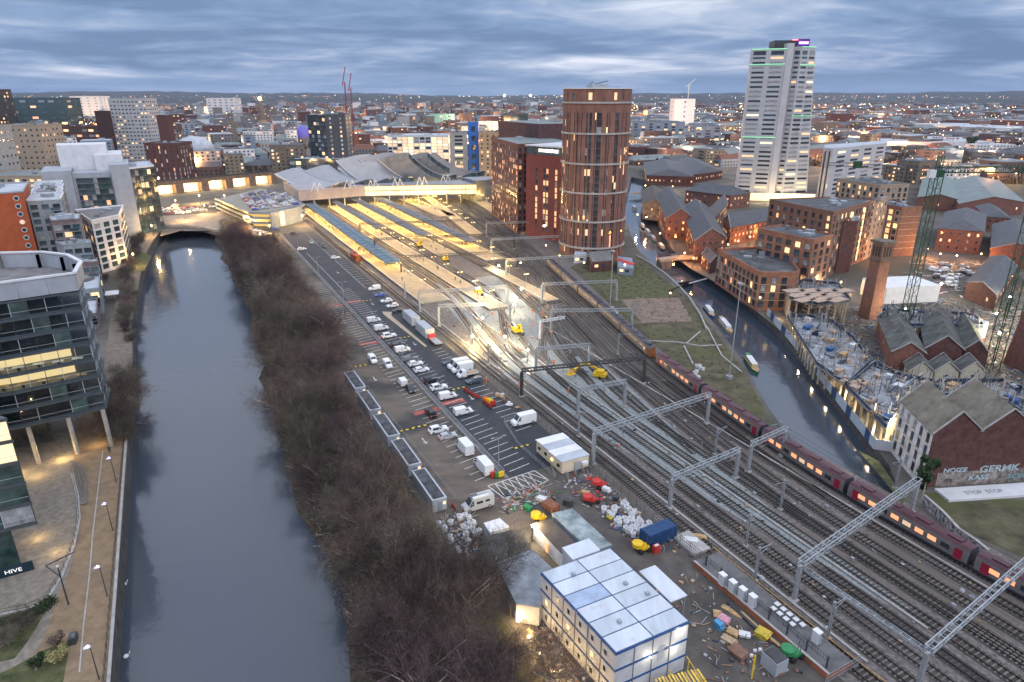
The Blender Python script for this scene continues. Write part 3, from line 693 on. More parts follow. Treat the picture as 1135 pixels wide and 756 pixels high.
rp = [mat('roof_panel_a', (.48, .54, .61), .5, .13, .3, stretch=(1, .25, 1), big=(.3, (.36, .39, .42), .62)), mat('roof_panel_b', (.55, .60, .67), .5, .1, .3, stretch=(1, .25, 1), big=(.35, (.42, .44, .47), .6)), mat('roof_panel_c', (.34, .43, .58), .5, .15, .35)]
seam = steel_dk
for k in range(6):
    for j in range(2):
        t0, t1 = k / 6, (k + 1) / 6
        def rpnt(t, u): return W(-67.6 + 17 * t, (39.2 + t) * (1 - u) + (51.2 + .6 * t) * u)
        g_ = .012; b = MB(); b.prism([rpnt(t0 + .006, j * .5 + .008), rpnt(t1 - .006, j * .5 + .008), rpnt(t1 - .006, j * .5 + .492), rpnt(t0 + .006, j * .5 + .492)], Z1 - .02, Z1 + .1, rp[2] if (k, j) == (2, 0) else rp[(k * 3 + j) % 2]); b.build('roof_panel', r)
for q0, q1, s0, s1 in ((46.3, 52.5, -71, -67.9), (52.1, 55.0, -61.6, -54.6)):
    b = MB(); zz_ = Z1 - .05 if q0 < 50 else Z1 - .3
    if q0 < 50: b.prism([W(s0, q0 - 1.5), W(s0, q1 - 3), W(s1, q1 - 3), W(s1, q0 - 1.5)], 0, zz_, cream)
    b.build('annexe_walls', r) if b.f else None
    b = MB(); b.prism([W(s0, q0 - (1.6 if q0 < 50 else 0)), W(s0, q1 - (2.9 if q0 < 50 else 0)), W(s1, q1 - (2.9 if q0 < 50 else 0)), W(s1, q0 - (1.6 if q0 < 50 else 0))], zz_, zz_ + .18, rp[1]); b.build('annexe_roof', r)
b = MB()
for s_, q_ in ((-61.4, 54.8), (-54.8, 54.8)): b.tube(W(s_, q_, 0), W(s_, q_, Z1 - .3), .08, galv)
b.build('canopy_posts', r)
for k in range(1, 6):
    s = -67.6 + 17 * k / 6; b = MB(); b.bar(W(s, 39.14 + k / 6, .2), W(s, 39.14 + k / 6, Z1 - .4), .1, .1, conc_dk); b.build('wall_joint', r)
for u in (.25, .5, .75): b = MB(); b.bar(W(-50.55, 40.2 + 11.6 * u, .2), W(-50.55, 40.2 + 11.6 * u, Z1 - .4), .1, .1, conc_dk); b.build('wall_joint', r)
for s_, q_ in ((-65, 43), (-60, 48.5), (-54.5, 43.5), (-57, 50)): b = MB(); b.box(W(s_, q_, Z1 + .3), (.5, .5, .4), galv, ROT); b.build('roof_vent', r)
for fl in range(3):
    for k in range(6):
        s = -66 + k * 2.7; z = Z1 - 1.45 - fl * 2.72; q = 39.2 + (s + 67.6) / 17
        b = MB(); b.box(W(s, q - .03, z), (.75, .08, .95), white, ROT); b.box(W(s, q - .05, z), (.6, .1, .8), lit_b if (k * 2 + fl) % 4 == 1 else glass, ROT); b.build('window', r)
for j in range(3):
    for u in (3, 8.5):
        if j == 0 or u > 5:
            pass
b = MB(); b.box(W(-50.55, 47.5, 5.0), (.08, 1.0, 2.0), cladg, ROT); b.build('door', r)
for s, q, z in ((-50.2, 45.5, 5.4), (-50.2, 49.5, 4.6), (-50.2, 50.5, 7.2)):
    b = MB(); b.ball(W(s, q, z), .12, bulb_w); b.build('wall_lamp', r); lamp(W(s + .5, q, z), 50, (1, .9, .7), .2, parent=r)
# warm floodlights along the side facing the bank
for k in range(6):
    s = -68 + 3.4 * k; p = W(s, 35.6, .6); fl_ = empty('ground_floodlight', p, ['floodlight at the far corner of the cabin block', 'second floodlight along the cabin block wall', 'third floodlight along the cabin block wall', 'fourth floodlight along the cabin block wall', 'fifth floodlight along the cabin block wall', 'floodlight at the near corner of the cabin block'][k] + ', shining on it from the bank', 'floodlight', 'floodlights along the cabin block')
    b = MB(); b.tube(p - Vector((0, 0, .6)), p, .04, steel_dk); b.build('stand', fl_); b = MB(); b.box(p, (.3, .3, .2), bulb_y, ROT); b.build('lamp_head', fl_); lamp(p + Vector((0, 0, .6)), 300, (1, .66, .28), .3, parent=fl_)
# scaffold timber deck at the near corner
r = empty('scaffold_stair', W(-47, 47), 'yellow timber scaffold stair at the near corner of the cabin block', 'scaffold')
b = MB()
for k in range(14): b.bar(W(-49.5 + .1 * k, 46 + .45 * k, 2.2 + .1 * (k % 3)), W(-42.5, 44.5 + .5 * k, 1.6 + .12 * (k % 4)), .28, .07, mat('board_yellow', (.55, .42, .08), .7, .2, 1) if k % 3 else timber)
b.build('boards', r)
for s_ in (-49, -46, -43):
    for q_ in (45, 48, 51): b = MB(); b.tube(W(s_, q_, 0), W(s_, q_, 3.2), .05, yellow); b.build('pole', r)
b = MB(); b.bar(W(-50, 51.5, 3.0), W(-43, 51, 1.2), .06, .06, yellow); b.build('handrail', r)
# ---------------------------------------------------------------- sheds of the yard
def shed(name, cnr, z, wm, rm, label, gable=None, cat='shed', extra=None):
    r = empty(name, W(*cnr[0]), label, cat); b = MB(); b.prism([W(*p) for p in cnr], 0, z, wm); b.build('walls', r)
    cx_, cy_ = sum(p[0] for p in cnr) / len(cnr), sum(p[1] for p in cnr) / len(cnr)
    o4 = [(cx_ + (p[0] - cx_) * 1.03, cy_ + (p[1] - cy_) * 1.03) for p in cnr]; b = MB(); b.prism([W(*p) for p in o4], z + .003, z + .16, rm); b.build('roof', r); return r
felt_d = mat('felt_dark', (.06, .06, .065), .8, .3, .4)
r = shed('long_store', [(-77.6, 36.9), (-78.0, 43.3), (-72.0, 44.0), (-66.3, 38.2), (-68.5, 35.6)], 3.4, cream, mat('store_roof', (.26, .29, .33), .7, .25, .4), 'long grey roofed store between the bank trees and the cabin block')
shed('low_store', [(-85.2, 37.8), (-84.4, 44.6), (-78.8, 43.6), (-78.6, 36.6)], 2.9, cladg, felt_d, 'low dark roofed store below the camper van')
b = MB(); shed('roof_hut', [(-88.4, 39.6), (-88.4, 42.6), (-85.6, 43.0), (-85.6, 39.4)], 3.1, cladg, white, 'small hut with a bright white roof behind the camper van')
r = shed('white_walled_shed', [(-84.5, 47.3), (-84.3, 50.6), (-75.4, 51.0), (-74.0, 47.6)], 3.0, white, mat('shed_roof_brown', (.085, .07, .065), .8, .2, .5), 'white walled shed with dark brown flat roof and glowing orange door')
b = MB(); b.box(W(-80, 47.3, 1.3), (.9, .1, 2.0), lit_o, ROT); b.build('door', r)  # door panel itself glows orange
shed('blue_roof_shed', [(-85.4, 51.5), (-85.0, 55.5), (-73.6, 55.9), (-73.6, 52.0)], 3.1, cladb, mat('shed_roof_blue', (.22, .29, .33), .5, .4, .35, c2=(.4, .48, .5)), 'long shed with stained blue grey roof next to the white walled one')
# lamp columns in the car park
def make_lampcol(h=7.6, arms=2):
    def f():
        r = empty('lamp_column', (0, 0, 0), None, 'lamp post'); BASE[r] = Vector((0, 0, 0)); b = MB(); b.tube((0, 0, 0), (0, 0, h), .1, galv, .06); b.tube((0, 0, 0), (0, 0, 1.2), .15, galv); b.build('pole', r)
        b = MB()
        for s in ((-1, 1) if arms == 2 else (1,)): b.bar((0, 0, h), (0, s * 1.1, h + .1), .06, .06, galv)
        b.build('arm', r)
        for s in ((-1, 1) if arms == 2 else (1,)):
            b = MB(); b.box((0, s * 1.3, h + .1), (.28, .7, .1), galv); b.build('lamp_head', r)
        return r
    return f
LC = Place(make_lampcol())
for s, l in ((-107.5, 'lowest, at the hatched area'), (-141.5, 'second from the hatched area'), (-170, 'middle, beside the white hatchbacks'), (-200, 'between white vans at the fence'), (-240, 'by the empty upper bays'), (-285, 'upper car park'), (-330, 'uppermost, near the multi storey')):
    LC(W(s, 51.7, .1), ROT, 'twin arm grey lamp column on the car park divider, ' + l, 'lamp columns on the car park divider')
# ================================================================ railway equipment
def truss(b, a, c, w, h, m, step=1.6, chord=.15, br=.08):
    a = Vector(a); c = Vector(c); d = c - a; Ln = d.length; d.normalize(); side = Vector((-d.y, d.x, 0)) * (w / 2); up = Vector((0, 0, h)); n = max(2, int(Ln / step))
    for s in (-1, 1):
        for z in (0, 1): b.bar(a + side * s + up * z, c + side * s + up * z, chord, chord, m)
    for k in range(n + 1):
        p = a.lerp(c, k / n)
        for z in (0, 1): b.bar(p - side + up * z, p + side + up * z, br * 1.6, br, m)
        for s in (-1, 1):
            b.bar(p + side * s, p + side * s + up, br, br, m)
            if k < n: p2 = a.lerp(c, (k + 1) / n); b.bar(p + side * s + up * (k % 2), p2 + side * s + up * (1 - k % 2), br, br, m)
def gantry(s0, q0, s1, q1, label, h=6.6, w=.95, m=galv, legs=None, dark=False, drops=None):
    r = empty('overhead_line_gantry', W(s0, q0), label, 'gantry', 'gantries carrying wires across the tracks'); b = MB()
    a, c = W(s0, q0, h), W(s1, q1, h); truss(b, a, c, w, .85, m); b.build('truss_beam', r)
    for t in (legs or (0, 1)):
        p = a.lerp(c, t); g = MB(); g.box((p.x, p.y, h / 2), (.5, .7, h), m, ROT); g.box((p.x, p.y, .2), (1.1, 1.1, .4), concrete, ROT); g.bar(p + Vector((0, 0, -1.2)), p + (c - a).normalized() * (1.4 if t < .5 else -1.4), .12, .12, m); g.build('leg', r)
    n = drops or max(2, int((c - a).length / 4.2))
    for k in range(n):
        p = a.lerp(c, (k + .6) / n); g = MB(); g.bar(p, p - Vector((0, 0, 1.5)), .09, .09, m); g.bar(p - Vector((0, 0, 1.3)), p - Vector((0, 0, 1.0)) + Vector((VQ[0], VQ[1], 0)) * 1.6, .06, .06, m); g.tube(p - Vector((0, 0, .9)), p - Vector((0, 0, .5)), .09, brick_br); g.build('registration_arm', r)
    return r
gantry(-53, 75.6, -59.4, 113.6, 'galvanised gantry spanning all tracks above the red train, second from the lower right corner')
gantry(-34, 76.5, -39, 116, 'galvanised gantry in the lower right corner of the railway')
gantry(-80.9, 74.5, -83, 93.1, 'short bright gantry over the nearest tracks beside the white bulk bags', 6.2, .7, drops=3)
gantry(-100.7, 70.4, -103.8, 104.5, 'long grey gantry beside the four bay white cabin', 7.2)
gantry(-83.5, 97, -85, 108.5, 'short gantry standing in the middle tracks beside the train', 6.2, .7, drops=2)
gantry(-136.7, 72.4, -129.3, 105.5, 'dark steel gantry over the tracks left of the two trains', 7.0, .5, steel_dk)
gantry(-121, 79.5, -120, 92.5, 'small grey gantry over fresh ballast near the yellow lift', 6.6, .6, drops=3)
gantry(-198, 73.5, -190, 96, 'gantry reaching from the car park edge over floodlit tracks', 6.8, .5)
gantry(-216, 73.2, -208, 104, 'gantry at the end of the first bright platform', 7, .5)
gantry(-176, 104, -165, 128, 'slim gantry over the stopped train behind its middle coaches', 7, .5)
gantry(-150, 84, -146, 99, 'low gantry between the floodlit work area and the dark gantry', 6.2, .5)
gantry(-205, 117, -196, 144, 'gantry over the dark tracks at the rear of the stopped train', 7, .5)
gantry(-245, 122, -236, 160, 'gantry crossing the dark tracks below the round tower', 7, .5)
gantry(-270, 84, -256, 133, 'dark gantry over the middle platforms', 7.2, .4, steel_dk)
gantry(-310, 84, -292, 150, 'dark gantry over the canopies halfway along the platforms', 7.4, .4, steel_dk)
gantry(-352, 88, -330, 172, 'dark gantry over the canopies nearer the concourse', 7.4, .4, steel_dk)
gantry(-285, 134, -276, 170, 'gantry over the throat of dark tracks beside the brick block', 7.2, .5)
gantry(-325, 150, -312, 186, 'farthest gantry of the dark throat near the curved platform', 7.2, .5)
b = MB(); r = empty('footbridge_walkway', W(-43, 78), 'narrow galvanised cable walkway linking the two nearest gantries', 'walkway'); truss(b, W(-53, 77, 5.2), W(-34.5, 78, 5.2), .7, .35, galv, 1.2, .09, .06); b.build('truss_beam', r)
# plain masts
def make_mast(h=6.5, arm=2.6):
    def f():
        r = empty('line_mast', (0, 0, 0), None, 'mast'); BASE[r] = Vector((0, 0, 0)); b = MB(); b.box((0, 0, h / 2), (.45, .16, h), galv); b.box((0, .0, h / 2), (.1, .5, h), galv); b.box((0, 0, .15), (.8, .8, .3), concrete); b.build('post', r)
        b = MB(); b.bar((0, 0, h - .5), (0, arm, h - .2), .07, .07, galv); b.bar((0, 0, h - 1.6), (0, arm, h - .3), .06, .06, galv); b.build('cantilever_arm', r); return r
    return f
MP = Place(make_mast())
for s, q, rz, l in ((-66, 78.8, 0, 'behind the blue signal posts near the equipment cabinets'), (-59, 73.6, 0, 'beside the row of pale cabinets'), (-45.5, 73.8, 0, 'at the lower end of the brick platform'), (-71, 92.5, math.pi, 'between the fresh ballast and the train'), (-92, 96, 0, 'beyond the short bright gantry'),
                    (-112, 74, 0, 'next to the white cabins'), (-88, 110, math.pi, 'behind the blurred train near the grass'), (-160, 74, 0, 'beside the large white vans'), (-176, 75.5, 0, 'in the floodlit patch by the fence'), (-150, 112, 0, 'ahead of the stopped train'),
                    (-235, 74, 0, 'below the first platform end'), (-178, 140, 0, 'on waste ground by the white rubble'), (-66, 118.5, math.pi, 'at the canal edge behind the train')):
    MP(W(s, q, .02), ROT + rz, 'grey steel line mast ' + l, 'steel masts beside the tracks')
# high lighting masts
for (x, y), h, l in (((808, 420), 27, 'tall slim floodlight mast beside the grassy triangle and canal'), ((676, 345), 22, 'slim floodlight mast standing in front of the round tower')):
    p = G(x, y); r = empty('floodlight_mast', p, l, 'mast'); b = MB(); b.tube(p, p + Vector((0, 0, h)), .22, galv, .1, 8); b.build('pole', r)
    b = MB(); b.box(p + Vector((0, 0, h)), (2.2, .5, .35), galv, ROT); b.box(p + Vector((0, 0, h - .4)), (.9, .9, .1), galv); b.build('lamp_head', r); b = MB(); b.box(p + Vector((0, 0, .5)), (1.4, 1.4, 1.0), galv, .4); b.build('base_cabinet', r)
# ---------------------------------------------------------------- platforms and canopies
plat = mat('platform_surface', (.30, .265, .2), .85, .12, .3); coping = mat('platform_edge', (.45, .42, .36), .8, .1, 1)
can_bl = mat('canopy_bluegrey', (.13, .185, .24), .5, .18, .15); can_g = mat('canopy_grey', (.15, .165, .185), .55, .2, .15); teal = mat('canopy_ridge', (.02, .16, .14), .5, .1, 1)
soff = mat('canopy_soffit', (.6, .55, .42), .6, .05, 1)
def platform(name, s0, s1, q0, q1, can, label, roofm, lamps=True, cz=4.3, taper=0, ridge=False, power=1500, bend=None):
    f = bend or (lambda s: 0.0); ss = []; s = s0
    while s < s1: ss.append(s); s += 20
    ss.append(s1); r = empty(name, W(s0, q0), label, 'platform', 'station platforms')
    b = MB(); poly = [W(s, q0 - 1.0 + f(s)) for s in ss] + [W(s, q1 + .4 + f(s)) for s in reversed(ss)]
    b.prism(poly, 0, .95, conc_dk, plat); b.build('deck', r)
    b = MB()
    for a, c in zip(ss, ss[1:]):
        for q in (q0 - .6, q1): b.bar(W(a, q + f(a), .965), W(c, q + f(c), .965), .35, .03, coping)
    b.build('edge_line', r)
    if can:
        r2 = empty('platform_canopy', W(can[0], q0), 'long ' + can[2], 'canopy', 'canopies over the station platforms'); b = MB(); cs = []; s = can[0]
        while s < can[1]: cs.append(s); s += 18
        cs.append(can[1]); m = (q0 + q1) / 2 + .3; hw = can[3] - .45
        for a, c in zip(cs, cs[1:]):
            for s_, z1 in ((-1, .55), (1, .55)):
                P = [W(a, m + f(a), cz + .75), W(c, m + f(c), cz + .75), W(c, m + s_ * hw + f(c), cz + .3), W(a, m + s_ * hw + f(a), cz + .3)]
                if s_ > 0: P.reverse()
                b.face(P[::-1] if s_ > 0 else P[::-1], roofm); b.face([p - Vector((0, 0, .25)) for p in P], soff)
                e0, e1 = W(a, m + s_ * hw + f(a), cz - .05), W(c, m + s_ * hw + f(c), cz - .05); b.bar(e0, e1, .08, .4, steel_dk if not ridge else can_bl)
        for e in (cs[0], cs[-1]): b.bar(W(e, m - hw + f(e), cz + .1), W(e, m + hw + f(e), cz + .1), .1, .5, steel_dk)
        b.build('roof', r2)
        b = MB(); s = can[0] + 3
        while s < can[1]:
            for s_ in (-1, 1): b.bar(W(s, m + f(s), cz + .8), W(s, m + s_ * hw + f(s), cz + .35), .16, .1, steel_dk if int(s) % 2 else can_bl)
            s += 6
        b.build('roof_ribs', r2)['kind'] = 'stuff'
        if ridge:
            b = MB()
            for a, c in zip(cs, cs[1:]): b.bar(W(a, m, cz + .78), W(c, m, cz + .78), .5, .12, teal)
            b.build('ridge_strip', r2)
        b = MB(); s = can[0] + 4
        while s < can[1] - 2:
            for s_ in ((-1, 1) if hw > 3 else (0,)): b.tube(W(s, m + s_ * hw * .45 + f(s), .95), W(s, m + s_ * hw * .45 + f(s), cz + .45), .12, white)
            s += 9
        b.build('columns', r2)['kind'] = 'stuff'
        b = MB(); s = can[0] + 3
        while s < can[1]:
            for s_ in (-1, 1): b.box(W(s, m + s_ * (hw - .45) + f(s), cz + .05), (2.2, .16, .08), lit_strip, ROT)
            s += 5
        b.build('strip_light', r2)
        s = can[0] + 8
        while s < can[1]:
            for s_ in (-1, 1): lamp(W(s, m + s_ * (hw - .2) + f(s), cz - .55), power, (1, .60, .18), .4, parent=r2)
            s += 17
    if lamps:
        s = (can[1] + 6) if can else s0 + 6; i = 0
        while s < s1 - 2:
            p = W(s, (q0 + q1) / 2 + f(s), .95); PL(p, ROT, 'twin headed platform lamp on the open end of a platform', 'lamps on the open platform ends'); lamp(p + Vector((0, 0, 5.2)), power * .95, (1, .58, .16), .3); s += 15
    return r
lit_strip = emis('strip_light', (1, .7, .25), 5)
def make_plamp():
    r = empty('platform_lamp', (0, 0, 0), None, 'lamp'); BASE[r] = Vector((0, 0, 0)); b = MB(); b.tube((0, 0, 0), (0, 0, 4.9), .07, galv); b.bar((0, -.8, 4.9), (0, .8, 4.9), .06, .06, galv); b.build('pole', r)
    for s in (-1, 1): b = MB(); b.box((0, s * .8, 4.84), (.3, .5, .1), lit_strip); b.build('lamp_head', r)
    return r
PL = Place(make_plamp)
platform('station_platform', -462, -222, 77.2, 87.0, (-458, -273, 'blue grey canopy with a green ridge over the platform nearest the car park', 4.1), 'platform nearest the car park, under the blue canopy', can_bl, ridge=True)
platform('station_platform', -466, -205, 96.4, 102.3, (-460, -352, 'short grey canopy beside the blue grey one', 2.7), 'narrow platform second from the car park with a long open end', can_g)
platform('station_platform', -468, -290, 110.4, 118.6, (-464, -322, 'grey canopy over the third platform, ending by the yellow machine', 3.2), 'third platform from the car park, yellow machine at its end', can_g)
platform('station_platform', -470, -272, 126.4, 135.0, (-466, -298, 'longest grey canopy, reaching furthest among the inner platforms', 3.9), 'broad central platform with the longest grey canopy', can_g)
platform('station_platform', -476, -392, 150, 160, (-474, -448, 'short dark canopy at the concourse right of the longest one', 3.6), 'short wide platform right of the centre', can_g)
platform('station_platform', -500, -330, 173, 178.5, (-496, -450, 'small dark canopy between curved dark tracks', 2.4), 'narrow platform curving between the dark tracks', can_g, bend=lambda s: -(s + 500) * .17)
platform('station_platform', -535, -320, 214, 221.5, (-530, -440, 'outermost canopy glowing yellow near the brown brick block', 3.2), 'outermost curved platform beside the brick blocks', can_g, bend=lambda s: -(s + 535) * .20)
platform('station_platform', -262, -204, 119.6, 123.6, None, 'short orange boarded platform stub among the floodlit works', can_g, power=1500)
# ---------------------------------------------------------------- trains
t_grey = mat('train_grey', (.19, .175, .175), .35, .05, 1, .2); t_mar = mat('train_maroon', (.085, .028, .042), .4, .08, 1); t_roof = mat('train_roof', (.13, .075, .085), .6, .2, .5); t_red = mat('train_red', (.30, .012, .04), .4, .05, 1)
t_or = mat('train_orange', (.26, .09, .03), .4, .1, 1); t_dk = mat('train_dark', (.05, .05, .07), .4, .1, 1); lit_tr = emis('train_window', (1, .24, .02), .8); lit_t2 = emis('train_window_pale', (1, .6, .25), .35)
def coach(rails, s0, s1, scheme, root, nose=0):
    'one coach following the track between two chainages'
    b = MB(); segs = 6; body = scheme['body']
    prof = [(1.2, .45), (1.38, 1.0), (1.4, 2.3), (1.25, 3.25), (.8, 3.72)]
    rows = []
    for k in range(segs + 1):
        s = s0 + (s1 - s0) * k / segs; c = W(s, rails(s)); d = (W(s + .5, rails(s + .5)) - W(s - .5, rails(s - .5))).normalized(); nn = Vector((-d.y, d.x, 0)); sc_ = 1.0
        if nose and k == segs: sc_ = .62
        rows.append([(c - nn * (y * (sc_ if z > 1.5 else .9 if sc_ < 1 else 1)) + Vector((0, 0, z * (1 if sc_ == 1 or z < 2 else .9)))) for y, z in prof] + [(c + nn * (y * (sc_ if z > 1.5 else .9 if sc_ < 1 else 1)) + Vector((0, 0, z * (1 if sc_ == 1 or z < 2 else .9)))) for y, z in reversed(prof)])
    n = len(rows[0])
    for a, c in zip(rows, rows[1:]):
        for k in range(n):
            j = (k + 1) % n; z = (a[k].z + a[j].z) / 2; m = scheme['roof'] if z > 3.0 else (scheme['skirt'] if z < .9 else (scheme['low'] if z < 1.9 else body)); b.face([a[k], c[k], c[j], a[j]], m)
    b.face(rows[0], scheme['end']); b.face(rows[-1][::-1], scheme['nose'] if nose else scheme['end']); cb = b.build('coach_body', root)
    for side in (-1, 1):
        L_ = s1 - s0; nw = 8
        for k in range(nw):
            sa = s0 + L_ * (.10 + .8 * k / nw); sb = sa + L_ * .8 / nw * .66; w = MB()
            pa, pb = W(sa, rails(sa) + side * 1.42), W(sb, rails(sb) + side * 1.42)
            w.face([pa + Vector((0, 0, 1.75)), pb + Vector((0, 0, 1.75)), pb + Vector((0, 0, 2.6)) , pa + Vector((0, 0, 2.6))][::-side], scheme['win'][k % len(scheme['win'])]); w.build('window', cb)
        for sa in (s0 + L_ * .045, s1 - L_ * .10):
            w = MB(); pa, pb = W(sa, rails(sa) + side * 1.415), W(sa + 1.3, rails(sa + 1.3) + side * 1.415)
            w.face([pa + Vector((0, 0, .9)), pb + Vector((0, 0, .9)), pb + Vector((0, 0, 2.9)), pa + Vector((0, 0, 2.9))][::-side], scheme['door']); w.build('door', cb)
    for k in range(4):
        b = MB(); s = s0 + 3 + (s1 - s0 - 6) * k / 3; b.box(W(s, rails(s), 3.8), (2.4, 1.2, .22), scheme['roof'], ROT); b.build('roof_unit', cb)
    for s in (s0 + 3.5, s1 - 3.5): b = MB(); b.box(W(s, rails(s), .5), (2.6, 2.2, .55), black, ROT); b.build('bogie', cb)
r = empty('passenger_train', W(-140, Rqs(-140)), 'grey and maroon passenger train with orange lit windows running along the canal side tracks', 'train')
S2 = dict(body=t_grey, low=t_grey, roof=t_mar, skirt=t_dk, end=t_dk, nose=t_dk, door=t_red, win=[lit_tr, lit_tr, glass, lit_tr, lit_t2, lit_tr, lit_tr, glass])
for k in range(6): coach(Rqs, -138 + 23.4 * k, -138 + 23.4 * k + 22.4, S2, r)
r = empty('passenger_train', W(-180, Rqs(-180)), 'stopped train with dark roof and orange ringed cab, ahead of the maroon train', 'train')
S1 = dict(body=mat('train_cream', (.22, .18, .15), .5, .1, 1), low=t_grey, roof=t_dk, skirt=t_dk, end=t_dk, nose=t_or, door=t_or, win=[lit_t2, glass, lit_t2, lit_t2])
for k in range(5): coach(Rqs, -252 + 22 * k, -252 + 22 * k + 21.2, S1, r, nose=(k == 4))
r = empty('red_locomotive', W(-303, 72.8), 'short red and orange locomotive on the track beside the upper car park', 'locomotive'); tq = lambda s: 72.8
coach(tq, -308, -299, dict(body=redp, low=redp, roof=mat('loco_roof', (.45, .12, .06), .6, .1, 1), skirt=t_dk, end=redp, nose=t_or, door=t_or, win=[glass]), r, nose=1)
# ---------------------------------------------------------------- people and machines on the tracks
skin = mat('skin', (.45, .26, .18), .6, .05, 3); trou = mat('trousers_orange', (.75, .17, .03), .8, .1, 3); navy = mat('clothes_navy', (.02, .03, .06), .8, .1, 3); helm = mat('helmet_white', (.75, .75, .72), .4, .03, 3)
def make_person(pose, top, legs, helmet=True):
    def f():
        J = {'pel': (0, 0, .95), 'wa': (0, 0, 1.12), 'ch': (.01, 0, 1.36), 'nk': (.01, 0, 1.52), 'hd': (.02, 0, 1.63), 'ht': (.02, 0, 1.74)}
        if pose == 'bend': J.update({'wa': (.12, 0, 1.06), 'ch': (.32, 0, 1.2), 'nk': (.45, 0, 1.27), 'hd': (.55, 0, 1.33), 'ht': (.64, 0, 1.38)})
        ch = Vector(J['ch']); fwd = .22 if pose == 'walk' else .08
        for s, n in ((-1, 'r'), (1, 'l')):
            J['sh' + n] = tuple(ch + Vector((0, s * .19, .07))); dx = fwd * s if pose == 'walk' else (.25 if pose != 'stand' else .05)
            J['el' + n] = (J['sh' + n][0] + dx * .4, s * .26, J['sh' + n][2] - .28); J['ha' + n] = (J['el' + n][0] + abs(dx) * .9 + .04, s * .24, J['el' + n][2] - .22)
            J['fi' + n] = (J['ha' + n][0] + .04, s * .24, J['ha' + n][2] - .1)
            st = (.24 * -s if pose == 'walk' else .04); J['hi' + n] = (0, s * .1, .9); J['kn' + n] = (st * .6 + .03, s * .12, .5); J['an' + n] = (st, s * .13, .09); J['to' + n] = (st + .17, s * .14, .04)
        names = list(J); ed = [('pel', 'wa'), ('wa', 'ch'), ('ch', 'nk'), ('nk', 'hd'), ('hd', 'ht')]
        for n in 'rl': ed += [('ch', 'sh' + n), ('sh' + n, 'el' + n), ('el' + n, 'ha' + n), ('ha' + n, 'fi' + n), ('pel', 'hi' + n), ('hi' + n, 'kn' + n), ('kn' + n, 'an' + n), ('an' + n, 'to' + n)]
        rad = {'pel': .15, 'wa': .14, 'ch': .17, 'nk': .06, 'hd': .10, 'ht': .08, 'sh': .08, 'el': .055, 'ha': .04, 'fi': .035, 'hi': .11, 'kn': .075, 'an': .055, 'to': .045}
        me = bpy.data.meshes.new('person'); me.from_pydata([J[n] for n in names], [(names.index(a), names.index(c)) for a, c in ed], []); o = bpy.data.objects.new('tmp_person', me); col.objects.link(o)
        md = o.modifiers.new('s', 'SKIN'); sv = me.skin_vertices[0].data
        for i, n in enumerate(names): rr = rad.get(n, rad.get(n[:2], .06)); sv[i].radius = (rr, rr * (.8 if n in ('ch', 'wa', 'pel') else 1))
        sv[0].use_root = True; o.modifiers.new('u', 'SUBSURF').levels = 1
        dg = bpy.context.evaluated_depsgraph_get(); m2 = bpy.data.meshes.new_from_object(o.evaluated_get(dg)); bpy.data.objects.remove(o)
        for m in (top, legs, skin, black): m2.materials.append(m)
        for p in m2.polygons:
            c = p.center; hd = (c - Vector(J['hd'])).length < .17
            p.material_index = 2 if hd else (3 if c.z < .12 else (1 if c.z < .98 and (c.x < .25 or pose != 'bend') and abs(c.y) < .21 else 0))
            p.use_smooth = True
        r = bpy.data.objects.new('person', m2); col.objects.link(r); r['category'] = 'person'; BASE[r] = Vector((0, 0, 0))
        b = MB(); hv = Vector(J['ht'])
        if helmet: b.ball(hv - Vector((0, 0, .03)), .135, helm, 8, .8); b.build('helmet', r)
        else: b.ball(hv - Vector((.02, 0, .03)), .115, black, 8, .8); b.build('hair', r)
        return r
    return f
WK = [Place(make_person(p, hivis, trou)) for p in ('stand', 'bend', 'walk')]
spots = [((601, 350), 0, 'with arms forward on the lattice work platform'), ((606, 342), 1, 'bending beside the work platform'), ((611, 349), 2, 'walking past the work platform'), ((592, 362), 1, 'bending on the track behind the floodlight'), ((590, 347), 0, 'standing by the second floodlight'),
         ((537, 333), 0, 'standing right under the brightest floodlight'), ((531, 330), 2, 'walking left of the brightest floodlight'), ((546, 350), 1, 'bending low on the bare track bed'), ((554, 343), 0, 'standing on sleepers left of the yellow machine'), ((564, 365), 2, 'walking by the white post and yellow machine'),
         ((555, 373), 0, 'standing in the glare left of the yellow machine'), ((602, 366), 0, 'standing alone right of the yellow machine'), ((611, 372), 1, 'crouched right of the yellow machine'), ((630, 437), 0, 'alone on fresh ballast below the boom lift'), ((614, 404), 0, 'standing under the dark gantry'),
         ((575, 430), 2, 'walking beside the fence below the dark gantry'), ((539, 425), 0, 'standing between the slate car and the rubble'), ((500, 322), 0, 'standing at the end of the first platform'), ((634, 348), 2, 'walking at the edge of the dark tracks'), ((585, 330), 0, 'on the orange boarded platform')]
for i, ((x, y), k, l) in enumerate(spots): WK[k](G(x, y) + Vector((0, 0, .05)), ROT + i * 1.3, 'person in orange work clothes and helmet ' + l, 'workers on the railway')
PD = [Place(make_person('walk', navy, navy, False)), Place(make_person('stand', mat('coat_grey', (.12, .12, .13), .8, .1, 3), navy, False))]
for i, ((x, y), k, l) in enumerate((((134, 362), 0, 'walking on the riverside towpath, left of a pair'), ((138, 363), 1, 'walking on the riverside towpath, right of a pair'), ((122, 502), 0, 'standing by the near stilt of the glass office'), ((129, 423), 1, 'on the towpath near the stilted office'))):
    PD[k](G(x, y) + Vector((0, 0, .03)), ROT + math.pi * i, 'person in dark coat ' + l, 'people on the riverside path')
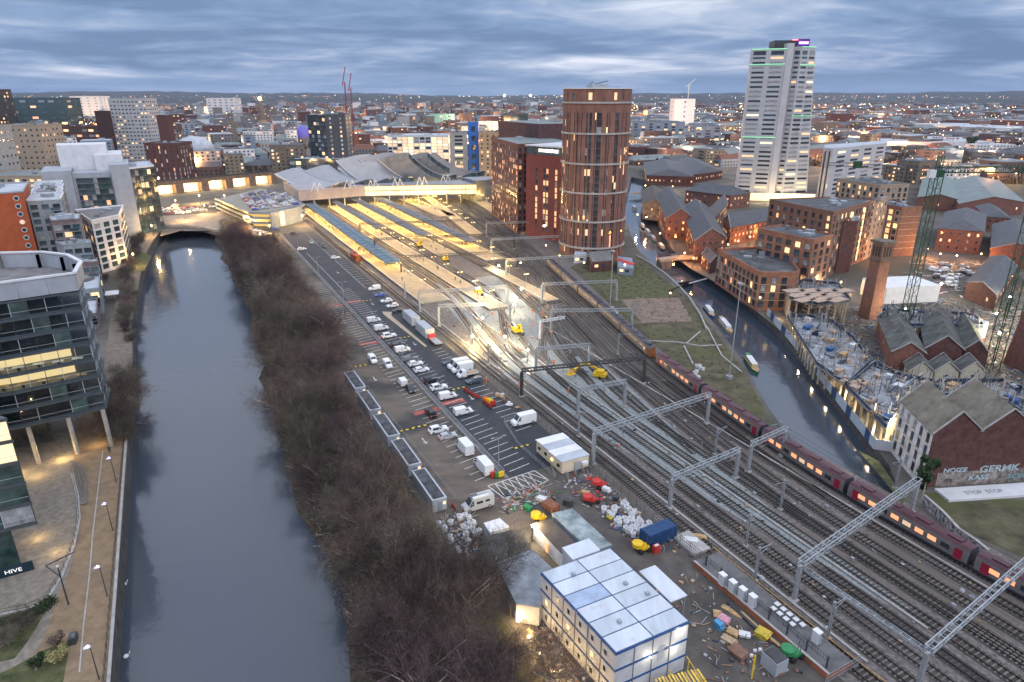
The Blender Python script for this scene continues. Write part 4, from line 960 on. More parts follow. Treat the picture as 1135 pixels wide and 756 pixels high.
# boom lift
r = empty('boom_lift', G(665, 418), 'yellow articulated boom lift with its basket low over fresh ballast', 'boom lift'); o_ = G(665, 418)
def L3(a, c, z): return o_ + Vector((US[0] * a + VQ[0] * c, US[1] * a + VQ[1] * c, z))
b = MB(); b.box(L3(0, 0, .9), (3.6, 2.2, .9), yellow, ROT + .7); b.box(L3(0, 0, 1.7), (2.0, 2.0, .9), yellow, ROT + .7); b.build('chassis', r)
b = MB(); b.bar(L3(0, 0, 2.0), L3(-4, -2.5, 3.4), .5, .5, yellow); b.bar(L3(-4, -2.5, 3.4), L3(-3, -6.5, 2.4), .4, .4, yellow); b.build('boom', r)
b = MB(); truss(b, L3(-3, -6.5, 1.4), L3(-2.4, -9, 1.4), 1.2, 1.1, yellow, .8, .1, .07); b.box(L3(-2.7, -7.8, 1.35), (2.4, 1.2, .1), yellow, ROT + H); b.build('basket', r)
b = MB()
for a in (-1.3, 1.3):
    for c_ in (-1, 1): b.tube(L3(a, c_ * 1.0, .45), L3(a, c_ * 1.3, .45), .45, rubber, n=10)
b.build('wheels', r)
# rail crane machine
def machine(px, label, s=1.0, name='rail_excavator'):
    p = G(*px); r = empty(name, p, label, 'excavator', 'yellow machines on the tracks')
    def P(a, c, z): return p + Vector((US[0] * a + VQ[0] * c, US[1] * a + VQ[1] * c, z)) * 1
    b = MB()
    for c_ in (-1, 1): b.box(P(0, c_ * .95, .45), (3.4 * s, .5, .8), steel_dk, ROT)
    b.build('tracks', r); b = MB(); b.box(P(-.3, 0, 1.5), (2.8 * s, 2.2, 1.2), yellow, ROT); b.build('body', r); b = MB(); b.box(P(.6, .6, 2.6), (1.2, 1.0, 1.1), glass, ROT); b.box(P(.6, .6, 3.2), (1.3, 1.1, .1), yellow, ROT); b.build('cab', r)
    b = MB(); b.bar(P(.8, -.4, 1.8), P(2.8, -.4, 4.2), .4, .45, yellow); b.bar(P(2.8, -.4, 4.2), P(4.6, -.4, 2.0), .3, .35, yellow); b.build('boom', r); b = MB(); b.prism([(P(4.3, -.9, 0).x, P(4.3, -.9, 0).y), (P(4.3, .1, 0).x, P(4.3, .1, 0).y), (P(5.1, 0, 0).x, P(5.1, 0, 0).y), (P(5.1, -.8, 0).x, P(5.1, -.8, 0).y)], 1.0, 2.0, steel_dk); b.build('bucket', r)
machine((573, 370), 'yellow tracked excavator beside the white portal among the floodlights'); machine((465, 274), 'yellow excavator at the end of the third platform'); machine((494, 290), 'small yellow excavator between the two inner platform ends', .8); machine((530, 327), 'orange yellow excavator right beside the brightest floodlight', .8)
# lit lattice work platform
p = W(-186, 110); r = empty('work_scaffold', p, 'galvanised lattice work platform surrounded by orange workers', 'scaffold'); b = MB(); truss(b, W(-186, 104.5, 3.2), W(-186, 114.5, 3.2), 2.6, 2.0, galv, 1.6, .1, .07); b.build('platform_frame', r)
b = MB()
for q_ in (104.5, 109.5, 114.5):
    for s_ in (-187.3, -184.7): b.tube(W(s_, q_, 0), W(s_, q_, 3.3), .09, galv)
b.build('legs', r)
p = W(-172, 97.5); r = empty('white_portal', p, 'white painted signal portal over the floodlit work area', 'portal'); b = MB(); b.box(p + Vector((0, 0, 3.2)), (.45, .45, 6.4), white, ROT); b.build('leg', r); b = MB(); truss(b, W(-172, 97.5, 5.6), W(-172, 106.5, 5.6), .5, .7, white, 1.2, .1, .06); b.build('beam', r)
# floodlights on stands
def floodset(p, h, power, label, c=(1, .86, .6), rad=.35):
    r = empty('site_floodlight', p, label, 'floodlight', 'tripod floodlights on the works'); b = MB(); b.tube(p, p + Vector((0, 0, h)), .06, steel_dk)
    for k in range(3): b.tube(p + Vector((0, 0, 1.2)), p + Vector((math.cos(k * 2.1), math.sin(k * 2.1), .02)), .04, steel_dk)
    b.build('tripod', r); b = MB(); b.ball(p + Vector((0, 0, h)), rad, emis('flood_lens', (1, .93, .8), 60)); b.build('lamp_head', r); lamp(p + Vector((0, 0, h + .5)), power, c, .3, parent=r)
floodset(G(530, 334), 5.0, 9000, 'brightest floodlight, left of the workers', (1, .9, .75), .5); floodset(G(578, 330), 3.5, 4000, 'floodlight at the end of the orange boarded platform')
floodset(G(553, 302), 3, 2500, 'small floodlight beside the orange boarded platform'); floodset(G(524, 383), 3.0, 7500, 'floodlight by the fence lighting the tracks yellow', (1, .72, .3), .3); floodset(G(560, 385), 3.5, 5000, 'floodlight between excavator and fence', (1, .78, .4), .25)
floodset(G(585, 402), 4, 1800, 'dim floodlight near the dark gantry', (1, .85, .6), .2); floodset(G(570, 348), 3.5, 2500, 'floodlight just behind the white portal', (1, .8, .5), .25)
floodset(G(590, 600), 3.2, 1700, 'floodlight shining on the white walled shed', (1, .75, .38), .2); floodset(G(535, 365), 4, 2500, 'floodlight between the fence and the excavator', (1, .75, .4), .2)
# ================================================================ building helpers
WM = {}
def win_mesh(w, h, m, frame=None, sill=False, bars=0):
    k = (round(w, 1), round(h, 1), m.name, frame.name if frame else '', sill, bars)
    if k not in WM:
        b = MB(); b.box((0, -.02, 0), (w, .08, h), m)
        if frame:
            t = .1 if w < 3 else .14
            for s in (-1, 1): b.box((s * (w / 2 + t / 2), .02, 0), (t, .14, h + 2 * t), frame); b.box((0, .022, s * (h / 2 + t / 2)), (w, .14, t), frame)
            for j in range(bars): b.box((-w / 2 + w * (j + 1) / (bars + 1), .021, 0), (.07, .1, h), frame)
        if sill: b.box((0, .07, -h / 2 - .16), (w + .3, .22, .1), sill if sill is not True else stone)
        o = b.build('window_mesh'); WM[k] = (o.data, b); bpy.data.objects.remove(o)
    return WM[k]
def pick(lp, dark=None, warm=None):
    r_ = random.random()
    if r_ < lp: return random.choice(warm or (lit, lit, lit_b, lit_o))
    if r_ < lp + .12: return curtain
    return random.choice(dark or (glass, glass, glass_b))
class Bld:
    def __init__(s, name, label, base, cat='building', group=None): s.r = empty(name, base, label, cat, group); s.w = []
    def walls(s, poly, z0, z1, m, roof=None, name='walls', parapet=.6, trim=None):
        b = MB(); b.prism(poly, z0, z1, m, top=m); b.build(name, s.r)
        if roof:
            b = MB(); n = len(poly); cx = sum(p[0] for p in poly) / n; cy = sum(p[1] for p in poly) / n; ins = [(cx + (p[0] - cx) * .965, cy + (p[1] - cy) * .965) for p in poly]
            b.sheet(ins, z1 + .02, roof); b.build('roof', s.r)
            if parapet:
                b = MB()
                for i in range(n): b.bar((poly[i][0], poly[i][1], z1 + parapet / 2), (poly[(i + 1) % n][0], poly[(i + 1) % n][1], z1 + parapet / 2), .35, parapet, trim or m)
                b.build('parapet', s.r)
            if parapet:
                a0 = ins[0]
                units = MB(); rnd = random.Random(int(abs(cx * 7 + cy)))
                for k in range(rnd.randint(3, 7)):
                    t, u = rnd.uniform(.2, .8), rnd.uniform(.25, .75); x = (ins[0][0] * (1 - t) + ins[1][0] * t) * (1 - u) + (ins[-1][0] * (1 - t) + ins[-2][0] * t) * u; y = (ins[0][1] * (1 - t) + ins[1][1] * t) * (1 - u) + (ins[-1][1] * (1 - t) + ins[-2][1] * t) * u
                    uu = MB(); d = (rnd.uniform(1, 4), rnd.uniform(1, 3), rnd.uniform(.6, 1.8)); uu.box((x, y, z1 + .03 + d[2] / 2), d, random.choice((cladg, galv, conc_dk)), rnd.uniform(0, 3)); uu.build('roof_plant', s.r)
    def grid(s, p0, p1, z0, z1, cols, rows, ww, hh, lp=.15, frame=None, sill=False, bars=0, mats=None, warm=None, skip=None, margin=.0, off=.02):
        'windows on the wall p0-p1, outward to the right of the direction p0->p1'
        p0 = Vector((p0[0], p0[1], 0)); p1 = Vector((p1[0], p1[1], 0)); d = p1 - p0; Ln = d.length; d.normalize(); nn = Vector((d.y, -d.x, 0)); mid = (p0 + p1) / 2
        if nn.dot(-mid) < 0: nn = -nn
        rz = math.atan2(nn.y, nn.x) - math.pi / 2
        for r_ in range(rows):
            z = z0 + (z1 - z0) * (r_ + .5) / rows
            for c in range(cols):
                if skip and skip(c, r_): continue
                t = margin + (Ln - 2 * margin) * (c + .5) / cols; m = pick(lp, mats, warm)
                w_ = ww if isinstance(ww, (int, float)) else ww[c % len(ww)]
                s.w.append((p0 + d * t + nn * off + Vector((0, 0, z)), rz, w_, hh, m, frame, sill, bars))
    def done(s, limit=100, name='window'):
        W_ = s.w; idx = sorted(range(len(W_)), key=lambda i: (W_[i][0] - Vector((0, 0, CAM_H))).length / (W_[i][2] * W_[i][3]) ** .5)
        keep = set(idx[:limit]); rest = MB()
        for i, (p, rz, w, h, m, fr, si, ba) in enumerate(W_):
            me, tb = win_mesh(w, h, m, fr, si, ba)
            if i in keep: link(name, me, s.r, p - BASE[s.r], rz)
            else:
                ca, sa = math.cos(rz), math.sin(rz); o = len(rest.v); rest.v += [(x * ca - y * sa + p.x, x * sa + y * ca + p.y, z + p.z) for x, y, z in tb.v]
                rest.f += [tuple(o + k for k in f) for f in tb.f]; rest.mi += [rest.m(tb.ms[k]) for k in tb.mi]
        if rest.f: rest.build('windows', s.r)['kind'] = 'stuff'
        return s.r
def PXs(px, z): return [G(x, y, z) for x, y in px]
def block(name, label, px, z, wm, rm=None, floors=None, colw=3.4, win=(1.3, 1.6), lp=.15, frame=None, sill=False, bars=0, z0=1.0, group=None, mats=None, warm=None, ground=True, parapet=.6, trim=None, cat='building', world=None, bands=None, top=1.0, faces=None, skip=None, limit=100):
    P = world or PXs(px, z); B = Bld(name, label, (P[0][0], P[0][1], 0), cat, group); B.walls(P, 0, z, wm, rm or flatroof, parapet=parapet, trim=trim)
    n = len(P); A = sum(P[k][0] * P[(k + 1) % n][1] - P[(k + 1) % n][0] * P[k][1] for k in range(n)); fl = floors or max(2, int((z - z0) / 3.1)); vis = []
    for k in range(n):
        a, c = P[k], P[(k + 1) % n]
        if A < 0: a, c = c, a
        a = Vector((a[0], a[1], 0)); c = Vector((c[0], c[1], 0)); d = c - a; nn = Vector((d.y, -d.x, 0)); mid = (a + c) / 2
        if nn.dot(-mid) > 0 and d.length > 4: vis.append((a, c))
    for i, (a, c) in enumerate(vis):
        if faces is not None and i not in faces: continue
        Ln = (c - a).length; cols = max(1, int(Ln / colw)); B.grid(a, c, z0, z - top, cols, fl, win[0], win[1], lp, frame, sill, bars, mats, warm, skip)
    if bands:
        b = MB()
        for f in range(1, fl):
            zz_ = z0 + (z - top - z0) * f / fl
            for a, c in vis: b.bar(a + Vector((0, 0, zz_)), c + Vector((0, 0, zz_)), .3, .28, bands)
        b.build('floor_band', B.r)
    return B if limit is None else (B.done(limit), B)[1]
def gable(name, label, a, c, depth, ze, zr, wm, rm, floors=2, colw=3.2, lp=.2, win=(.9, 1.3), group=None, hip=0.0, over=.5, cat='building', frame=None):
    'gable end a-c towards the camera; depth is the vector to the far end'
    a = Vector((a[0], a[1], 0)); c = Vector((c[0], c[1], 0)); dv = Vector((depth[0], depth[1], 0)); B = Bld(name, label, a, cat, group); b = MB(); b.prism([a, c, c + dv, a + dv], 0, ze, wm, top=wm); m0 = (a + c) / 2; m1 = m0 + dv
    u = (c - a).normalized(); v = dv.normalized(); Z = lambda p, z: Vector((p.x, p.y, z))
    r0 = m0 + v * hip; r1 = m1 - v * hip
    if not hip:
        b.face([Z(a, ze), Z(c, ze), Z(m0, zr - .05)], wm); b.face([Z(c + dv, ze), Z(a + dv, ze), Z(m1, zr - .05)], wm)
    b.build('walls', B.r); b = MB(); oa, oc = a - u * over - v * over * .6, c + u * over - v * over * .6; fa, fc = a + dv - u * over + v * over * .6, c + dv + u * over + v * over * .6
    if not hip: r0 = r0 - v * over * .6; r1 = r1 + v * over * .6
    dz = .14
    for q in ([oc, fc, r1, r0], [fa, oa, r0, r1]):
        zz_ = [ze, ze, zr, zr]; P = [Z(p, z_) for p, z_ in zip(q, zz_)]; b.face([p + Vector((0, 0, dz)) for p in P], rm); b.face([p for p in reversed(P)], rm)
        b.bar(P[0] + Vector((0, 0, .06)), P[1] + Vector((0, 0, .06)), .16, .2, rm)
    if hip:
        b.face([Z(oa, ze + dz), Z(oc, ze + dz), Z(r0, zr + dz)], rm); b.face([Z(fc, ze + dz), Z(fa, ze + dz), Z(r1, zr + dz)], rm)
    else:
        for p, q in ((oa, r0), (oc, r0), (fa, r1), (fc, r1)): b.bar(Z(p, ze + .12), Z(q, zr + .12), .22, .25, concrete)
    b.build('roof', B.r)
    for p, q in ((a, c), (c, c + dv), (a + dv, a)):
        mid = (p + q) / 2; d = q - p; nn = Vector((d.y, -d.x, 0))
        cen = (a + c) / 2 + dv / 2
        if nn.dot(mid - cen) < 0: nn = -nn
        if nn.dot(-mid) > 0: B.grid(p, q, .6, ze - .3, max(1, int(d.length / colw)), floors, win[0], win[1], lp, frame)
    B.done(60); return B
def deco_text(B, s, size, m, loc, nn, name='sign_lettering', **k):
    rz = math.atan2(nn[1], nn[0]) + math.pi / 2; return text(s, size, m, loc, (math.pi / 2, 0, rz), name, B.r if hasattr(B, 'r') else B, **k)
# ================================================================ left bank
# foreground glass office on stilts
B = Bld('glass_office', 'foreground glass office on stilts with curved grey crown and two brightly lit floors', W(-155, -20, 0)); r = B.r
fpt = [(-155.2, -19.4), (-166, -19.2), (-175, -22.5), (-181, -28), (-184, -36), (-186, -60), (-152, -60), (-152.6, -34)]
def ring(q, e=0.0):
    cx, cy = -168, -42; return [W(cx + (s - cx) * (1 + e), cy + (t - cy) * (1 + e)) for s, t in q]
b = MB()
core = [(-159, -24), (-172, -26), (-178, -34), (-180, -58), (-156, -58), (-156.4, -34)]
for k in range(9): z = 9.1 + 3.72 * k; (b.prism(ring(fpt), z, z + .35, mat('slab_edge_dark', (.07, .08, .09), .4, .1, 1)) if k < 8 else None)
b.build('floor_slab', r)['kind'] = 'stuff'
wallin = {2: 1, 3: 1}
intr = mat('office_interior', (.10, .11, .12), .8, .2, .4); intl = emis('office_interior_lit', (1, .70, .32), .55, base=(.7, .6, .45)); offw = mat('frame_pale', (.42, .46, .48), .4, .06, 1)
glz = bpy.data.materials.new('clear_glazing'); glz.use_nodes = True; t_ = glz.node_tree; t_.nodes.clear(); g1 = t_.nodes.new('ShaderNodeBsdfTransparent'); g1.inputs[0].default_value = (.72, .8, .82, 1); g2 = t_.nodes.new('ShaderNodeBsdfGlossy'); g2.inputs[1].default_value = .04; fr = t_.nodes.new('ShaderNodeLayerWeight'); fr.inputs[0].default_value = .35
mx_ = t_.nodes.new('ShaderNodeMixShader'); ou = t_.nodes.new('ShaderNodeOutputMaterial'); t_.links.new(fr.outputs['Facing'], mx_.inputs[0]); t_.links.new(g1.outputs[0], mx_.inputs[1]); t_.links.new(g2.outputs[0], mx_.inputs[2]); t_.links.new(mx_.outputs[0], ou.inputs[0])
for k in range(7):
    z = 9.45 + 3.72 * k; litf = k in (2, 3); hh = 3.3
    b = MB(); b.prism(ring([(-160, -24), (-172, -26), (-178, -34), (-180, -58), (-158.5, -58), (-158.5, -34)]), z + .01, z + hh, intl if litf else intr, cap=False); b.build('inner_wall', r)
    edge = [(-152.7, -60), (-152.9, -34), (-155.4, -19.7), (-166, -19.6)]
    for i, (a, c) in enumerate(zip(edge, edge[1:])):
        a_, c_ = W(*a), W(*c); n = (7, 5, 4)[i]
        for j in range(n):
            p, q = a_.lerp(c_, j / n), a_.lerp(c_, (j + 1) / n); pn = MB(); pn.face([(p.x, p.y, z + .45), (q.x, q.y, z + .45), (q.x, q.y, z + hh), (p.x, p.y, z + hh)], glz if (litf or (j + k + i) % 4) else glass_g); g_ = pn.build('glass_pane', r)
            fr_ = MB(); fr_.bar((p.x, p.y, z), (p.x, p.y, z + hh), .1, .14, offw if (j + k) % 2 else steel_dk); fr_.build('mullion', g_)
        b = MB(); b.bar(a_ + Vector((0, 0, z + .25)), c_ + Vector((0, 0, z + .25)), .16, .5, mat('spandrel', (.05, .07, .085), .3, .1, 1)); b.bar(a_ + Vector((0, 0, z + 1.3)), c_ + Vector((0, 0, z + 1.3)), .06, .06, offw); b.build('spandrel_rail', r)
    if litf:
        for j in range(6):
            p = W(-155.9, -24 - 5.2 * j, z + hh - .7); lamp(p, 60, (1, .8, .48), .3, parent=r)
        for j in range(9):
            b = MB(); s_, q_ = -155.6 + .3 * (j % 2), -22.5 - 3.4 * j; b.box(W(s_, q_, z + .72), (1.2, 2.0, .06), white if k == 3 else timber, ROT); b.box(W(s_, q_, z + .36), (.2, .5, .7), steel_dk, ROT); b.build('desk', r)
b = MB(); cr = [(-155.4, -19.6), (-166, -19.3), (-175, -22.6), (-181, -28.1), (-184, -36.1), (-186, -60), (-152.3, -60), (-152.9, -34)]
crown = cladg
pts = ring(cr, .004)
for i in range(len(pts)):
    p, q = pts[i], pts[(i + 1) % len(pts)]; nsub = max(1, int((q - p).length / 4.5))
    for j in range(nsub):
        a, c = p.lerp(q, j / nsub), p.lerp(q, (j + 1) / nsub); e_ = (c - a).normalized() * .05; b.bar(a + e_ + Vector((0, 0, 37.3)), c - e_ + Vector((0, 0, 37.3)), .3, 3.2, crown)
b.build('crown_panel', r)['kind'] = 'stuff'
b = MB(); b.sheet(ring(fpt, -.01), 35.9, conc_dk); b.build('roof', r)
b = MB()
for i in range(len(pts)): b.bar(pts[i] + Vector((0, 0, 39.3)), pts[(i + 1) % len(pts)] + Vector((0, 0, 39.3)), .8, .35, cladw)
b.build('crown_rim', r); b = MB()
for i in range(12):
    p = ring(fpt, -.06)[i % 8]; b.box((p.x, p.y, 37.4), (.5, .5, 3), conc_dk)
b.build('roof_post', r)
for s, q in ((-155.6, -20.2), (-154.8, -26.5), (-154.2, -33.5), (-153.8, -42), (-178, -30)):
    b = MB(); b.tube(W(s, q, 0), W(s + .6, q, 9.1), .45, concrete, n=12); b.build('stilt', r)
b = MB(); b.prism([W(-164, -32), W(-176, -34), W(-178, -58), W(-164, -58)], .01, 9, glass); b.build('lobby', r)
for s, q, pw in ((-153.5, -29, 420), (-157, -23, 150), (-151, -37, 420), (-148, -33, 200), (-118, -26.6, 140), (-124, -30, 160)): lamp(W(s, q, 1.6), pw, (1, .66, .24), .2)
# second glass office at the left edge
B = Bld('glass_office', 'nearer glass office at the left edge above a dark shop sign', W(-115, -29.5, 0)); r = B.r
fp2 = [(-114.6, -27.2), (-127, -36.5), (-134, -60), (-113.5, -60)]
b = MB(); b.prism([W(-117.3, -31.6), W(-127, -40), W(-132, -60), (W(-117, -60))], .02, 8.1, glass_g); b.build('ground_floor', r)
b = MB(); b.prism([W(-116.8, -31.2), W(-127, -39.5), W(-132, -60), (W(-116.2, -60))], 8.6, 26.8, glass); b.build('core', r)
for k in range(6):
    z = 8.1 + 3.7 * k; b = MB(); b.prism([W(*p) for p in fp2], z, z + .55, mat('slab_edge_dark', (.07, .08, .09))); b.build('floor_slab', r)
    if k == 5: continue
    for (a, c), n in zip((((-114.75, -27.4), (-113.6, -60)), ((-114.9, -27.5), (-126.9, -36.6))), (8, 4)):
        a_, c_ = W(*a), W(*c)
        for j in range(n):
            p, q = a_.lerp(c_, j / n), a_.lerp(c_, (j + 1) / n); pn = MB(); pn.face([(p.x, p.y, z + .6), (q.x, q.y, z + .6), (q.x, q.y, z + 3.68), (p.x, p.y, z + 3.68)], intl if k in (3, 4) and (n == 8 or j < 2) else (glass_g if (j + k) % 3 else curtain)); g_ = pn.build('glass_pane', r)
            fr_ = MB(); fr_.bar((p.x, p.y, z + .5), (p.x, p.y, z + 3.7), .12, .12, offw if j % 2 else steel_dk); fr_.bar((p.x, p.y, z + 1.5), (q.x, q.y, z + 1.5), .06, .06, offw); fr_.build('mullion', g_)
sg = MB(); a_, c_ = W(-114.6, -29.4), W(-113.8, -44); sg.bar(a_ + Vector((0, 0, .9)), c_ + Vector((0, 0, .9)), .25, 1.7, mat('sign_navy', (.01, .03, .045), .5, .1, 1)); sg.build('shop_sign', r)
nn = Vector((US[0], US[1], 0)); deco_text(r, 'HIVE', .95, emis('sign_white', (1, 1, 1), .5), W(-114.05, -32.0, 1.0), nn, bold=.0, sx=1.2)
b = MB(); p = W(-114.1, -34.9, .95); b.tube(p, p + nn * .06, .42, MATS['sign_white'], n=14); b.build('sign_emblem', r)
# apartments and offices further up the bank
orange = mat('render_orange', (.40, .095, .035), .85, .1, .6)
B = Bld('apartment_block', 'orange rendered apartment wall with round windows beside grey balconies', W(-300, -60, 0)); 
P = [W(-312, -49.5), W(-306, -74), W(-340, -80), W(-345, -52)]
B.walls(P, 0, 38, orange, roof_pale, trim=cladg)
for k in range(11):
    z = 6 + 3 * k; p = W(-311.3, -51.8, z); fr_ = MB(); d_ = nn; fr_.tube(p, p + d_ * .12, .95, cladw, n=14); fr_.tube(p, p + d_ * .16, .7, lit_o if k in (7, 2) else glass, n=14); fr_.build('porthole_window', B.r)
B.grid(W(-310.4, -57), W(-306.6, -73), 3, 36, 3, 11, 2.4, 1.7, .25, white, warm=(lit_o, lit_b)); B.done()
pinkb = mat('brick_pinkgrey', (.19, .145, .145), .9, .2, .8); greyb = mat('render_bluegrey', (.27, .30, .33), .8, .1, .6)
for i, (s0, s1, q0, z, m) in enumerate(((-316, -338, -38.5, 34, greyb), (-338, -362, -41, 33, pinkb), (-362, -384, -43, 32.5, pinkb), (-384, -405, -45.5, 32, greyb), (-300, -317, -32, 28, pinkb), (-293, -300, -29.3, 20, greyb), (-286, -293, -27.6, 14, pinkb), (-265, -286, -27.2, 9, greyb), (-245, -265, -27.4, 5.5, pinkb))):
    B = Bld('apartment_block', ['grey balcony apartment wing directly beside the orange wall', 'pink brick apartment wing behind the grey balcony wing', 'second pink brick apartment wing further along the towpath', 'grey end wing of the apartments with pale flat roof overhang', 'pink brick wing between two grey apartment wings', 'lower grey apartment step, next to last before the office', 'low pink brick apartment step, third from the near end', 'low grey apartment step, second from the near end', 'lowest brick apartment step at the near end of the row'][i], W(s0, q0, 0), group='stepped riverside apartment wings')
    P = [W(s0, q0), W(s1, q0 - 1), W(s1, q0 - 12), W(s0, q0 - (11 if i < 4 else 9))]; B.walls(P, 0, z, m, roof_pale, trim=cladw if z > 30 else m); B.grid(P[0], P[1], 2, z - 1, 5, max(3, int(z / 3)), 1.5, 1.8, .08, galv, mats=(glass, glass_b, brick_dk)); B.grid(P[0], P[3], 2, z - 1, 3, max(3, int(z / 3)), 2.4, 1.9, .12, galv)
    for k in range(1, int(z / 3)):
        b = MB(); b.box(W(s0 + .7, q0 - 2.2, 3 * k + .1), (1.6, 3.2, .2), galv, ROT); b.box(W(s0 + 1.45, q0 - 2.2, 3 * k + .7), (.06, 3.2, 1.0), glass_b, ROT); b.build('balcony', B.r)
    B.done()
B = block('office_building', 'white gridded office block with green tinted windows by the towpath', None, 22.5, cladw, conc_dk, 7, 4.3, (3.0, 2.1), .03, None, False, 2, 1, mats=(glass_g, glass_g, glass), world=[W(-330.5, -31.2), W(-341.5, -21.4), W(-372, -20.8), W(-366, -40)], trim=white)
# large grey office with dark glass
P0 = [W(-419.5, -17), W(-430, -5.2), W(-462, -8), W(-452, -28)]
B = block('office_building', 'glassy blue black office block with lit lower floors beside the river bridge', None, 35, glass_b, roof_pale, 10, 2.6, (2.2, 2.6), .14, steel_dk, False, 1, 1, mats=(glass_b, glass, glass_g), world=P0, trim=cladw, top=.8)
B = Bld('office_building', 'grey clad office with tall blank fins and recessed dark glass front', W(-420, -30, 0))
for nm, q0, q1, s0, s1, z in (('fin', -16.8, -25.5, -415.5, -448, 38), ('fin', -44, -57, -421, -452, 35.5), ('roof_box', -27, -50, -440, -462, 47), ('roof_box', -20, -33, -432, -465, 42)):
    b = MB(); b.prism([W(s0, q0), W(s0, q1), W(s1, q1 - 2), W(s1, q0 - 1)], 0, z, cladg if nm == 'fin' else cladw); b.build(nm, B.r)
b = MB(); b.prism([W(-419, -25.6), W(-422, -43.9), W(-450, -44), W(-450, -26)], 0, 34, cladg); b.build('walls', B.r)
B.grid(W(-418.9, -26.5), W(-421.9, -43), 2, 31.5, 8, 10, 2.0, 2.5, .07, steel_dk, mats=(glass_g, glass, glass_b)); B.done()
# ================================================================ station approach
viam = mat('viaduct_stone', (.17, .12, .09), .9, .25, .6)
va, vb = G(168, 217), G(302, 203); d = (vb - va); Lv = d.length; d.normalize(); nn_ = Vector((d.y, -d.x, 0))
r = empty('railway_viaduct', va, 'stone railway viaduct with five brightly lit arches beyond the river bridge', 'viaduct'); b = MB(); b.bar(va + Vector((0, 0, 8.7)), vb + Vector((0, 0, 8.7)), 9, 3.0, viam); b.bar(va + Vector((0, 0, 10.6)) + nn_ * 4.4, vb + Vector((0, 0, 10.6)) + nn_ * 4.4, .4, 1.1, steel_dk); b.build('deck', r)
for k in range(6):
    b = MB(); p = va.lerp(vb, k / 5); b.box((p.x, p.y, 3.6), (Lv / 5 * .3, 9, 7.2), viam, math.atan2(d.y, d.x)); b.build('pier', r)
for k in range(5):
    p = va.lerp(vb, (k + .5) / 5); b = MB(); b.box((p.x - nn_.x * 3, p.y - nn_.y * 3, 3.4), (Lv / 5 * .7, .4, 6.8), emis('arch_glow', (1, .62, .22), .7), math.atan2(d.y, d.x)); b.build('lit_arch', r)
    lamp(p + nn_ * 2.2 + Vector((0, 0, 5)), 5500, (1, .68, .3), .5, parent=r)
r = empty('river_bridge', W(-440, 10), 'concrete road bridge with dark opening over the head of the river', 'bridge'); b = MB()
bp = [W(-437, -9), W(-431, 4), W(-418, 15), W(-398, 24), W(-385, 33), W(-392, 40), W(-470, 40), W(-478, -10)]
b.prism(bp, -.6, .45, concrete, mat('bridge_deck', (.24, .215, .19), .85, .15, .2)); b.build('deck', r); b = MB()
for a, c in zip(bp[:4], bp[1:5]): b.bar(a + Vector((0, 0, .9)), c + Vector((0, 0, .9)), .4, 1.0, concrete); b.bar(a + Vector((0, 0, -.9)), c + Vector((0, 0, -.9)), .5, 1.6, conc_dk)
b.build('parapet', r)
for k in range(5):
    b = MB(); b.box(W(-450, -4 + 8 * k, -3.4), (1.4, 1.4, 5.6), conc_dk, ROT); b.build('pier', r)
# multi storey car park
Pm = [W(-478, 26), W(-410, 39), W(-402.5, 48.5), W(-424, 73), W(-470, 74), W(-520, 60)]
B = Bld('multi_storey_car_park', 'low multi storey car park with cars on its roof and yellow lit decks', W(-402, 48, 0), 'car park')
deckm = mat('car_deck', (.30, .27, .22), .8, .12, .2)
for k, z in enumerate((.3, 3.0, 5.8, 8.6)):
    b = MB(); b.prism(Pm, z - .35, z, deckm); b.build('deck', B.r)
    if z > 1:
        for a, c in zip(Pm[:5], Pm[1:5]):
            b = MB(); b.bar(a + Vector((0, 0, z + .35)), c + Vector((0, 0, z + .35)), .25, 1.15, cladb); b.build('louvre_band', B.r)
b = MB(); b.prism([W(-476, 30), W(-414, 42), W(-409, 49), W(-428, 69), W(-470, 70)], .4, 8.1, emis('deck_glow', (1, .62, .14), .45)); b.build('deck_glow_block', B.r)  # glowing block put in for the yellow light between the decks
b = MB(); a = W(-401.6, 49.6); c = W(-420, 70.5); b.bar(a + Vector((0, 0, 4.6)), c + Vector((0, 0, 4.6)), .8, 9.2, cladb); b.build('stair_front', B.r)
b = MB(); a2 = a.lerp(c, .33) + nn * .1; b.box((a2.x + nn.x * .5, a2.y + nn.y * .5, 4.8), (3.4, 1.0, 8.0), lit_b, math.atan2((c - a).y, (c - a).x)); b.build('lit_stair', B.r)
for k in range(5):
    p = Pm[0].lerp(Pm[1], .1 + .2 * k) + Vector((0, 0, 4.5)); lamp(p + Vector((-3, -6, 0)), 300, (1, .7, .25), .4, parent=B.r)
random.seed(5); cc = ['wcar', 'bcar', 'scar', 'rcar', 'gcar', 'blcar', 'bsuv', 'wsuv']; nmc = {'wcar': 'white hatchback', 'bcar': 'black hatchback', 'scar': 'silver hatchback', 'rcar': 'red hatchback', 'gcar': 'grey estate', 'blcar': 'blue hatchback', 'bsuv': 'black tall car', 'wsuv': 'white tall car'}
for row, q in enumerate((44, 50, 56.5, 63, 69)):
    for k in range(24):
        s = -420 - 3.1 * k - row * 2.5
        if not inpoly(W(s, q), [(p.x, p.y) for p in [W(-476, 30), W(-412, 41), W(-406, 48.5), W(-426, 71), W(-468, 72), W(-500, 62)]]) or random.random() < .25: continue
        kk = random.choice(cc); park(kk, s, q, H + (math.pi if random.random() < .5 else 0), nmc[kk] + ' on the roof deck of the multi storey, ' + ['row nearest the river', 'second row from the river', 'middle row', 'second row from the station', 'row nearest the station'][row], 'cars on the roof of the multi storey', z=8.62)
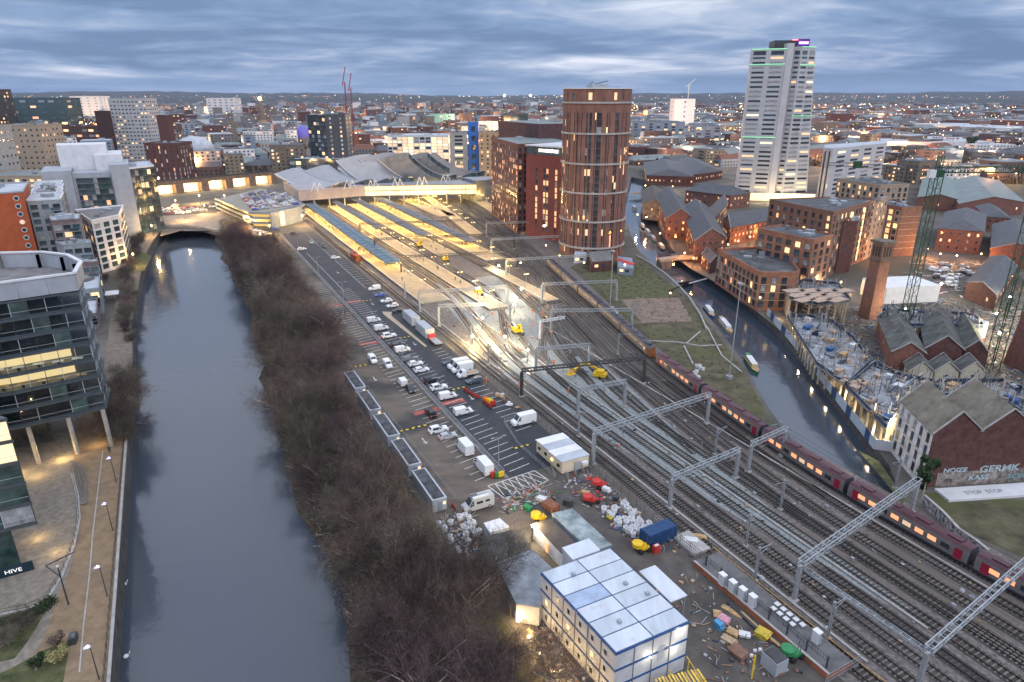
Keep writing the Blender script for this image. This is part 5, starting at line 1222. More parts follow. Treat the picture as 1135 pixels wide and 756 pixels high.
# ================================================================ concourse with wave roofs
r = empty('station_concourse', W(-458, 76, 0), 'long station concourse with rippling pale metal wave roofs and a yellow lit glass front', 'station')
pinkc = mat('cladding_pinkgrey', (.36, .32, .33), .5, .08, .3); metal = mat('roof_metal', (.34, .35, .375), .5, .05, .15, .2); glow = emis('concourse_glow', (1, .68, .20), .62); metal_d = mat('roof_metal_dark', (.24, .26, .29), .45, .15, .2, .4)
fa, fm, fb = W(-458, 75.8), W(-462, 121), W(-436, 194)
b = MB()
b.prism([fa, fm, fm + Vector((VQ[0] * 0 + -US[0] * 34, -US[1] * 34, 0)), fa + Vector((-US[0] * 60, -US[1] * 60, 0))], 6.6, 13.5, pinkc); b.build('clad_wall', r)
b = MB(); bk = Vector((-US[0] * 26, -US[1] * 26, 0)); b.prism([fm, fb, fb + bk, fm + bk], 6.6, 13.3, glow, top=metal); b.build('glass_hall', r); b = MB()
for k in range(31): p = fm.lerp(fb, k / 30) + Vector((US[0], US[1], 0)) * .15; b.bar(p + Vector((0, 0, 6.6)), p + Vector((0, 0, 13.3)), .25, .2, offw if k % 3 else concrete)
for z in (6.6, 9.9, 13.3): b.bar(fm + Vector((US[0] * .2, US[1] * .2, z)), fb + Vector((US[0] * .2, US[1] * .2, z)), .4, .5, conc_dk)
b.build('glazing_bars', r)
b = MB()
for k in range(13): p = fa.lerp(fb, k / 12) - Vector((US[0], US[1], 0)) * 4; b.tube(p, p + Vector((0, 0, 6.6)), .5, concrete)
b.build('columns', r)['kind'] = 'stuff'
for k in range(8): lamp(fm.lerp(fb, (k + .5) / 8) + Vector((US[0] * 4, US[1] * 4, 8)), 700, (1, .75, .34), .5, parent=r)
for k in range(6): lamp(fa.lerp(fm, (k + .5) / 6) + Vector((US[0] * -6, US[1] * -6, 5)), 1200, (1, .75, .34), .5, parent=r)
def shell(pf, pb, wid, zf, zb, sag, m, lip=1.0):
    'one wave: low at the front pf, sweeping up to the back pb'
    b = MB(); n = 12; rows = []; ax = (pb - pf); ax.z = 0; side = (fb - fa).normalized() * (wid / 2)
    for k in range(n + 1):
        t = k / n; c = pf + ax * t; z = zf + (zb - zf) * (t ** 1.7) - sag * math.sin(math.pi * t) * .3 + (1.6 * math.exp(-((t - .04) / .09) ** 2))
        rows.append([c - side + Vector((0, 0, z - 2.6)), c - side * .5 + Vector((0, 0, z - 1.2)), c + side * .4 + Vector((0, 0, z + .9)), c + side + Vector((0, 0, z + 1.2)), c + side + Vector((0, 0, z - lip - 1.6)), c - side + Vector((0, 0, z - lip - 3.0))])
    for a, c in zip(rows, rows[1:]):
        b.bar(a[0], c[0], .8, .5, cladw); b.bar(a[3], c[3], .8, .5, cladg)
        for k in range(6): j = (k + 1) % 6; b.face([a[k], a[j], c[j], c[k]], m if k < 3 else (metal_d if k != 3 else glass_b))
    b.face(rows[0][::-1], glass_b); b.face(rows[-1], metal_d); o = b.build('wave_roof', r); return o
for pf, pb, wd_, zf, zb in (((373, 206), (318, 188), 17, 14.5, 22), ((400, 203), (350, 185), 17, 14.5, 23), ((425, 201), (386, 182), 15, 14.5, 24), ((440, 200), (391, 173), 24, 14.5, 31), ((463, 198), (417, 171), 25, 14.5, 32), ((490, 197), (436, 172), 22, 14.5, 32), ((512, 193), (459, 171), 20, 15, 31), ((525, 193), (470, 172), 18, 15, 30)):
    shell(G(pf[0], pf[1], zf) * 1 - Vector((0, 0, zf)), G(pb[0], pb[1], zb) - Vector((0, 0, zb)), wd_, zf, zb, 6, metal)
for k, px_ in enumerate(((352, 206), (388, 203), (414, 203), (441, 201), (468, 199), (494, 197))):
    p = G(px_[0], px_[1] + 6, 13.5); b = MB(); e = (fb - fa).normalized() * 4
    for a, c in ((p - e, p - e * .4 + Vector((0, 0, 5.5))), (p - e * .4 + Vector((0, 0, 5.5)), p), (p, p + e * .4 + Vector((0, 0, 5.5))), (p + e * .4 + Vector((0, 0, 5.5)), p + e)): b.bar(a, c, .5, .5, cladw)
    b.build('roof_truss', r)
b = MB(); e0, e1 = W(-434, 194), W(-425, 214)
cpts = [];
for k in range(9):
    t = math.pi * k / 16; cpts.append(fb + Vector((US[0] * -2, US[1] * -2, 0)) + (fb - fa).normalized() * (20 * math.sin(t)) + Vector((-US[0], -US[1], 0)) * (22 * (1 - math.cos(t))))
b.prism([Vector((p.x, p.y, 0)) for p in cpts] + [fb + bk], 0, 15.5, metal_d, top=metal); b.build('rounded_end', r)
# ================================================================ round tower
B = Bld('round_tower', 'tall round brick tower with pale rings and slot windows beside the railway', (38.9, 322, 0), 'tower'); c0 = Vector((38.9, 322, 0)); Rr = 15.5
bm_ = mat('tower_brick', (.21, .105, .08), .9, .2, .5, det=8, stretch=(1, 1, .3)); b = MB(); b.prism([(c0.x + Rr * math.cos(a * math.pi / 32), c0.y + Rr * math.sin(a * math.pi / 32)) for a in range(64)], 0, 75.2, bm_, top=flatroof); b.build('walls', B.r)
for z in (4.6, 16.9, 29.9, 42.9, 56.0, 69.0, 75.0):
    b = MB(); b.prism([(c0.x + (Rr + .55) * math.cos(a * math.pi / 32), c0.y + (Rr + .55) * math.sin(a * math.pi / 32)) for a in range(64)], z, z + (.75 if z < 75 else .5), concrete if z < 75 else cladw, bottom=True)
    b.build('pale_ring', B.r)
random.seed(21)
colspec = [(-84, .7), (-77, 1.3), (-71, .5), (-62, .9), (-56, .6), (-45, .6), (-39, .9), (-31, .5), (-22, .9), (-16, 1.5), (-8, .5), (-2, 2.6), (11, .8), (15, .5), (27, .9), (31, 1.2), (42, .5), (52, 1.0), (58, .8), (68, .5), (77, .8), (84, .8), (104, 1.2), (-104, 1.2)]
for ang, w in colspec:
    a = R(-90 + ang) + math.atan2(-c0.x, c0.y) * 0; p = c0 + Vector((math.cos(a), math.sin(a), 0)) * (Rr - .02); rz = a - math.pi / 2
    for f in range(22):
        z = 3.4 + 3.02 * f if f < 22 else 72
        if f == 21: z = 67.0
        if f > 20: continue
        m = pick(.06, (glass, black, glass, glass), (lit, lit_o, lit_b)); m = glass if m is curtain and f % 3 else m; B.w.append((p + Vector((0, 0, z)), rz, w * .8, 2.86, m, None, False, 0))
for ang, w in ((-50, 1.4), (-18, 1.6), (24, 1.4), (-80, 1.2), (40, .8), (60, 1)):
    a = R(-90 + ang); B.w.append((c0 + Vector((math.cos(a), math.sin(a), 0)) * (Rr - .02) + Vector((0, 0, 72)), a - math.pi / 2, w, 3, lit if ang in (-18, 24) else glass_b, None, False, 0))
B.done(100)
b = MB(); b.box(c0 + Vector((0, 0, 76.3)), (8, 5, 1.6), galv, .3)
b.build('roof_cradle', B.r); b = MB(); b.bar(c0 + Vector((-2, -2, 77)), c0 + Vector((4, -4, 78.4)), .3, .3, steel_dk); b.bar(c0 + Vector((-5, 2, 76)), c0 + Vector((-2, 1, 78.2)), .25, .25, steel_dk); b.build('crane_arm', B.r)
# hotel
hot = mat('hotel_brick', (.17, .05, .045), .85, .12, .5)
P = [Vector(p + (0,)) for p in ((7.5, 362), (25.5, 344), (50, 366), (32, 386))]
B = Bld('hotel', 'deep red brick hotel with a glazed top floor sign next to the round tower', P[0], 'hotel'); B.walls(P, 0, 43.4, hot, None)
b = MB(); b.prism([P[0] + Vector((.3, .6, 0)), P[1] + Vector((-.2, .7, 0)), P[2], P[3]], 43.4, 47.6, glass_b, top=roof_pale); b.prism([P[0] + Vector((-.8, -.6, 0)), P[1] + Vector((0, -1.2, 0)), P[2], P[3]], 47.6, 48.1, cladw); b.build('glazed_top', B.r)
for cset, ww in (((3, 5, 8), 1.1),):
    for t in (.30, .52, .60, .84):
        p = P[0].lerp(P[1], t); d = (P[1] - P[0]).normalized(); 
        B.grid(p - d * .8, p + d * .8, 4, 37, 1, 11, 1.3, 2.4, .4, None, warm=(lit, lit_o))
B.grid(P[1], P[2], 4, 38, 5, 11, 1.2, 2.2, .2); B.done()
nh = Vector(((P[1] - P[0]).y, -(P[1] - P[0]).x, 0)).normalized(); nh = nh if nh.dot(-P[0]) > 0 else -nh
deco_text(B.r, 'DOUBLETREE', 2.0, emis('sign_warm', (1, .9, .75), 2.2), P[0].lerp(P[1], .62) + nh * .2 + Vector((0, 0, 45.6)), nh, bold=.05, sx=1.1)
b = MB(); p = P[0].lerp(P[1], .55) + nh * .15; b.ball(p + Vector((0, 0, 7.2)), 1.0, MATS['sign_warm'], 8, .7); b.build('sign_emblem', B.r)
B = block('apartment_block', 'long brown brick apartment block with lit balconies left of the hotel', None, 47.5, mat('brick_plum', (.16, .075, .065), .9, .15, .5), roof_gr, 15, 3.2, (1.5, 1.9), .11, None, world=[Vector((-13, 429, 0)), Vector((3, 366, 0)), Vector((34, 386, 0)), Vector((22, 440, 0))], warm=(lit, lit_o), mats=(glass, black, glass))
b = MB(); b.prism([Vector((-9, 470, 0)), Vector((16, 420, 0)), Vector((40, 430, 0)), Vector((16, 480, 0))], 0, 56, mat('brick_dark_plain', (.10, .055, .055), .9, .15, .5), top=roof_gr); o = b.build('brick_block'); tag(o, 'plain dark brick block rising behind the brown apartment block', 'building')  # plain darker brick tone
# ================================================================ two white towers
B = Bld('office_tower', 'tallest white banded office tower with purple lit sign at its top', (172, 491, 0), 'tower'); wt = mat('tower_white', (.47, .47, .49), .55, .07, .2)
L0, L1, M0, M1, R0 = Vector((165, 498, 0)), Vector((186, 489, 0)), Vector((192, 492, 0)), Vector((196, 489, 0)), Vector((216.5, 493, 0)); back = Vector((8, 26, 0))
for nm, pts, z, m in (('left_wing', [L0, L1, L1 + back, L0 + back], 102, wt), ('recess', [L1, M0 + Vector((0, 3, 0)), M0 + back, L1 + back], 104, glass), ('right_wing', [M0, M1, R0, R0 + back, M0 + back], 103, wt), ('crown_box', [Vector((181, 500, 0)), Vector((197, 498, 0)), Vector((198, 514, 0)), Vector((183, 516, 0))], 107.5, steel_dk)):
    b = MB(); b.prism(pts, 0, z, m, top=flatroof)
    if nm == 'right_wing': b.v = [(x - 9.5 * zv / 103 if x > 205 else x, y, zv) for x, y, zv in b.v]
    b.build(nm, B.r)
b = MB(); b.prism([L1 + Vector((0, -.5, 0)), L1 + Vector((4.6, -.3, 0)), L1 + Vector((4.6, 6, 0)), L1 + Vector((0, 6, 0))], 0, 105, wt); b.build('white_fin', B.r)
for fl_ in range(31):
    z = 6 + 3.1 * fl_
    for p, q, n in ((L0, L1, 2), (M1, R0 + Vector((-9.5 * z / 103, 0, 0)), 2), (M0, M1, 1)):
        B.grid(p, q, z - .6, z + .9, n, 1, {2: (8.2 if p is L0 else 8.2 - 4 * z / 103), 1: 3.2}[n], 1.35 if fl_ < 30 else 2.6, .10, None, mats=(glass, glass, glass_b, curtain), warm=(lit_w, lit, lit))
gg = emis('green_strip', (.1, .7, .25), .8)
for z, p, q in ((92, L0, L1), (101.6, L0, L1), (91.5, M1, R0 + Vector((-8.5, 0, 0))), (58.5, M1, R0 + Vector((-5.5, 0, 0))), (44, L0, L1), (102.8, M1, R0 + Vector((-9.5, 0, 0)))):
    b = MB(); b.bar(p + Vector((0, -.4, z)), q + Vector((0, -.4, z)), .2, .35, gg); b.build('green_light_strip', B.r)
B.done(100); pu = emis('sign_purple', (.45, .15, 1), 2.5); b = MB(); b.box((200, 498, 105.6), (8, 1.2, 5.4), mat('sign_box_purple', (.12, .05, .25), .5, .1, 1), -.05); b.build('sign_box', B.r)
b = MB(); b.box((200, 497.2, 105.8), (6.4, .2, 1.6), pu, -.05); b.box((194, 497.3, 107.6), (4, .2, .5), emis('sign_red', (1, .1, .15), 2), -.05); b.build('lit_sign', B.r)
b = MB(); b.prism([L0 + Vector((0, -6, 0)), Vector((218, 483, 0)), Vector((222, 500, 0)), L0 + Vector((8, 20, 0))], 0, 5.5, emis('lobby_glow', (1, .62, .2), .5), top=flatroof); b.build('lobby', B.r)
for k in range(5): lamp((176 + 9 * k, 478, 4), 1800, (1, .75, .4), .4)
B = Bld('office_building', 'white banded office block leaning beside the tallest tower', G(905, 222), 'building')
Q0, Q1, Q2 = G(904, 222), G(914, 223.5), G(973, 212); bk2 = Vector((14, 30, 0)); b = MB(); b.prism([Q0, Q1, Q2, Q2 + bk2, Q0 + bk2], 0, 37, wt, top=roof_pale); b.build('walls', B.r)
for fl_ in range(10): B.grid(Q1.lerp(Q2, .04), Q2, 5 + 3.2 * fl_ - .8, 5 + 3.2 * fl_ + .8, 4, 1, 11.4, 1.5, .22, None, mats=(glass, glass, glass_b), warm=(lit_w, lit))
for t in (.25, .7): b = MB(); p = Q0.lerp(Q1, t); b.box((p.x, p.y - .3, 18), (1.2, .4, 34), glass); b.build('slot_window', B.r)
B.done(60)
# ================================================================ right bank, brick wharf
K = dict(group='brick buildings of the canal wharf')
def gb(name, label, fa_, fb_, back_px, ze, zr, wm, rm, **k):
    a = G(*fa_); c = G(*fb_); m = (a + c) / 2; bk_ = G(*back_px) - m; return gable(name, label, a, c, (bk_.x, bk_.y), ze, zr, wm, rm, **k)
gb('warehouse', 'old stone warehouse with worn brown roof at the corner of the dock', (712, 243), (738, 246), (722, 226), 9, 13, stone_dk, mat('roof_brownslate', (.10, .09, .085), .85, .25, .5), floors=2, lp=.3)
gb('wharf_house', 'brick house with broad gable and arched window facing the dock', (737, 265), (767, 266), (738, 235), 11, 16.5, brick, slate, floors=3, lp=.18)
gb('wharf_house', 'brick gabled house at the water with tall central glazed bay', (768, 292), (802, 288), (768, 250), 10.5, 15.5, brick, slate, floors=3, lp=.2)
gb('wharf_house', 'long brick range with slate roof and orange lit entrance', (800, 262), (808, 272), (872, 252), 9, 14, brick, slate, floors=3, lp=.4)
gb('wharf_house', 'brick range with dark slate roof behind the glowing courtyard', (772, 262), (782, 268), (800, 240), 9, 14, brick, slate, floors=3, lp=.35)
gb('wharf_house', 'brick hall with hipped dark roof and glass cupola', (808, 232), (830, 229), (770, 224), 9, 14, brick, slate, floors=2, lp=.3, hip=6)
gb('retail_hall', 'wide low dark roofed hall with white gable peak and string of lights', (716, 205), (768, 207), (735, 190), 8, 13, brick_dk, slate, floors=1, lp=.6, hip=8)
gb('retail_hall', 'second low dark hall behind, its eaves dotted with warm lights', (768, 203), (800, 198), (760, 186), 7, 12, brick_dk, slate, floors=1, lp=.6, hip=8)
gb('canal_cottage', 'small dark brick lock house by the canal bridge', (786, 304), (797, 300), (782, 292), 5, 7.5, brick_dk, slate, floors=2, lp=.1)
B = block('apartment_block', 'low brick canal side block with pale bands and cluttered roof terrace', [(796, 278), (842, 303.5), (876, 304), (886, 303), (872, 283), (838, 276)], 13.5, mat('brick_salmon', (.30, .14, .09), .9, .15, .6), flatroof, 4, 3.3, (1.6, 2.2), .18, black, False, 0, 1, bands=stone, parapet=.9)
B = block('apartment_block', 'stepped brick block with flat dark roof and blank side wall behind the terrace', [(840, 254), (902, 267), (923, 261), (868, 250)], 23, mat('brick_salmon', (.30, .14, .09)), flatroof, 7, 4.2, (2.2, 2.0), .2, steel_dk, faces=(0, 1), bands=None)
B = block('apartment_block', 'wedge shaped block with beige upper floors and a tall yellow lit stair window', [(853, 222), (924, 236), (971, 222), (927, 219)], 27.5, brick_br, flatroof, 8, 3.8, (1.5, 2.0), .2, steel_dk, warm=(lit, lit_b))
Pw = PXs([(853, 222), (924, 236), (971, 222), (927, 219)], 27.5); b = MB(); e_ = .25
for a, c in ((Pw[0], Pw[1]), (Pw[1], Pw[2])):
    pass
p = Pw[1].lerp(Pw[2], .42); dd = (Pw[2] - Pw[1]).normalized(); nq = Vector((dd.y, -dd.x, 0)); nq = nq if nq.dot(-p) > 0 else -nq; b.box((p.x + nq.x * .3, p.y + nq.y * .3, 13.5), (1.9, .6, 24), lit_b, math.atan2(dd.y, dd.x)); b.build('stair_window', B.r)
B = block('apartment_block', 'beige topped apartment block with two lit stairwells beyond the wedge block', [(928, 198.5), (976, 206), (1008, 205), (960, 196)], 26, stone, flatroof, 8, 3.6, (1.5, 2.0), .22, steel_dk)
B = block('apartment_block', 'brown brick block with dark recessed balconies and glazed penthouse', [(971, 225), (1000, 231), (1022, 230), (990, 222)], 23, brick_br, flatroof, 7, 3.6, (2.4, 2.1), .25, white, faces=(0,), bands=stone)
B = block('stair_tower', 'narrow dark brick stair tower in front of the wedge block', [(935, 247), (951, 246), (952, 242), (937, 243)], 22, brick_dk, brick_dk, 1, 90, (1, 1), 0, parapet=.5)
B = block('clad_block', 'pale beige slab with small windows at the right of the wedge block', [(953, 228), (972, 223), (985, 219), (966, 222)], 27, stone, flatroof, 8, 5, (1.2, 1.6), .2)
Pc = PXs([(953, 228), (972, 223)], 27); p = Pc[0].lerp(Pc[1], .3); dd = (Pc[1] - Pc[0]).normalized(); nq = Vector((dd.y, -dd.x, 0)); nq = nq if nq.dot(-p) > 0 else -nq
for k in range(9): b = MB(); b.box((p.x + nq.x * .2, p.y + nq.y * .2, 2.8 + 2.7 * k), (1.9, .4, 2.3), lit_b, math.atan2(dd.y, dd.x)); b.build('stair_window', B.r)
# sheds behind
gb('industrial_shed', 'large grey green shed roof filling the middle of the right side', (1060, 240), (1132, 238), (1075, 212), 8, 12, brick, roof_gr, floors=1, lp=.1, colw=8)
gb('industrial_shed', 'grey green shed with pale turquoise rooflight beside the crane', (1015, 232), (1062, 236), (1040, 210), 8, 11, brick, mat('roof_turq', (.15, .205, .2), .6, .15, .2), floors=1, lp=.1, colw=8)
gb('brick_villa', 'square brick building with hipped slate roof behind the compound', (1035, 278), (1084, 282), (1065, 258), 11, 15, brick, slate, floors=3, lp=.3, hip=7)
gb('brick_villa', 'smaller brick house with slate roof right of the compound', (1090, 256), (1116, 258), (1090, 244), 8, 11, brick, slate, floors=2, lp=.2, hip=4)
gb('workshop', 'slate roofed workshop with rooflights at the right edge', (1095, 292), (1150, 300), (1120, 266), 7, 11, brick, slate, floors=1, lp=.3, colw=6)
gb('workshop', 'row of dark brick workshops with striped rooflights', (1068, 330), (1100, 345), (1108, 305), 6, 8.5, brick_dk, slate, floors=1, lp=.2, colw=6)
for px_, z, sx in (((1030, 232), 0, 0),): pass
# old works between slabs
wr = mat('roof_oldslate', (.09, .09, .09), .85, .35, .3, c2=(.15, .155, .15)); og = mat('roof_mossy', (.15, .14, .11), .9, .25, .3, c2=(.24, .22, .18))
gb('old_workshop', 'long brick workshop with grey roof and round arched door facing the slabs', (985, 412), (1020, 414), (985, 372), 6, 9, brick, wr, floors=1, lp=0, colw=9)
gb('old_workshop', 'wide workshop with very dark slate roof and skylight behind it', (1022, 408), (1062, 410), (1032, 368), 6, 10, brick_dk, wr, floors=1, lp=0, colw=9)
gb('old_workshop', 'narrow workshop roof at the foot of the right hand crane', (1064, 408), (1090, 412), (1062, 378), 5.5, 9, brick_dk, wr, floors=1, lp=0, colw=9)
for i, x in enumerate((1018, 1046, 1075)):
    a, c = G(x - 12, 424), G(x + 14, 425); m = (a + c) / 2; gable('gabled_store', a, c, (2, 6), 3.2, 6.2, mat('render_cream', (.45, .42, .34), .8, .1, .5), wr, floors=1, lp=0, colw=20) if 0 else gable('gabled_store', ['left', 'middle', 'right'][i] + ' of three cream gables in front of the dark workshops', a, c, (2, 6), 3.2, 6.2, mat('render_cream', (.45, .42, .34), .8, .1, .5), wr, floors=1, lp=0, colw=20, group='three cream gables')
# white walled warehouse
a = G(1022, 548); wz = 12.0
E1 = G(1035, 481, wz); E0 = G(999.5, 445, wz); V1 = G(1088, 478, wz); V0 = V1 + (E0 - E1); X1 = V1 + (V1 - E1) * 1.15
fl2 = lambda v: Vector((v.x, v.y, 0))
wall_w = mat('wall_whitewash', (.62, .62, .62), .8, .22, 1.0, big=(.5, (.35, .27, .24), .6))
B = gable('old_warehouse', 'whitewashed canal warehouse with mossy roof and dark windows', fl2(E1), fl2(V1), (fl2(E0) - fl2(E1))[:2], wz, 16.5, brick_dk, og, floors=0, colw=60, lp=0, over=.3)
b = MB(); off = (fl2(E1) - fl2(V1)).normalized() * .06; b.face([fl2(E1) + off, fl2(E0) + off, E0 + off, E1 + off], wall_w); b.build('white_wall', B.r)
B2 = Bld.__new__(Bld); B2.r = B.r; B2.w = []; B2.grid(fl2(E1) + off, fl2(E0) + off, 1.0, wz - .2, 5, 4, 1.0, 1.9, 0, None, True, mats=(glass, black), off=.08); B2.done()
B = gable('old_warehouse', 'brick warehouse with mossy roof and graffiti at its foot', fl2(V1), fl2(X1), (fl2(V0) - fl2(V1))[:2], wz, 16.5, brick_dk, og, floors=0, colw=60, lp=0, over=.3)
fd = (fl2(X1) - fl2(E1)).normalized(); fn = Vector((fd.y, -fd.x, 0)); fn = fn if fn.dot(-fl2(E1)) > 0 else -fn
b = MB(); p0, p1 = fl2(E1) + fd * 3 + fn * .05, fl2(X1) + fn * .05; b.face([p0, p1, p1 + Vector((0, 0, 3.2)), p0 + Vector((0, 0, 3.2))], mat('graffiti_base', (.28, .33, .32), .9, .6, .9, c2=(.42, .36, .33))); b.build('painted_base', B.r)
gp = mat('graffiti_pale', (.36, .43, .46), .8, .35, 2); gp2 = mat('graffiti_teal', (.16, .30, .31), .8, .1, 2)
deco_text(B.r, 'GERMK', 2.0, gp, fl2(E1) + fd * 16 + fn * .1 + Vector((0, 0, 3.4)), fn, bold=.06, name='graffiti', sx=1.3)
deco_text(B.r, 'KASE', 1.5, gp, fl2(E1) + fd * 12 + fn * .1 + Vector((0, 0, 1.6)), fn, bold=.05, name='graffiti', sx=1.3); deco_text(B.r, 'NOIZE', 1.3, gp, fl2(E1) + fd * 6.5 + fn * .1 + Vector((0, 0, 3.6)), fn, bold=.05, name='graffiti', sx=1.3); deco_text(B.r, 'SCURE', 1.4, gp2, fl2(E1) + fd * 21 + fn * .1 + Vector((0, 0, 1.4)), fn, bold=.05, name='graffiti', sx=1.3)
b = MB(); p0, p1 = fl2(E1) + fd * 2 + fn * 1.2, fl2(X1) + fn * 1.2; b.prism([p0, p1, p1 + fn * 4, p0 + fn * 4], 0, .5, cladw); o = b.build('white_ramp'); tag(o, 'low white painted slab with faded scrawls at the foot of the brick warehouse', 'slab')
text('STOP  STOP', 1.5, conc_dk, p0.lerp(p1, .45) + fn * 2.2 + Vector((0, 0, .52)), (0, 0, math.atan2(fd.y, fd.x)), 'scrawl', o, .01); BASE[o] = Vector((0, 0, 0))
# chimneys
p = G(963, 352); r = empty('chimney_tower', p, 'tall square brick chimney with ornate crown rising from the building site', 'chimney'); b = MB(); hh_ = 27.5
def taper(b, c, w0, w1, z0, z1, m, rot=.3):
    i = len(b.v)
    for w, z in ((w0, z0), (w1, z1)):
        for x, y in ((-.5, -.5), (.5, -.5), (.5, .5), (-.5, .5)): X_, Y_ = x * w, y * w; b.v.append((c.x + X_ * math.cos(rot) - Y_ * math.sin(rot), c.y + X_ * math.sin(rot) + Y_ * math.cos(rot), z))
    for q in ((3, 2, 1, 0), (4, 5, 6, 7), (0, 1, 5, 4), (1, 2, 6, 5), (2, 3, 7, 6), (3, 0, 4, 7)): b.f.append(tuple(i + x for x in q)); b.mi.append(b.m(m))
bo = mat('chimney_brick', (.24, .115, .08), .9, .15, .6)
taper(b, p, 5.0, 4.2, 0, hh_ - 7, bo); b.build('shaft', r); b = MB(); taper(b, p, 5.3, 5.3, hh_ - 7, hh_ - 6.4, stone_dk); taper(b, p, 4.5, 4.5, hh_ - 6.4, hh_ - 1.2, brick_br); taper(b, p, 5.4, 5.8, hh_ - 1.2, hh_ - .3, stone_dk); b.build('crown', r)
for k in range(4):
    a_ = .3 + k * H
    for j in (-1, 0, 1): b = MB(); q_ = p + Vector((math.cos(a_) * 2.3 - math.sin(a_) * j * 1.2, math.sin(a_) * 2.3 + math.cos(a_) * j * 1.2, hh_ - 3.8)); b.box(q_, (.12, .6, 3.4), black, a_); b.build('arch_opening', r)
p = G(1136, 410); b = MB(); taper(b, p + Vector((4, 0, 0)), 12, 8.5, 0, 30, brick, .15); o = b.build('brick_tower'); tag(o, 'massive tapering brick tower cut by the right edge of the picture', 'chimney')
# ================================================================ construction site
slabm = mat('slab_wet', (.25, .265, .29), .55, .4, .25, c2=(.42, .45, .5), big=(.12, (.15, .15, .155), .58)); net = mat('net_blue', (.03, .05, .095), .8, .4, 2); plyw = mat('plywood', (.42, .31, .24), .8, .15, 1)
random.seed(8)
def siteslab(label, px_, z, cols=True, packs=6, colh=3.0, stuffn=30):
    packs = int(packs * 1.6)
    P = PXs(px_, z); r = empty('concrete_slab', (P[0].x, P[0].y, 0), label, 'concrete frame', 'concrete decks of the building site'); b = MB(); b.prism(P, z - .35, z, conc_dk, slabm); b.build('deck', r)
    n = len(P); b = MB(); e = MB(); sc_ = MB()
    for i in range(n):
        a, c = P[i], P[(i + 1) % n]; Ln = (c - a).length; k_ = max(1, int(Ln / 3.2))
        for k in range(k_): q = a.lerp(c, (k + .5) / k_); qi = q + ((sum(P, Vector()) / n) - q) * .04; b.box((qi.x, qi.y, (z - .35) / 2), (.45, .45, z - .35), mat('column_warm', (.45, .38, .28), .8, .1, 1))
        k_ = max(1, int(Ln / 1.3))
        for k in range(k_ + 1): q = a.lerp(c, k / k_); e.tube(q, q + Vector((0, 0, 1.25)), .04, galv, n=4)
        e.bar(a + Vector((0, 0, .65)), c + Vector((0, 0, .65)), .05, .9, net); e.bar(a + Vector((0, 0, 1.2)), c + Vector((0, 0, 1.2)), .06, .06, galv)
        sc_.bar(a + Vector((0, 0, z * 0 - 1.0)), c + Vector((0, 0, -1.0)), .25, .08, plyw)
    b.build('columns', r)['kind'] = 'stuff'; e.build('edge_netting', r)['kind'] = 'stuff'
    xs = [p.x for p in P]; ys = [p.y for p in P]; poly = [(p.x, p.y) for p in P]; k = 0; b = MB(); tries = 0
    while k < stuffn and tries < 900:
        tries += 1; x, y = random.uniform(min(xs), max(xs)), random.uniform(min(ys), max(ys))
        if not inpoly((x, y), poly): continue
        k += 1
        if k % 3: b.box((x, y, z + colh / 2), (.35, .35, colh), concrete); 
        for j in range(4): b.tube((x + random.uniform(-.2, .2), y + random.uniform(-.2, .2), z), (x + random.uniform(-.3, .3), y + random.uniform(-.3, .3), z + colh + 1.0), .03, rail_m, n=3)
    b.build('starter_columns', r)['kind'] = 'stuff'; b = MB(); rr = random.Random(len(label)); k = 0
    while k < 260:
        i = rr.randrange(n); q = P[i].lerp(P[(i + 1) % n], rr.random()); cen = sum(P, Vector()) / n; q = q + (cen - q) * (rr.random() ** 2.5 * .9) + Vector((0, 0, rr.choice((0, 0, 1.2)))); k += 1; L_ = rr.uniform(.8, 3.6)
        if rr.random() < .45: b.tube(q, q + Vector((0, 0, rr.uniform(1.5, 3.8))), .05, rr.choice((galv, net, rail_m, galv)), n=3)
        else: a_ = rr.choice((.5, .5 + H)) + rr.gauss(0, .2); b.bar(q + Vector((0, 0, .15)), q + Vector((math.cos(a_) * L_, math.sin(a_) * L_, .15 + rr.choice((0, 0, 1.1)))), rr.choice((.08, .12, .4)), .1, rr.choice((net, galv, timber, plyw, cladb, conc_dk, net)))
    b.build('site_clutter', r)['kind'] = 'stuff'
    for k in range(packs):
        for _ in range(200):
            x, y = random.uniform(min(xs), max(xs)), random.uniform(min(ys), max(ys))
            if inpoly((x, y), poly): break
        t = MB(); m_ = random.choice((plyw, plyw, net, timber, cladw, steel_bl, plyw)); w_ = random.uniform(1.2, 3.2)
        for j in range(4): t.box((x, y, z + .12 + j * .26), (w_ - .1 * j, random.uniform(1.0, 2.2), .2), m_, .6)
        o = t.build('material_stack'); tag(o, 'stack of ' + {plyw: 'pinkish plywood', net: 'dark blue netting', timber: 'timber', cladw: 'white boards', steel_bl: 'blue props'}[m_] + ' lying on the ' + label.split(',')[0], 'material stack', 'material stacks on the building site')
siteslab('pale wet deck beside the canal hoarding, north part', [(872, 352), (905, 405), (938, 428), (965, 402), (945, 376), (915, 352)], 5, packs=9, stuffn=26)
siteslab('pale wet deck beside the white warehouse, south part', [(938, 430), (982, 476), (1003, 448), (1035, 425), (1000, 418), (968, 405)], 5, packs=8, stuffn=14)
siteslab('deck behind the mossy roofs, right part', [(1005, 440), (1040, 424), (1110, 424), (1150, 440), (1150, 470), (1100, 440)], 4, packs=8, stuffn=24)
siteslab('far deck in front of the white tent, centre part', [(978, 345), (1078, 350), (1090, 364), (1000, 362), (975, 354)], 6, packs=6, stuffn=34)
siteslab('raised formwork deck next to the brick terrace block', [(872, 320), (890, 312), (928, 316), (942, 334), (905, 338), (876, 332)], 8, packs=3, stuffn=10)
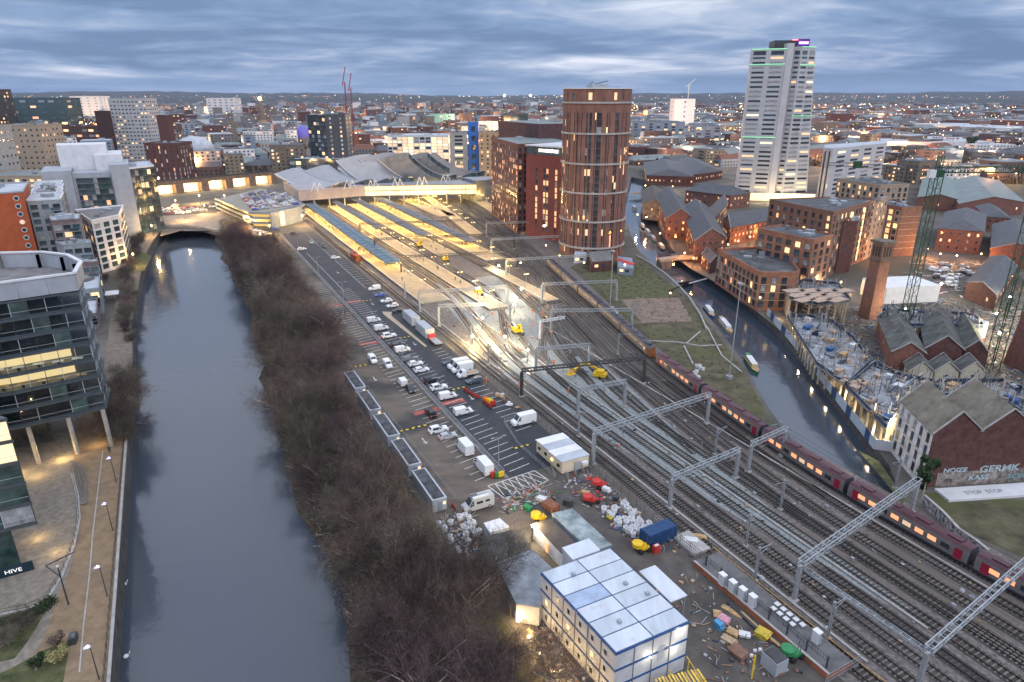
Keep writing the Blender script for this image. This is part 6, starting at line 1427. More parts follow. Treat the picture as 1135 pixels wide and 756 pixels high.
r = empty('formwork_tables', G(900, 330), 'pinkish plywood formwork tables on the raised deck', 'formwork')
for k in range(10):
    t = MB(); q = G(880 + 6 * k, 322 + (k % 3) * 5, 11.2); t.box(q, (7, 3.6, .2), plyw, .3 + .1 * (k % 3)); 
    for dx in (-2.5, 2.5): t.tube(q + Vector((dx, 0, -3.2)), q + Vector((dx, 0, 0)), .08, galv)
    t.build('table', r)
# hoarding along the canal
hp = [(850, 349), (861, 362), (875, 378), (890, 397), (905, 416), (921, 437), (937, 458), (953, 478), (968, 498), (988, 501)]
r = empty('site_hoarding', G(*hp[0]), 'blue and white painted hoarding along the canal wall', 'hoarding')
for i, (a, c) in enumerate(zip(hp, hp[1:])):
    A2, C2 = G(*a), G(*c)
    for j in range(3):
        p, q = A2.lerp(C2, j / 3), A2.lerp(C2, (j + 1) / 3); b = MB(); b.bar(p + Vector((0, 0, 1.3)), q + Vector((0, 0, 1.3)), .12, 2.5, [mat('hoard_pale', (.42, .50, .56), .5, .08, .5), mat('hoard_navy', (.03, .06, .14), .5, .1, .5), mat('hoard_pale', (.42, .50, .56))][(i * 3 + j) % 7 % 3 % 2 if (i * 3 + j) % 7 < 5 else 0] if not (i == 8) else cladw); b.build('panel', r)
for i in range(9):
    p = G(*hp[i]).lerp(G(*hp[i + 1]), .5) + Vector((2.2, .8, 1.7)); lamp(p, 420, (1, .75, .42), .2)  # bare lamps added out of sight behind the hoarding, no fittings
for (x, y), pw in (((994, 495), 2600), ((1000, 360), 1500), ((1022, 372), 1200), ((1010, 330), 2600), ((1103, 388), 3500), ((1040, 330), 1500), ((905, 330), 900), ((875, 340), 900), ((1100, 365), 2500), ((1115, 345), 1500)):
    p = G(x, y); floodset(p, 5.5, pw * 2.2, 'warm lamp on a stand in the site, near ' + {994: 'the end of the hoarding', 1000: 'the centre deck', 1022: 'the centre deck and old workshop', 1010: 'the white tent', 1103: 'the foot of the right hand crane', 1040: 'the compound cars', 905: 'the formwork tables', 875: 'the brick terrace block', 1100: 'the silos', 1115: 'the brick tower'}[x], (1, .82, .5), .35)
b = MB(); q = G(995, 330); b.box(q + Vector((0, 0, 3.2)), (22, 14, 6.4), white, .15); o = b.build('white_tent'); tag(o, 'bright white box tent in the middle of the building compound', 'tent')
for i, x in enumerate((1072, 1078, 1084)):
    q = G(x, 372 + 3 * i); r = empty('cement_silo', q, ['left', 'middle', 'right'][i] + ' of three white silos with red base ring', 'silo', 'three white silos'); b = MB(); b.tube(q + Vector((0, 0, 1.5)), q + Vector((0, 0, 6.5)), 1.5, white, n=12); b.build('drum', r); b = MB(); b.tube(q + Vector((0, 0, .1)), q + Vector((0, 0, 1.5)), 1.55, redp, n=12); b.build('base_ring', r)
random.seed(4)
for i in range(26):
    x, y = random.uniform(1035, 1100), random.uniform(292, 318); p = G(x, y); s, q = SQ(p); kk = random.choice(['wvan', 'wcar', 'bcar', 'scar', 'gcar', 'wsuv']); park(kk, s, q, random.choice((0, .3, H)), {'wvan': 'white van', 'wcar': 'white car', 'bcar': 'black car', 'scar': 'silver car', 'gcar': 'grey estate', 'wsuv': 'white tall car'}[kk] + ' in the compound behind the white tent, below the brick villa', 'vehicles in the building compound')
# tower cranes
crg = mat('crane_green', (.018, .07, .032), .5, .2, 1)
def lattice(b, a, c, w, m, step, br=.09, ch=.19):
    a = Vector(a); c = Vector(c); d = (c - a); Ln = d.length; d.normalize(); u = (Vector((1, 0, 0)) if abs(d.z) > .9 else Vector((0, 0, 1))); u = (u - d * u.dot(d)).normalized(); v = d.cross(u); n = max(2, int(Ln / step)); cs = [u * w / 2 + v * w / 2, u * w / 2 - v * w / 2, -u * w / 2 - v * w / 2, -u * w / 2 + v * w / 2]
    for k in cs: b.bar(a + k, c + k, ch, ch, m)
    for i in range(n):
        p, q = a.lerp(c, i / n), a.lerp(c, (i + 1) / n)
        for j in range(4): b.bar(p + cs[j], q + cs[(j + 1) % 4], br, br, m); b.bar(p + cs[j], p + cs[(j + 1) % 4], br, br, m)
p = G(1000, 372); hC = 42.0
for z in range(20, 70):
    if PXY((p.x, p.y, z))[1] < 196: hC = z; break
r = empty('tower_crane', p, 'green tower crane standing right of the square chimney', 'crane', 'green tower cranes'); b = MB(); lattice(b, p, p + Vector((0, 0, hC)), 2.4, crg, 3.2); b.build('mast', r)
top = p + Vector((0, 0, hC)); b = MB(); b.box(top + Vector((0, 0, 1)), (2.6, 2.6, 2), crg); b.box(top + Vector((-2.4, -1, 1)), (1.8, 1.6, 2.2), cladw); b.build('cab', r)
jr = G(1112, 186, hC + 3); jr = Vector((jr.x, jr.y, hC + 3)); jd = (jr - top); jd.z = 0; jd.normalize(); jr = top + jd * 34 + Vector((0, 0, 3)); jl = top - jd * 30 + Vector((0, 0, 3))
b = MB(); lattice(b, top + Vector((0, 0, 2)), jr, 1.6, crg, 2.4, .14, .22); b.build('jib', r); b = MB(); lattice(b, top + Vector((0, 0, 2)), jl, 1.0, steel_dk, 3, .05, .07); b.build('rear_jib', r); b = MB(); b.box(jl + jd * 8, (2.2, 1.4, 2.0), crg, .3); b.build('hook_block', r); b = MB(); lattice(b, top + Vector((0, 0, 2)), top + Vector((0, 0, 6)), 1.2, crg, 2); b.tube(top + Vector((0, 0, 6)), jr, .05, steel_dk, n=4); b.tube(top + Vector((0, 0, 6)), jl, .05, steel_dk, n=4); b.build('apex', r)
p = G(1098, 412); r = empty('tower_crane', p, 'green tower crane at the right edge, its head out of sight', 'crane', 'green tower cranes'); b = MB(); lattice(b, p, p + Vector((0, 0, 52)), 2.6, crg, 3.2); b.build('mast', r); b = MB(); lattice(b, p + Vector((0, 0, 17)), p + Vector((0, 0, 21)), 4.5, crg, 2); b.build('climbing_frame', r)
# ================================================================ canal life
def boat(px_, ang, L_, hull, cabin, label):
    p = G(px_[0], px_[1], -3); r = empty('narrowboat', p, label, 'boat', 'narrowboats moored on the canal'); b = MB(); ca, sa = math.cos(ang), math.sin(ang); T = lambda x, y, z: (p.x + x * ca - y * sa, p.y + x * sa + y * ca, -3 + z)
    out_ = [(-L_ / 2, -.7), (-L_ / 2 + 1, -1.05), (L_ / 2 - 2.2, -1.05), (L_ / 2, 0), (L_ / 2 - 2.2, 1.05), (-L_ / 2 + 1, 1.05), (-L_ / 2, .7)]; b.prism([T(x, y, 0)[:2] for x, y in out_], -3.1, -2.1, hull, top=timber); b.build('hull', r)
    b = MB(); cx_ = [(-L_ / 2 + 2.6, .8), (L_ / 2 - 3.6, .8)]
    P = [T(x, y, 0)[:2] for x, y in ((-L_ / 2 + 2.4, -.85), (L_ / 2 - 3.4, -.85), (L_ / 2 - 3.4, .85), (-L_ / 2 + 2.4, .85))]; b.prism(P, -2.1, -1.05, cabin, top=cladw if cabin is not green_p else cabin); b.build('cabin', r)
    for k in range(5):
        for s in (-1, 1): w = MB(); t = T(-L_ / 2 + 3.4 + k * (L_ - 7.6) / 4, s * .86, 1.5); w.box((t[0], t[1], t[2]), (.7, .04, .42), glass, ang); w.build('window', r)
    b = MB(); t = T(-L_ / 2 + 1.2, 0, 1.6); b.box((t[0], t[1], -1.5), (1.6, 1.4, .9), hull, ang); b.build('stern_cover', r)
def dirpx(a, c): d = G(*c, -3) - G(*a, -3); return math.atan2(d.y, d.x)
boat((786, 347), dirpx((780, 338), (794, 356)), 13, steel_bl, cladw, 'blue narrowboat with pale roof at the lock end of the canal')
boat((804, 363), dirpx((796, 352), (814, 374)), 15, stone, cladw, 'cream cluttered narrowboat between the blue and the green boats')
boat((833, 406), dirpx((827, 396), (842, 418)), 13, green_p, mat('boat_cream', (.55, .48, .25), .6, .1, 1), 'green hulled narrowboat with cream roof nearest the railway')
for i, ((x, y), m) in enumerate((((703, 232), white), ((712, 252), steel_dk), ((718, 259), white), ((724, 266), green_p), ((733, 275), steel_dk))): boat((x, y), dirpx((705, 240), (730, 272)), 14, m, cladg, ['white boat at the far end of the dock', 'dark boat moored by the stone warehouse', 'white boat moored in the middle of the dock', 'green boat moored under the gabled houses', 'dark boat at the lock gate'][i])
a, c = G(742, 289), G(768, 300); r = empty('canal_bridge', G(755, 293), 'low arched stone bridge lit orange across the canal', 'bridge'); b = MB(); A3, C3 = G(730, 290), G(790, 288)
for k in range(10):
    t0, t1 = k / 10, (k + 1) / 10; z0_, z1_ = .6 + 1.0 * math.sin(math.pi * t0), .6 + 1.0 * math.sin(math.pi * t1); b.bar(A3.lerp(C3, t0) + Vector((0, 0, z0_)), A3.lerp(C3, t1) + Vector((0, 0, z1_)), 4.5, 1.2, stone)
b.build('arch_deck', r)
for t in (.1, .9): b = MB(); p = A3.lerp(C3, t); b.box(p + Vector((0, 0, -1.4)), (5, 5, 3.4), stone_dk, .3); b.build('abutment', r)
p = G(758, 315); r = empty('lock_gate', p, 'black lock gate with white tipped beams below the bridge', 'lock gate'); b = MB(); b.bar(G(750, 318, -2), G(768, 314, -2), .5, 3, black); b.build('gate', r); b = MB(); b.bar(G(742, 322, .8), G(757, 316, .8), .4, .4, black); b.bar(G(764, 314, .8), G(783, 309, .8), .4, .4, cladw); b.build('balance_beam', r)
orange_l = (1, .36, .07)
for (x, y), pw, cc_ in (((748, 272), 1500, orange_l), ((758, 291), 1500, orange_l), ((768, 297), 1800, orange_l), ((784, 298), 1500, orange_l), ((806, 281), 2200, orange_l), ((817, 277), 2600, orange_l), ((830, 272), 2600, orange_l), ((842, 266), 1800, orange_l), ((731, 268), 1800, orange_l), ((716, 249), 2600, (1, .5, .2)), ((706, 246), 1500, (1, .6, .3)), ((776, 262), 1500, orange_l),
                        ((1026, 286), 2600, orange_l), ((1040, 292), 2600, orange_l), ((1058, 294), 2200, (1, .5, .15)), ((1085, 292), 2600, orange_l), ((1100, 312), 2200, orange_l), ((1118, 318), 1500, orange_l), ((972, 292), 2800, orange_l), ((930, 325), 1500, (1, .6, .2)), ((790, 215), 2600, (1, .6, .25)), ((715, 212), 3200, (1, .65, .3)), ((745, 213), 3200, (1, .65, .3)), ((775, 212), 3200, (1, .6, .25)), ((840, 240), 1500, (1, .7, .35)), ((860, 228), 2200, (1, .6, .2)), ((905, 228), 2200, (1, .6, .25))):
    p = G(x, y) + Vector((0, 0, 4.5)); o = MB(); o.ball(p, .35, emis('street_orange', (1, .5, .12), 14) if cc_ is orange_l else bulb_y, 6); o.tube(p - Vector((0, 0, 4.5)), p, .07, steel_dk, n=5); q = o.build('street_lamp'); tag(q, 'street lamp glowing ' + ('orange' if cc_ is orange_l else 'warm white') + ' on the canal side of town', 'street lamp', 'lit street lamps around the wharf'); BASE[q] = Vector((0, 0, 0)); lamp(p, pw * 2.4, cc_, .4, parent=q)
# canal side furniture
r = empty('pipe_rail', G(560 + 90, 330), 'long pale edge wall curving between grass and canal', 'wall'); b = MB()
pl = [(706, 285), (720, 292), (738, 305), (752, 318), (764, 331), (776, 350), (783, 366)]
for a, c in zip(pl, pl[1:]): b.bar(G(*a) + Vector((0, 0, .4)), G(*c) + Vector((0, 0, .4)), .45, .8, concrete)
b.build('coping', r)
for lab, seg in (('pale cable trough crossing the grass from the white cabinet', [(783, 362), (800, 395), (822, 413)]), ('pale trough running across the triangle of rough grass', [(712, 378), (752, 380), (775, 384), (800, 383)]), ('short pale trough between the two others', [(760, 382), (776, 368)]), ('pale trough running down towards the white blocks', [(758, 384), (768, 404)])):
    b = MB()
    for a, c in zip(seg, seg[1:]): b.bar(G(*a) + Vector((0, 0, .2)), G(*c) + Vector((0, 0, .2)), .4, .3, concrete)
    o = b.build('cable_trough'); tag(o, lab, 'cable trough')
def make_wbag():
    r = empty('bulk_bag', (0, 0, 0), None, 'bulk bag'); BASE[r] = Vector((0, 0, 0)); b = MB(); b.prism([(.45, -.3), (.45, .3), (.3, .45), (-.3, .45), (-.45, .3), (-.45, -.3), (-.3, -.45), (.3, -.45)], 0, .8, cladw); b.build('sack', r)
    b = MB(); b.ball((0, 0, .8), .36, mat('bag_fill', (.4, .4, .42), .9, .3, 4), 6, .5); b.build('filling', r); return r
BG = Place(make_wbag)
random.seed(77)
for i in range(46):
    s, q = random.uniform(-86, -77), random.uniform(62.6, 67.8); BG(W(s, q, .02), random.uniform(0, 3), 'white bulk bag in the heap between the blue container and the fence', 'white bulk bags beside the blue container')
for i in range(22):
    s, q = random.uniform(-96, -88.5), random.uniform(33.8, 39.6); BG(W(s, q, .02), random.uniform(0, 3), 'white bulk bag or sack in the heap behind the camper van', 'white bulk bags by the camper van')
for i in range(12): p = G(random.uniform(766, 779), random.uniform(404, 420)); BG(p, .3, 'white block in the stack on rough grass by the stopped train', 'white blocks on the rough grass')
for i in range(16): p = G(random.uniform(667, 684), random.uniform(338, 353)); BG(p, random.uniform(0, 3), 'white sack in the heap at the foot of the slim mast', 'white sacks below the mast')
# ================================================================ town beyond
def tower(name, label, xl, xr, yb, yt, depth, wm, rm=None, floors=None, colw=4, win=(1.8, 1.7), lp=.2, skew=0.0, group=None, mats=None, warm=None, cat='building', limit=60, frame=None, bands=None, parapet=.8):
    a, c = G(xl, yb), G(xr, yb + skew); d = (c - a).normalized(); v = Vector((-d.y, d.x, 0)); v = v if v.y > 0 else -v
    m = (a + c) / 2; z = 6
    while PXY((m.x, m.y, z))[1] > yt and z < 200: z += .5
    return block(name, label, None, z, wm, rm or flatroof, floors or max(2, int(z / 3.4)), colw, win, lp, frame, world=[a, c, c + v * depth, a + v * depth], group=group, mats=mats, warm=warm, cat=cat, limit=limit, bands=bands, parapet=parapet)
glow_w = (lit, lit_w, lit_b)
tower('office_tower', 'almost black office tower at the left edge of the skyline', -18, 14, 190, 100, 26, mat('facade_black', (.03, .028, .03), .4, .2, .3), lp=.12)
tower('office_building', 'beige stone office block with rows of small windows near the left edge', 7, 58, 203, 140, 30, stone, floors=10, colw=4.5, win=(1.6, 1.7), lp=.05)
tower('office_building', 'pale concrete slab block cut by the left edge', -25, 12, 214, 142, 18, concrete, floors=8, lp=.1)
tower('tower_block', 'pale grey tower block with scattered yellow windows left of the skyline', 133, 173, 178, 110, 26, mat('render_pale', (.42, .42, .43), .8, .08, .3), floors=16, colw=4.2, win=(2.2, 1.5), lp=.16, limit=100)
tower('office_building', 'dark brick block with thin white window strips below the pale tower block', 168, 206, 206, 160, 24, brick_dk, floors=9, colw=4.5, win=(1.0, 2.6), lp=.1, mats=(cladw, glass, glass))
tower('brick_shaft', 'slim dark red brick stair shaft behind the striped brick block', 183, 195, 185, 129, 10, brick_dk, floors=1, colw=90, win=(1, 1), lp=0)
tower('brick_shaft', 'slim dark brick shaft left of the pale tower block', 116, 128, 180, 124, 10, mat('brick_black', (.06, .03, .03), .9, .2, .5), floors=1, colw=90, win=(1, 1), lp=0)
tower('office_building', 'green glass office with brick fins and yellow lit floors', 50, 118, 178, 141, 24, brick_dk, floors=6, colw=7, win=(5.6, 2.4), lp=.35, mats=(glass_g, glass_g, glass_b))
tower('office_building', 'low office with sea green roof at the left edge', -20, 53, 222, 196, 40, stone, roof_gr, floors=4, colw=5, win=(3, 1.8), lp=.3)
tower('office_building', 'row of white slab flats just under the left skyline', 82, 114, 132, 107, 60, cladw, floors=8, colw=20, win=(6, 2), lp=.1)
tower('office_building', 'long sea green glass building under the left skyline', 16, 78, 140, 109, 60, glass_g, roof_pale, floors=5, colw=22, win=(14, 5), lp=.3, mats=(glass_g, glass_b))
tower('office_building', 'white slab block under the skyline above the station bridge', 231, 262, 128, 109, 60, cladw, floors=6, colw=20, win=(8, 3), lp=.15)
tower('office_tower', 'dark grey office tower with glazed left side behind the wave roofs', 366, 388, 197, 128, 24, mat('facade_charcoal', (.07, .075, .085), .5, .1, .3), floors=14, colw=9, win=(1.6, 1.8), lp=.3, mats=(cladw, curtain))
tower('office_tower', 'black glazed half of the dark tower, a few floors lit', 347, 366, 195, 129, 24, glass, floors=14, colw=4, win=(3.4, 2.6), lp=.12, mats=(glass, glass_b), skew=2)
tower('office_building', 'blue glass office with lamps along its roof edge beside the dark tower', 323, 388, 199, 177, 30, glass_b, roof_pale, floors=4, colw=5, win=(4.4, 3), lp=.12, mats=(glass_b, glass_b, glass))
tower('office_building', 'white office ablaze with yellow floors behind the concourse', 447, 498, 184, 151, 36, cladw, roof_pale, floors=9, colw=6, win=(5.2, 2.6), lp=.75, warm=glow_w)
tower('office_building', 'pale office with lit corner left of the bright white one', 431, 447, 182, 151, 30, cladw, floors=8, colw=5, win=(4.2, 2.4), lp=.5, warm=glow_w)
tower('apartment_tower', 'grey banded apartment tower left of the bright blue strip', 500, 519, 200, 148, 26, concrete, floors=12, colw=9, win=(7, 1.7), lp=.06)
tower('blue_stair_tower', 'bright blue stair tower between grey and beige buildings', 520, 531, 200, 137, 14, mat('panel_blue', (.03, .16, .52), .4, .08, .5), floors=6, colw=9, win=(3.6, 4.4), lp=.05)
tower('apartment_tower', 'beige apartment block right of the bright blue strip', 531.5, 557, 202, 148, 26, mat('render_sand', (.44, .30, .18), .8, .1, .5), floors=12, colw=4.5, win=(1.6, 1.6), lp=.1)
tower('office_tower', 'lone white rectangular tower under the skyline right of the round tower', 746, 768, 143, 110, 50, white, floors=6, colw=50, win=(3, 4), lp=0)
tower('office_building', 'blue grey apartment rows below the lone white tower', 700, 758, 152, 136, 60, cladb, floors=5, colw=12, win=(6, 3), lp=.3)
tower('office_building', 'steel blue offices right of the lone white tower', 768, 798, 163, 140, 50, cladb, floors=7, colw=10, win=(7, 2.4), lp=.2)
tower('office_building', 'long pale warehouse with wide roof beyond the banded office block', 985, 1100, 168, 158, 120, cladw, roof_pale, floors=1, colw=30, win=(10, 3), lp=.3)
tower('office_building', 'pale shed with very long white roof at the right, near the far fields', 1080, 1180, 150, 142, 200, cladw, roof_pale, floors=1, colw=40, win=(10, 3), lp=.3)
tower('office_building', 'turquoise lit block in the middle of the distant town', 476, 503, 142, 127, 40, mat('panel_turq', (.25, .5, .48), .5, .1, .2), floors=4, colw=14, win=(6, 3), lp=.3)
tower('office_building', 'triangular glass block left of the round tower top', 558, 585, 150, 127, 40, glass_g, floors=6, colw=10, win=(7, 3), lp=.1)
# landmarks
def dome(name, label, x, yb, yt, rpx, m, bm, cat):
    p = G(x, yb); r_ = (G(x + rpx, yb) - p).length; z = 3
    while PXY((p.x, p.y, z))[1] > yt: z += .5
    r = empty(name, p, label, cat); b = MB(); b.tube(p, p + Vector((0, 0, z * .45)), r_, bm, n=20); b.build('drum', r); b = MB(); b.ball(p + Vector((0, 0, z * .45)), r_, m, 20, z * .55 / r_); b.build('dome_roof', r, True); return r, p, z
dome('arena', 'wide pale domed hall left of the lit viaduct', 218, 176, 151, 20, roof_pale, cladg, 'arena')
dome('lit_dome', 'small dome glowing violet beside the dark office tower', 337, 162, 139, 8, emis('dome_violet', (.12, .08, .8), .16, base=(.1, .1, .3)), conc_dk, 'dome')
r, p, z = dome('town_hall', 'floodlit town hall dome glowing orange at the skyline', 293, 150, 112, 4, stone_dk, stone, 'town hall'); b = MB(); b.ball(p + Vector((0, 0, z + 4)), 4, emis('dome_orange', (1, .45, .12), 3), 8); b.build('lit_lantern', r)
for x, yt, l in ((387, 91, 'taller of two thin red cranes'), (393, 97, 'shorter of two thin red cranes')):
    p = G(x, 155); h_ = 4
    while PXY((p.x, p.y, h_))[1] > yt: h_ += 1
    r = empty('distant_crane', p, l + ' in the distant town, near the dark office tower', 'crane'); b = MB(); lattice(b, p, p + Vector((0, 0, h_)), 1.6, mat('crane_red', (.26, .04, .05), .6, .1, 1), 6, .3, .4); b.build('mast', r); b = MB(); b.bar(p + Vector((-4, 0, h_ - 6)), p + Vector((3, 0, h_ + 22)), 1.2, 1.2, MATS['crane_red']); b.build('jib', r)
p = G(762, 143); r = empty('distant_crane', p, 'white luffing crane on top of the lone white tower', 'crane'); b = MB(); b.bar(p + Vector((0, 20, 60)), p + Vector((0, 20, 92)), 1.6, 1.6, cladw); b.build('mast', r); b = MB(); b.bar(p + Vector((-6, 20, 88)), p + Vector((14, 20, 104)), 1.2, 1.2, cladw); b.build('jib', r)
for px_, l in (((262, 165), 'dark church spire left of the viaduct'), ((1010, 132), 'thin mast among the far lights')):
    p = G(*px_); h_ = 55 if px_[0] < 500 else 30; b = MB(); taper(b, p, 9, 7, 0, h_ * .5, stone_dk) if px_[0] < 500 else None; taper(b, p, 6 if px_[0] < 500 else 2, .5, h_ * .5 if px_[0] < 500 else 0, h_, stone_dk); o = b.build('church_spire' if px_[0] < 500 else 'radio_mast'); tag(o, l, 'spire' if px_[0] < 500 else 'mast')
# the mass of the town: nearest blocks as things, the rest as one
random.seed(101)
NAMED = [(7, 60, 204), (133, 206, 210), (50, 128, 182), (330, 395, 205), (430, 560, 208), (560, 705, 200), (745, 770, 146), (815, 992, 225)]
marks = [(-200, 30, 'near the left edge'), (30, 90, 'left of the pale tower block'), (90, 150, 'around the pale tower block'), (150, 215, 'right of the pale tower block'), (215, 265, 'above the lit viaduct'), (265, 330, 'around the orange dome'), (330, 400, 'behind the dark office tower'), (400, 450, 'right of the red cranes'), (450, 510, 'beyond the bright white office'),
         (510, 570, 'behind the blue stair tower'), (570, 640, 'left of the round tower top'), (640, 720, 'behind the round tower'), (720, 790, 'around the lone white tower'), (790, 850, 'left of the tallest white tower'), (850, 930, 'behind the tallest white tower'), (930, 1000, 'behind the banded office block'), (1000, 1060, 'beyond the grey green sheds'), (1060, 1400, 'near the right edge')]
def mark(x): return next((t for a, c, t in marks if a <= x < c), 'in the distance')
def band(y): return 'just under the skyline' if y < 122 else 'far out' if y < 130 else 'half way out' if y < 142 else 'in the nearer town' if y < 160 else 'close by'
pal = [('red brick', mat('brick_town', (.14, .085, .075), .9, .2, .5)), ('dark brick', brick_dk), ('brown brick', brick_br), ('beige stone', mat('stone_dull', (.22, .185, .145), .9, .15, .5)), ('grey', conc_dk), ('grey', concrete), ('blue grey', cladb), ('sooty stone', stone_dk), ('dark brick', brick_dk), ('white', cladw)]
cand = []
def ymax(x): return 200 if x < 160 else 196 if x < 330 else 172 if x < 560 else 178 if x < 700 else 184 if x < 830 else 196 if x < 1000 else 205
tries = 0
while len(cand) < 3400 and tries < 20000:
    tries += 1; x = random.uniform(-60, 1195); u = random.random(); y = 113.5 + (ymax(x) - 113.5) * u ** 1.9
    if any(a < x < c and y > 118 and y < yy and y > yy - 45 for a, c, yy in NAMED) : continue
    p = G(x, y); D = p.length; near = y > 140
    w, dpt = random.uniform(12, 34) * (1 + D / 6000), random.uniform(10, 26) * (1 + D / 6000)
    h = random.choice((6, 7, 8, 9, 11, 13)) if random.random() < .8 else random.uniform(14, 30)
    if x > 700: w *= 1.5; h = h * .7 if random.random() < .9 else h
    ang = random.choice((.2, .5, ROT, ROT + H)) + random.uniform(-.15, .15)
    ok = True
    for q in cand[-1500:]:
        if abs(q[0].x - p.x) < (w + q[1]) * .5 and abs(q[0].y - p.y) < (dpt + q[1]) * .5: ok = False; break
    if ok: cand.append((p, w, dpt, h, ang, x, y))
def far_block(bw, brf, bwi, p, w, d, h, ang, wm, pitched, rnd):
    ca, sa = math.cos(ang), math.sin(ang); T = lambda x, y, z: (p.x + x * ca - y * sa, p.y + x * sa + y * ca, z)
    P = [T(-w / 2, -d / 2, 0), T(w / 2, -d / 2, 0), T(w / 2, d / 2, 0), T(-w / 2, d / 2, 0)]; bw.prism(P, 0, h, wm)
    if pitched:
        r_ = d * .35; A, B_, C_, D_ = [(q[0], q[1], h) for q in P]; R0, R1 = T(-w / 2 + r_ * .5, 0, h + r_ * .7), T(w / 2 - r_ * .5, 0, h + r_ * .7)
        for f in ((A, B_, R1, R0), (C_, D_, R0, R1), (B_, C_, R1), (D_, A, R0)): brf.face([(v[0], v[1], v[2] + .05) for v in f], pitched)
    else: brf.prism([T(x * .97, y * .97, 0) for x, y in ((-w / 2, -d / 2), (w / 2, -d / 2), (w / 2, d / 2), (-w / 2, d / 2))], h + .01, h + .5, rnd.choice((flatroof, flatroof, roof_pale, roof_gr, slate))); brf.box(T(rnd.uniform(-.2, .2) * w, 0, h + 1.2), (w * .2, d * .3, 1.4), cladg, ang)
    D = p.length; fl = max(1, int(h / 3.2)); cols = max(1, int(w / (4 if D < 1300 else 7)))
    for s_ in (-1, 1):
        for f_ in range(fl):
            for c in range(cols):
                m = rnd.choice((lit, lit_b, lit_o, lit_w)) if rnd.random() < .15 else (glass if D < 1500 else None)
                if m is None: continue
                xx = -w / 2 + w * (c + .5) / cols; ww = w / cols * .22; z = 1.2 + f_ * 3.2; zz_ = z + 1.5; y = s_ * (d / 2 + .04)
                bwi.face([T(xx - ww, y, z), T(xx + ww, y, z), T(xx + ww, y, zz_), T(xx - ww, y, zz_)], m)
            if f_ < fl and D < 1500:
                m = rnd.choice((lit, lit_o)) if rnd.random() < .2 else glass; x_ = s_ * (w / 2 + .04); z = 1.2 + f_ * 3.2
                bwi.face([T(x_, -d * .3, z), T(x_, d * .3 - d * .25, z), T(x_, d * .05, z + 1.5), T(x_, -d * .3, z + 1.5)], m)
cand.sort(key=lambda c: -c[1] * c[3] / c[0].length ** 2)
rnd = random.Random(9); FW, FR, FI = MB(), MB(), MB(); seen = {}
for i, (p, w, d, h, ang, x, y) in enumerate(cand):
    nmw, wm = rnd.choice(pal); pit = rnd.choice((slate, slate, roof_gr, mat('roof_tile', (.16, .07, .05), .8, .2, .5))) if (h < 12 and rnd.random() < .55) else None
    if i < 285 and -10 < x < 1145:
        lab = f"{nmw} {'pitched' if pit else 'flat'} roof building {band(y)} {mark(x)}"; r = empty('town_building', p, lab, 'building', 'town buildings between the station and the skyline'); bw, br_, bi = MB(), MB(), MB()
        far_block(bw, br_, bi, p, w, d, h, ang, wm, pit, rnd); bw.build('walls', r); br_.build('roof', r); (tag(bi.build('windows', r), kind='stuff') if bi.f else None)
    else: far_block(FW, FR, FI, p, w, d, h, ang, wm, pit, rnd)
o = FW.build('distant_town'); tag(o, 'mass of small houses and blocks fading toward the skyline', 'town', kind='stuff'); FR.build('roofs', o); FI.build('lit_windows', o)
# lights of the town
LA = MB(); cols = [emis('far_light_orange', (1, .38, .08), 5), emis('far_light_warm', (1, .62, .26), 5.5), emis('far_light_white', (1, .9, .75), 6)]
for i in range(4200):
    x = random.uniform(-60, 1195); y = 106.5 + (ymax(x) - 106.5) * random.random() ** 2.0
    if any(a < x < c and yy - 40 < y < yy for a, c, yy in NAMED): continue
    if y < 108.5: D = random.uniform(5000, 8500); p = Vector(((x - 567.5) / 735 * D, D, random.uniform(20, 60)))
    else: p = G(x, y); p.z = random.choice((5, 7, 9)); D = p.length
    rr = D * random.choice((.0003, .0004, .0005, .0007)) * (.5 if y < 108.5 else 1) ; LA.ball(p, rr, random.choice(cols + cols[:1] if x < 700 else cols), 4)
for i in range(1500):
    x = random.uniform(690, 1195); y = 112 + 60 * random.random() ** 1.5; p = G(x, y); p.z = 8; LA.ball(p, p.length * random.choice((.0003, .0004, .0006)), random.choice(cols), 4)
o = LA.build('town_lights'); tag(o, 'hundreds of street and window lights scattered across the town', 'lights', kind='stuff')
for x, y, k in ((560, 107, 1.6), (586, 106, 1.6), (237, 112, 1.2), (700, 172, 2.0), (748, 160, 2.2), (747, 146, 1.5), (820, 172, 1.6), (940, 140, 2.0), (970, 142, 2.4), (1015, 138, 1.6), (1120, 205, 1.4), (925, 215, 1.5), (914, 218, 1.5), (200, 212, 1.4), (1060, 118, 1.4), (905, 120, 1), (1090, 215, 1.2), (440, 178, 1), (436, 160, 1.2)):
    p = G(x, max(y, 108)); D = min(p.length, 7000); p = Vector(((x - 567.5) / 735 * D * .97, D * .93, 8 if y > 110 else 60)); b = MB(); b.ball(p, D * .0009 * k, emis('stadium_lamp', (1, .95, .82), 12), 6); b.tube((p.x, p.y, 0), p, D * .0003, galv, n=4); o = b.build('floodlight'); tag(o, 'strong white floodlight ' + band(y) + ' ' + mark(x), 'floodlight', 'strong floodlights in the town')
for i in range(130):
    x = random.uniform(0, 1135); y = random.uniform(120, ymax(x)); p = G(x, y); D = p.length; lamp(p + Vector((0, 0, 14)), D * D * .032 * random.uniform(.4, 1.6), random.choice(((1, .42, .12), (1, .6, .26), (1, .78, .5))), 1.0)
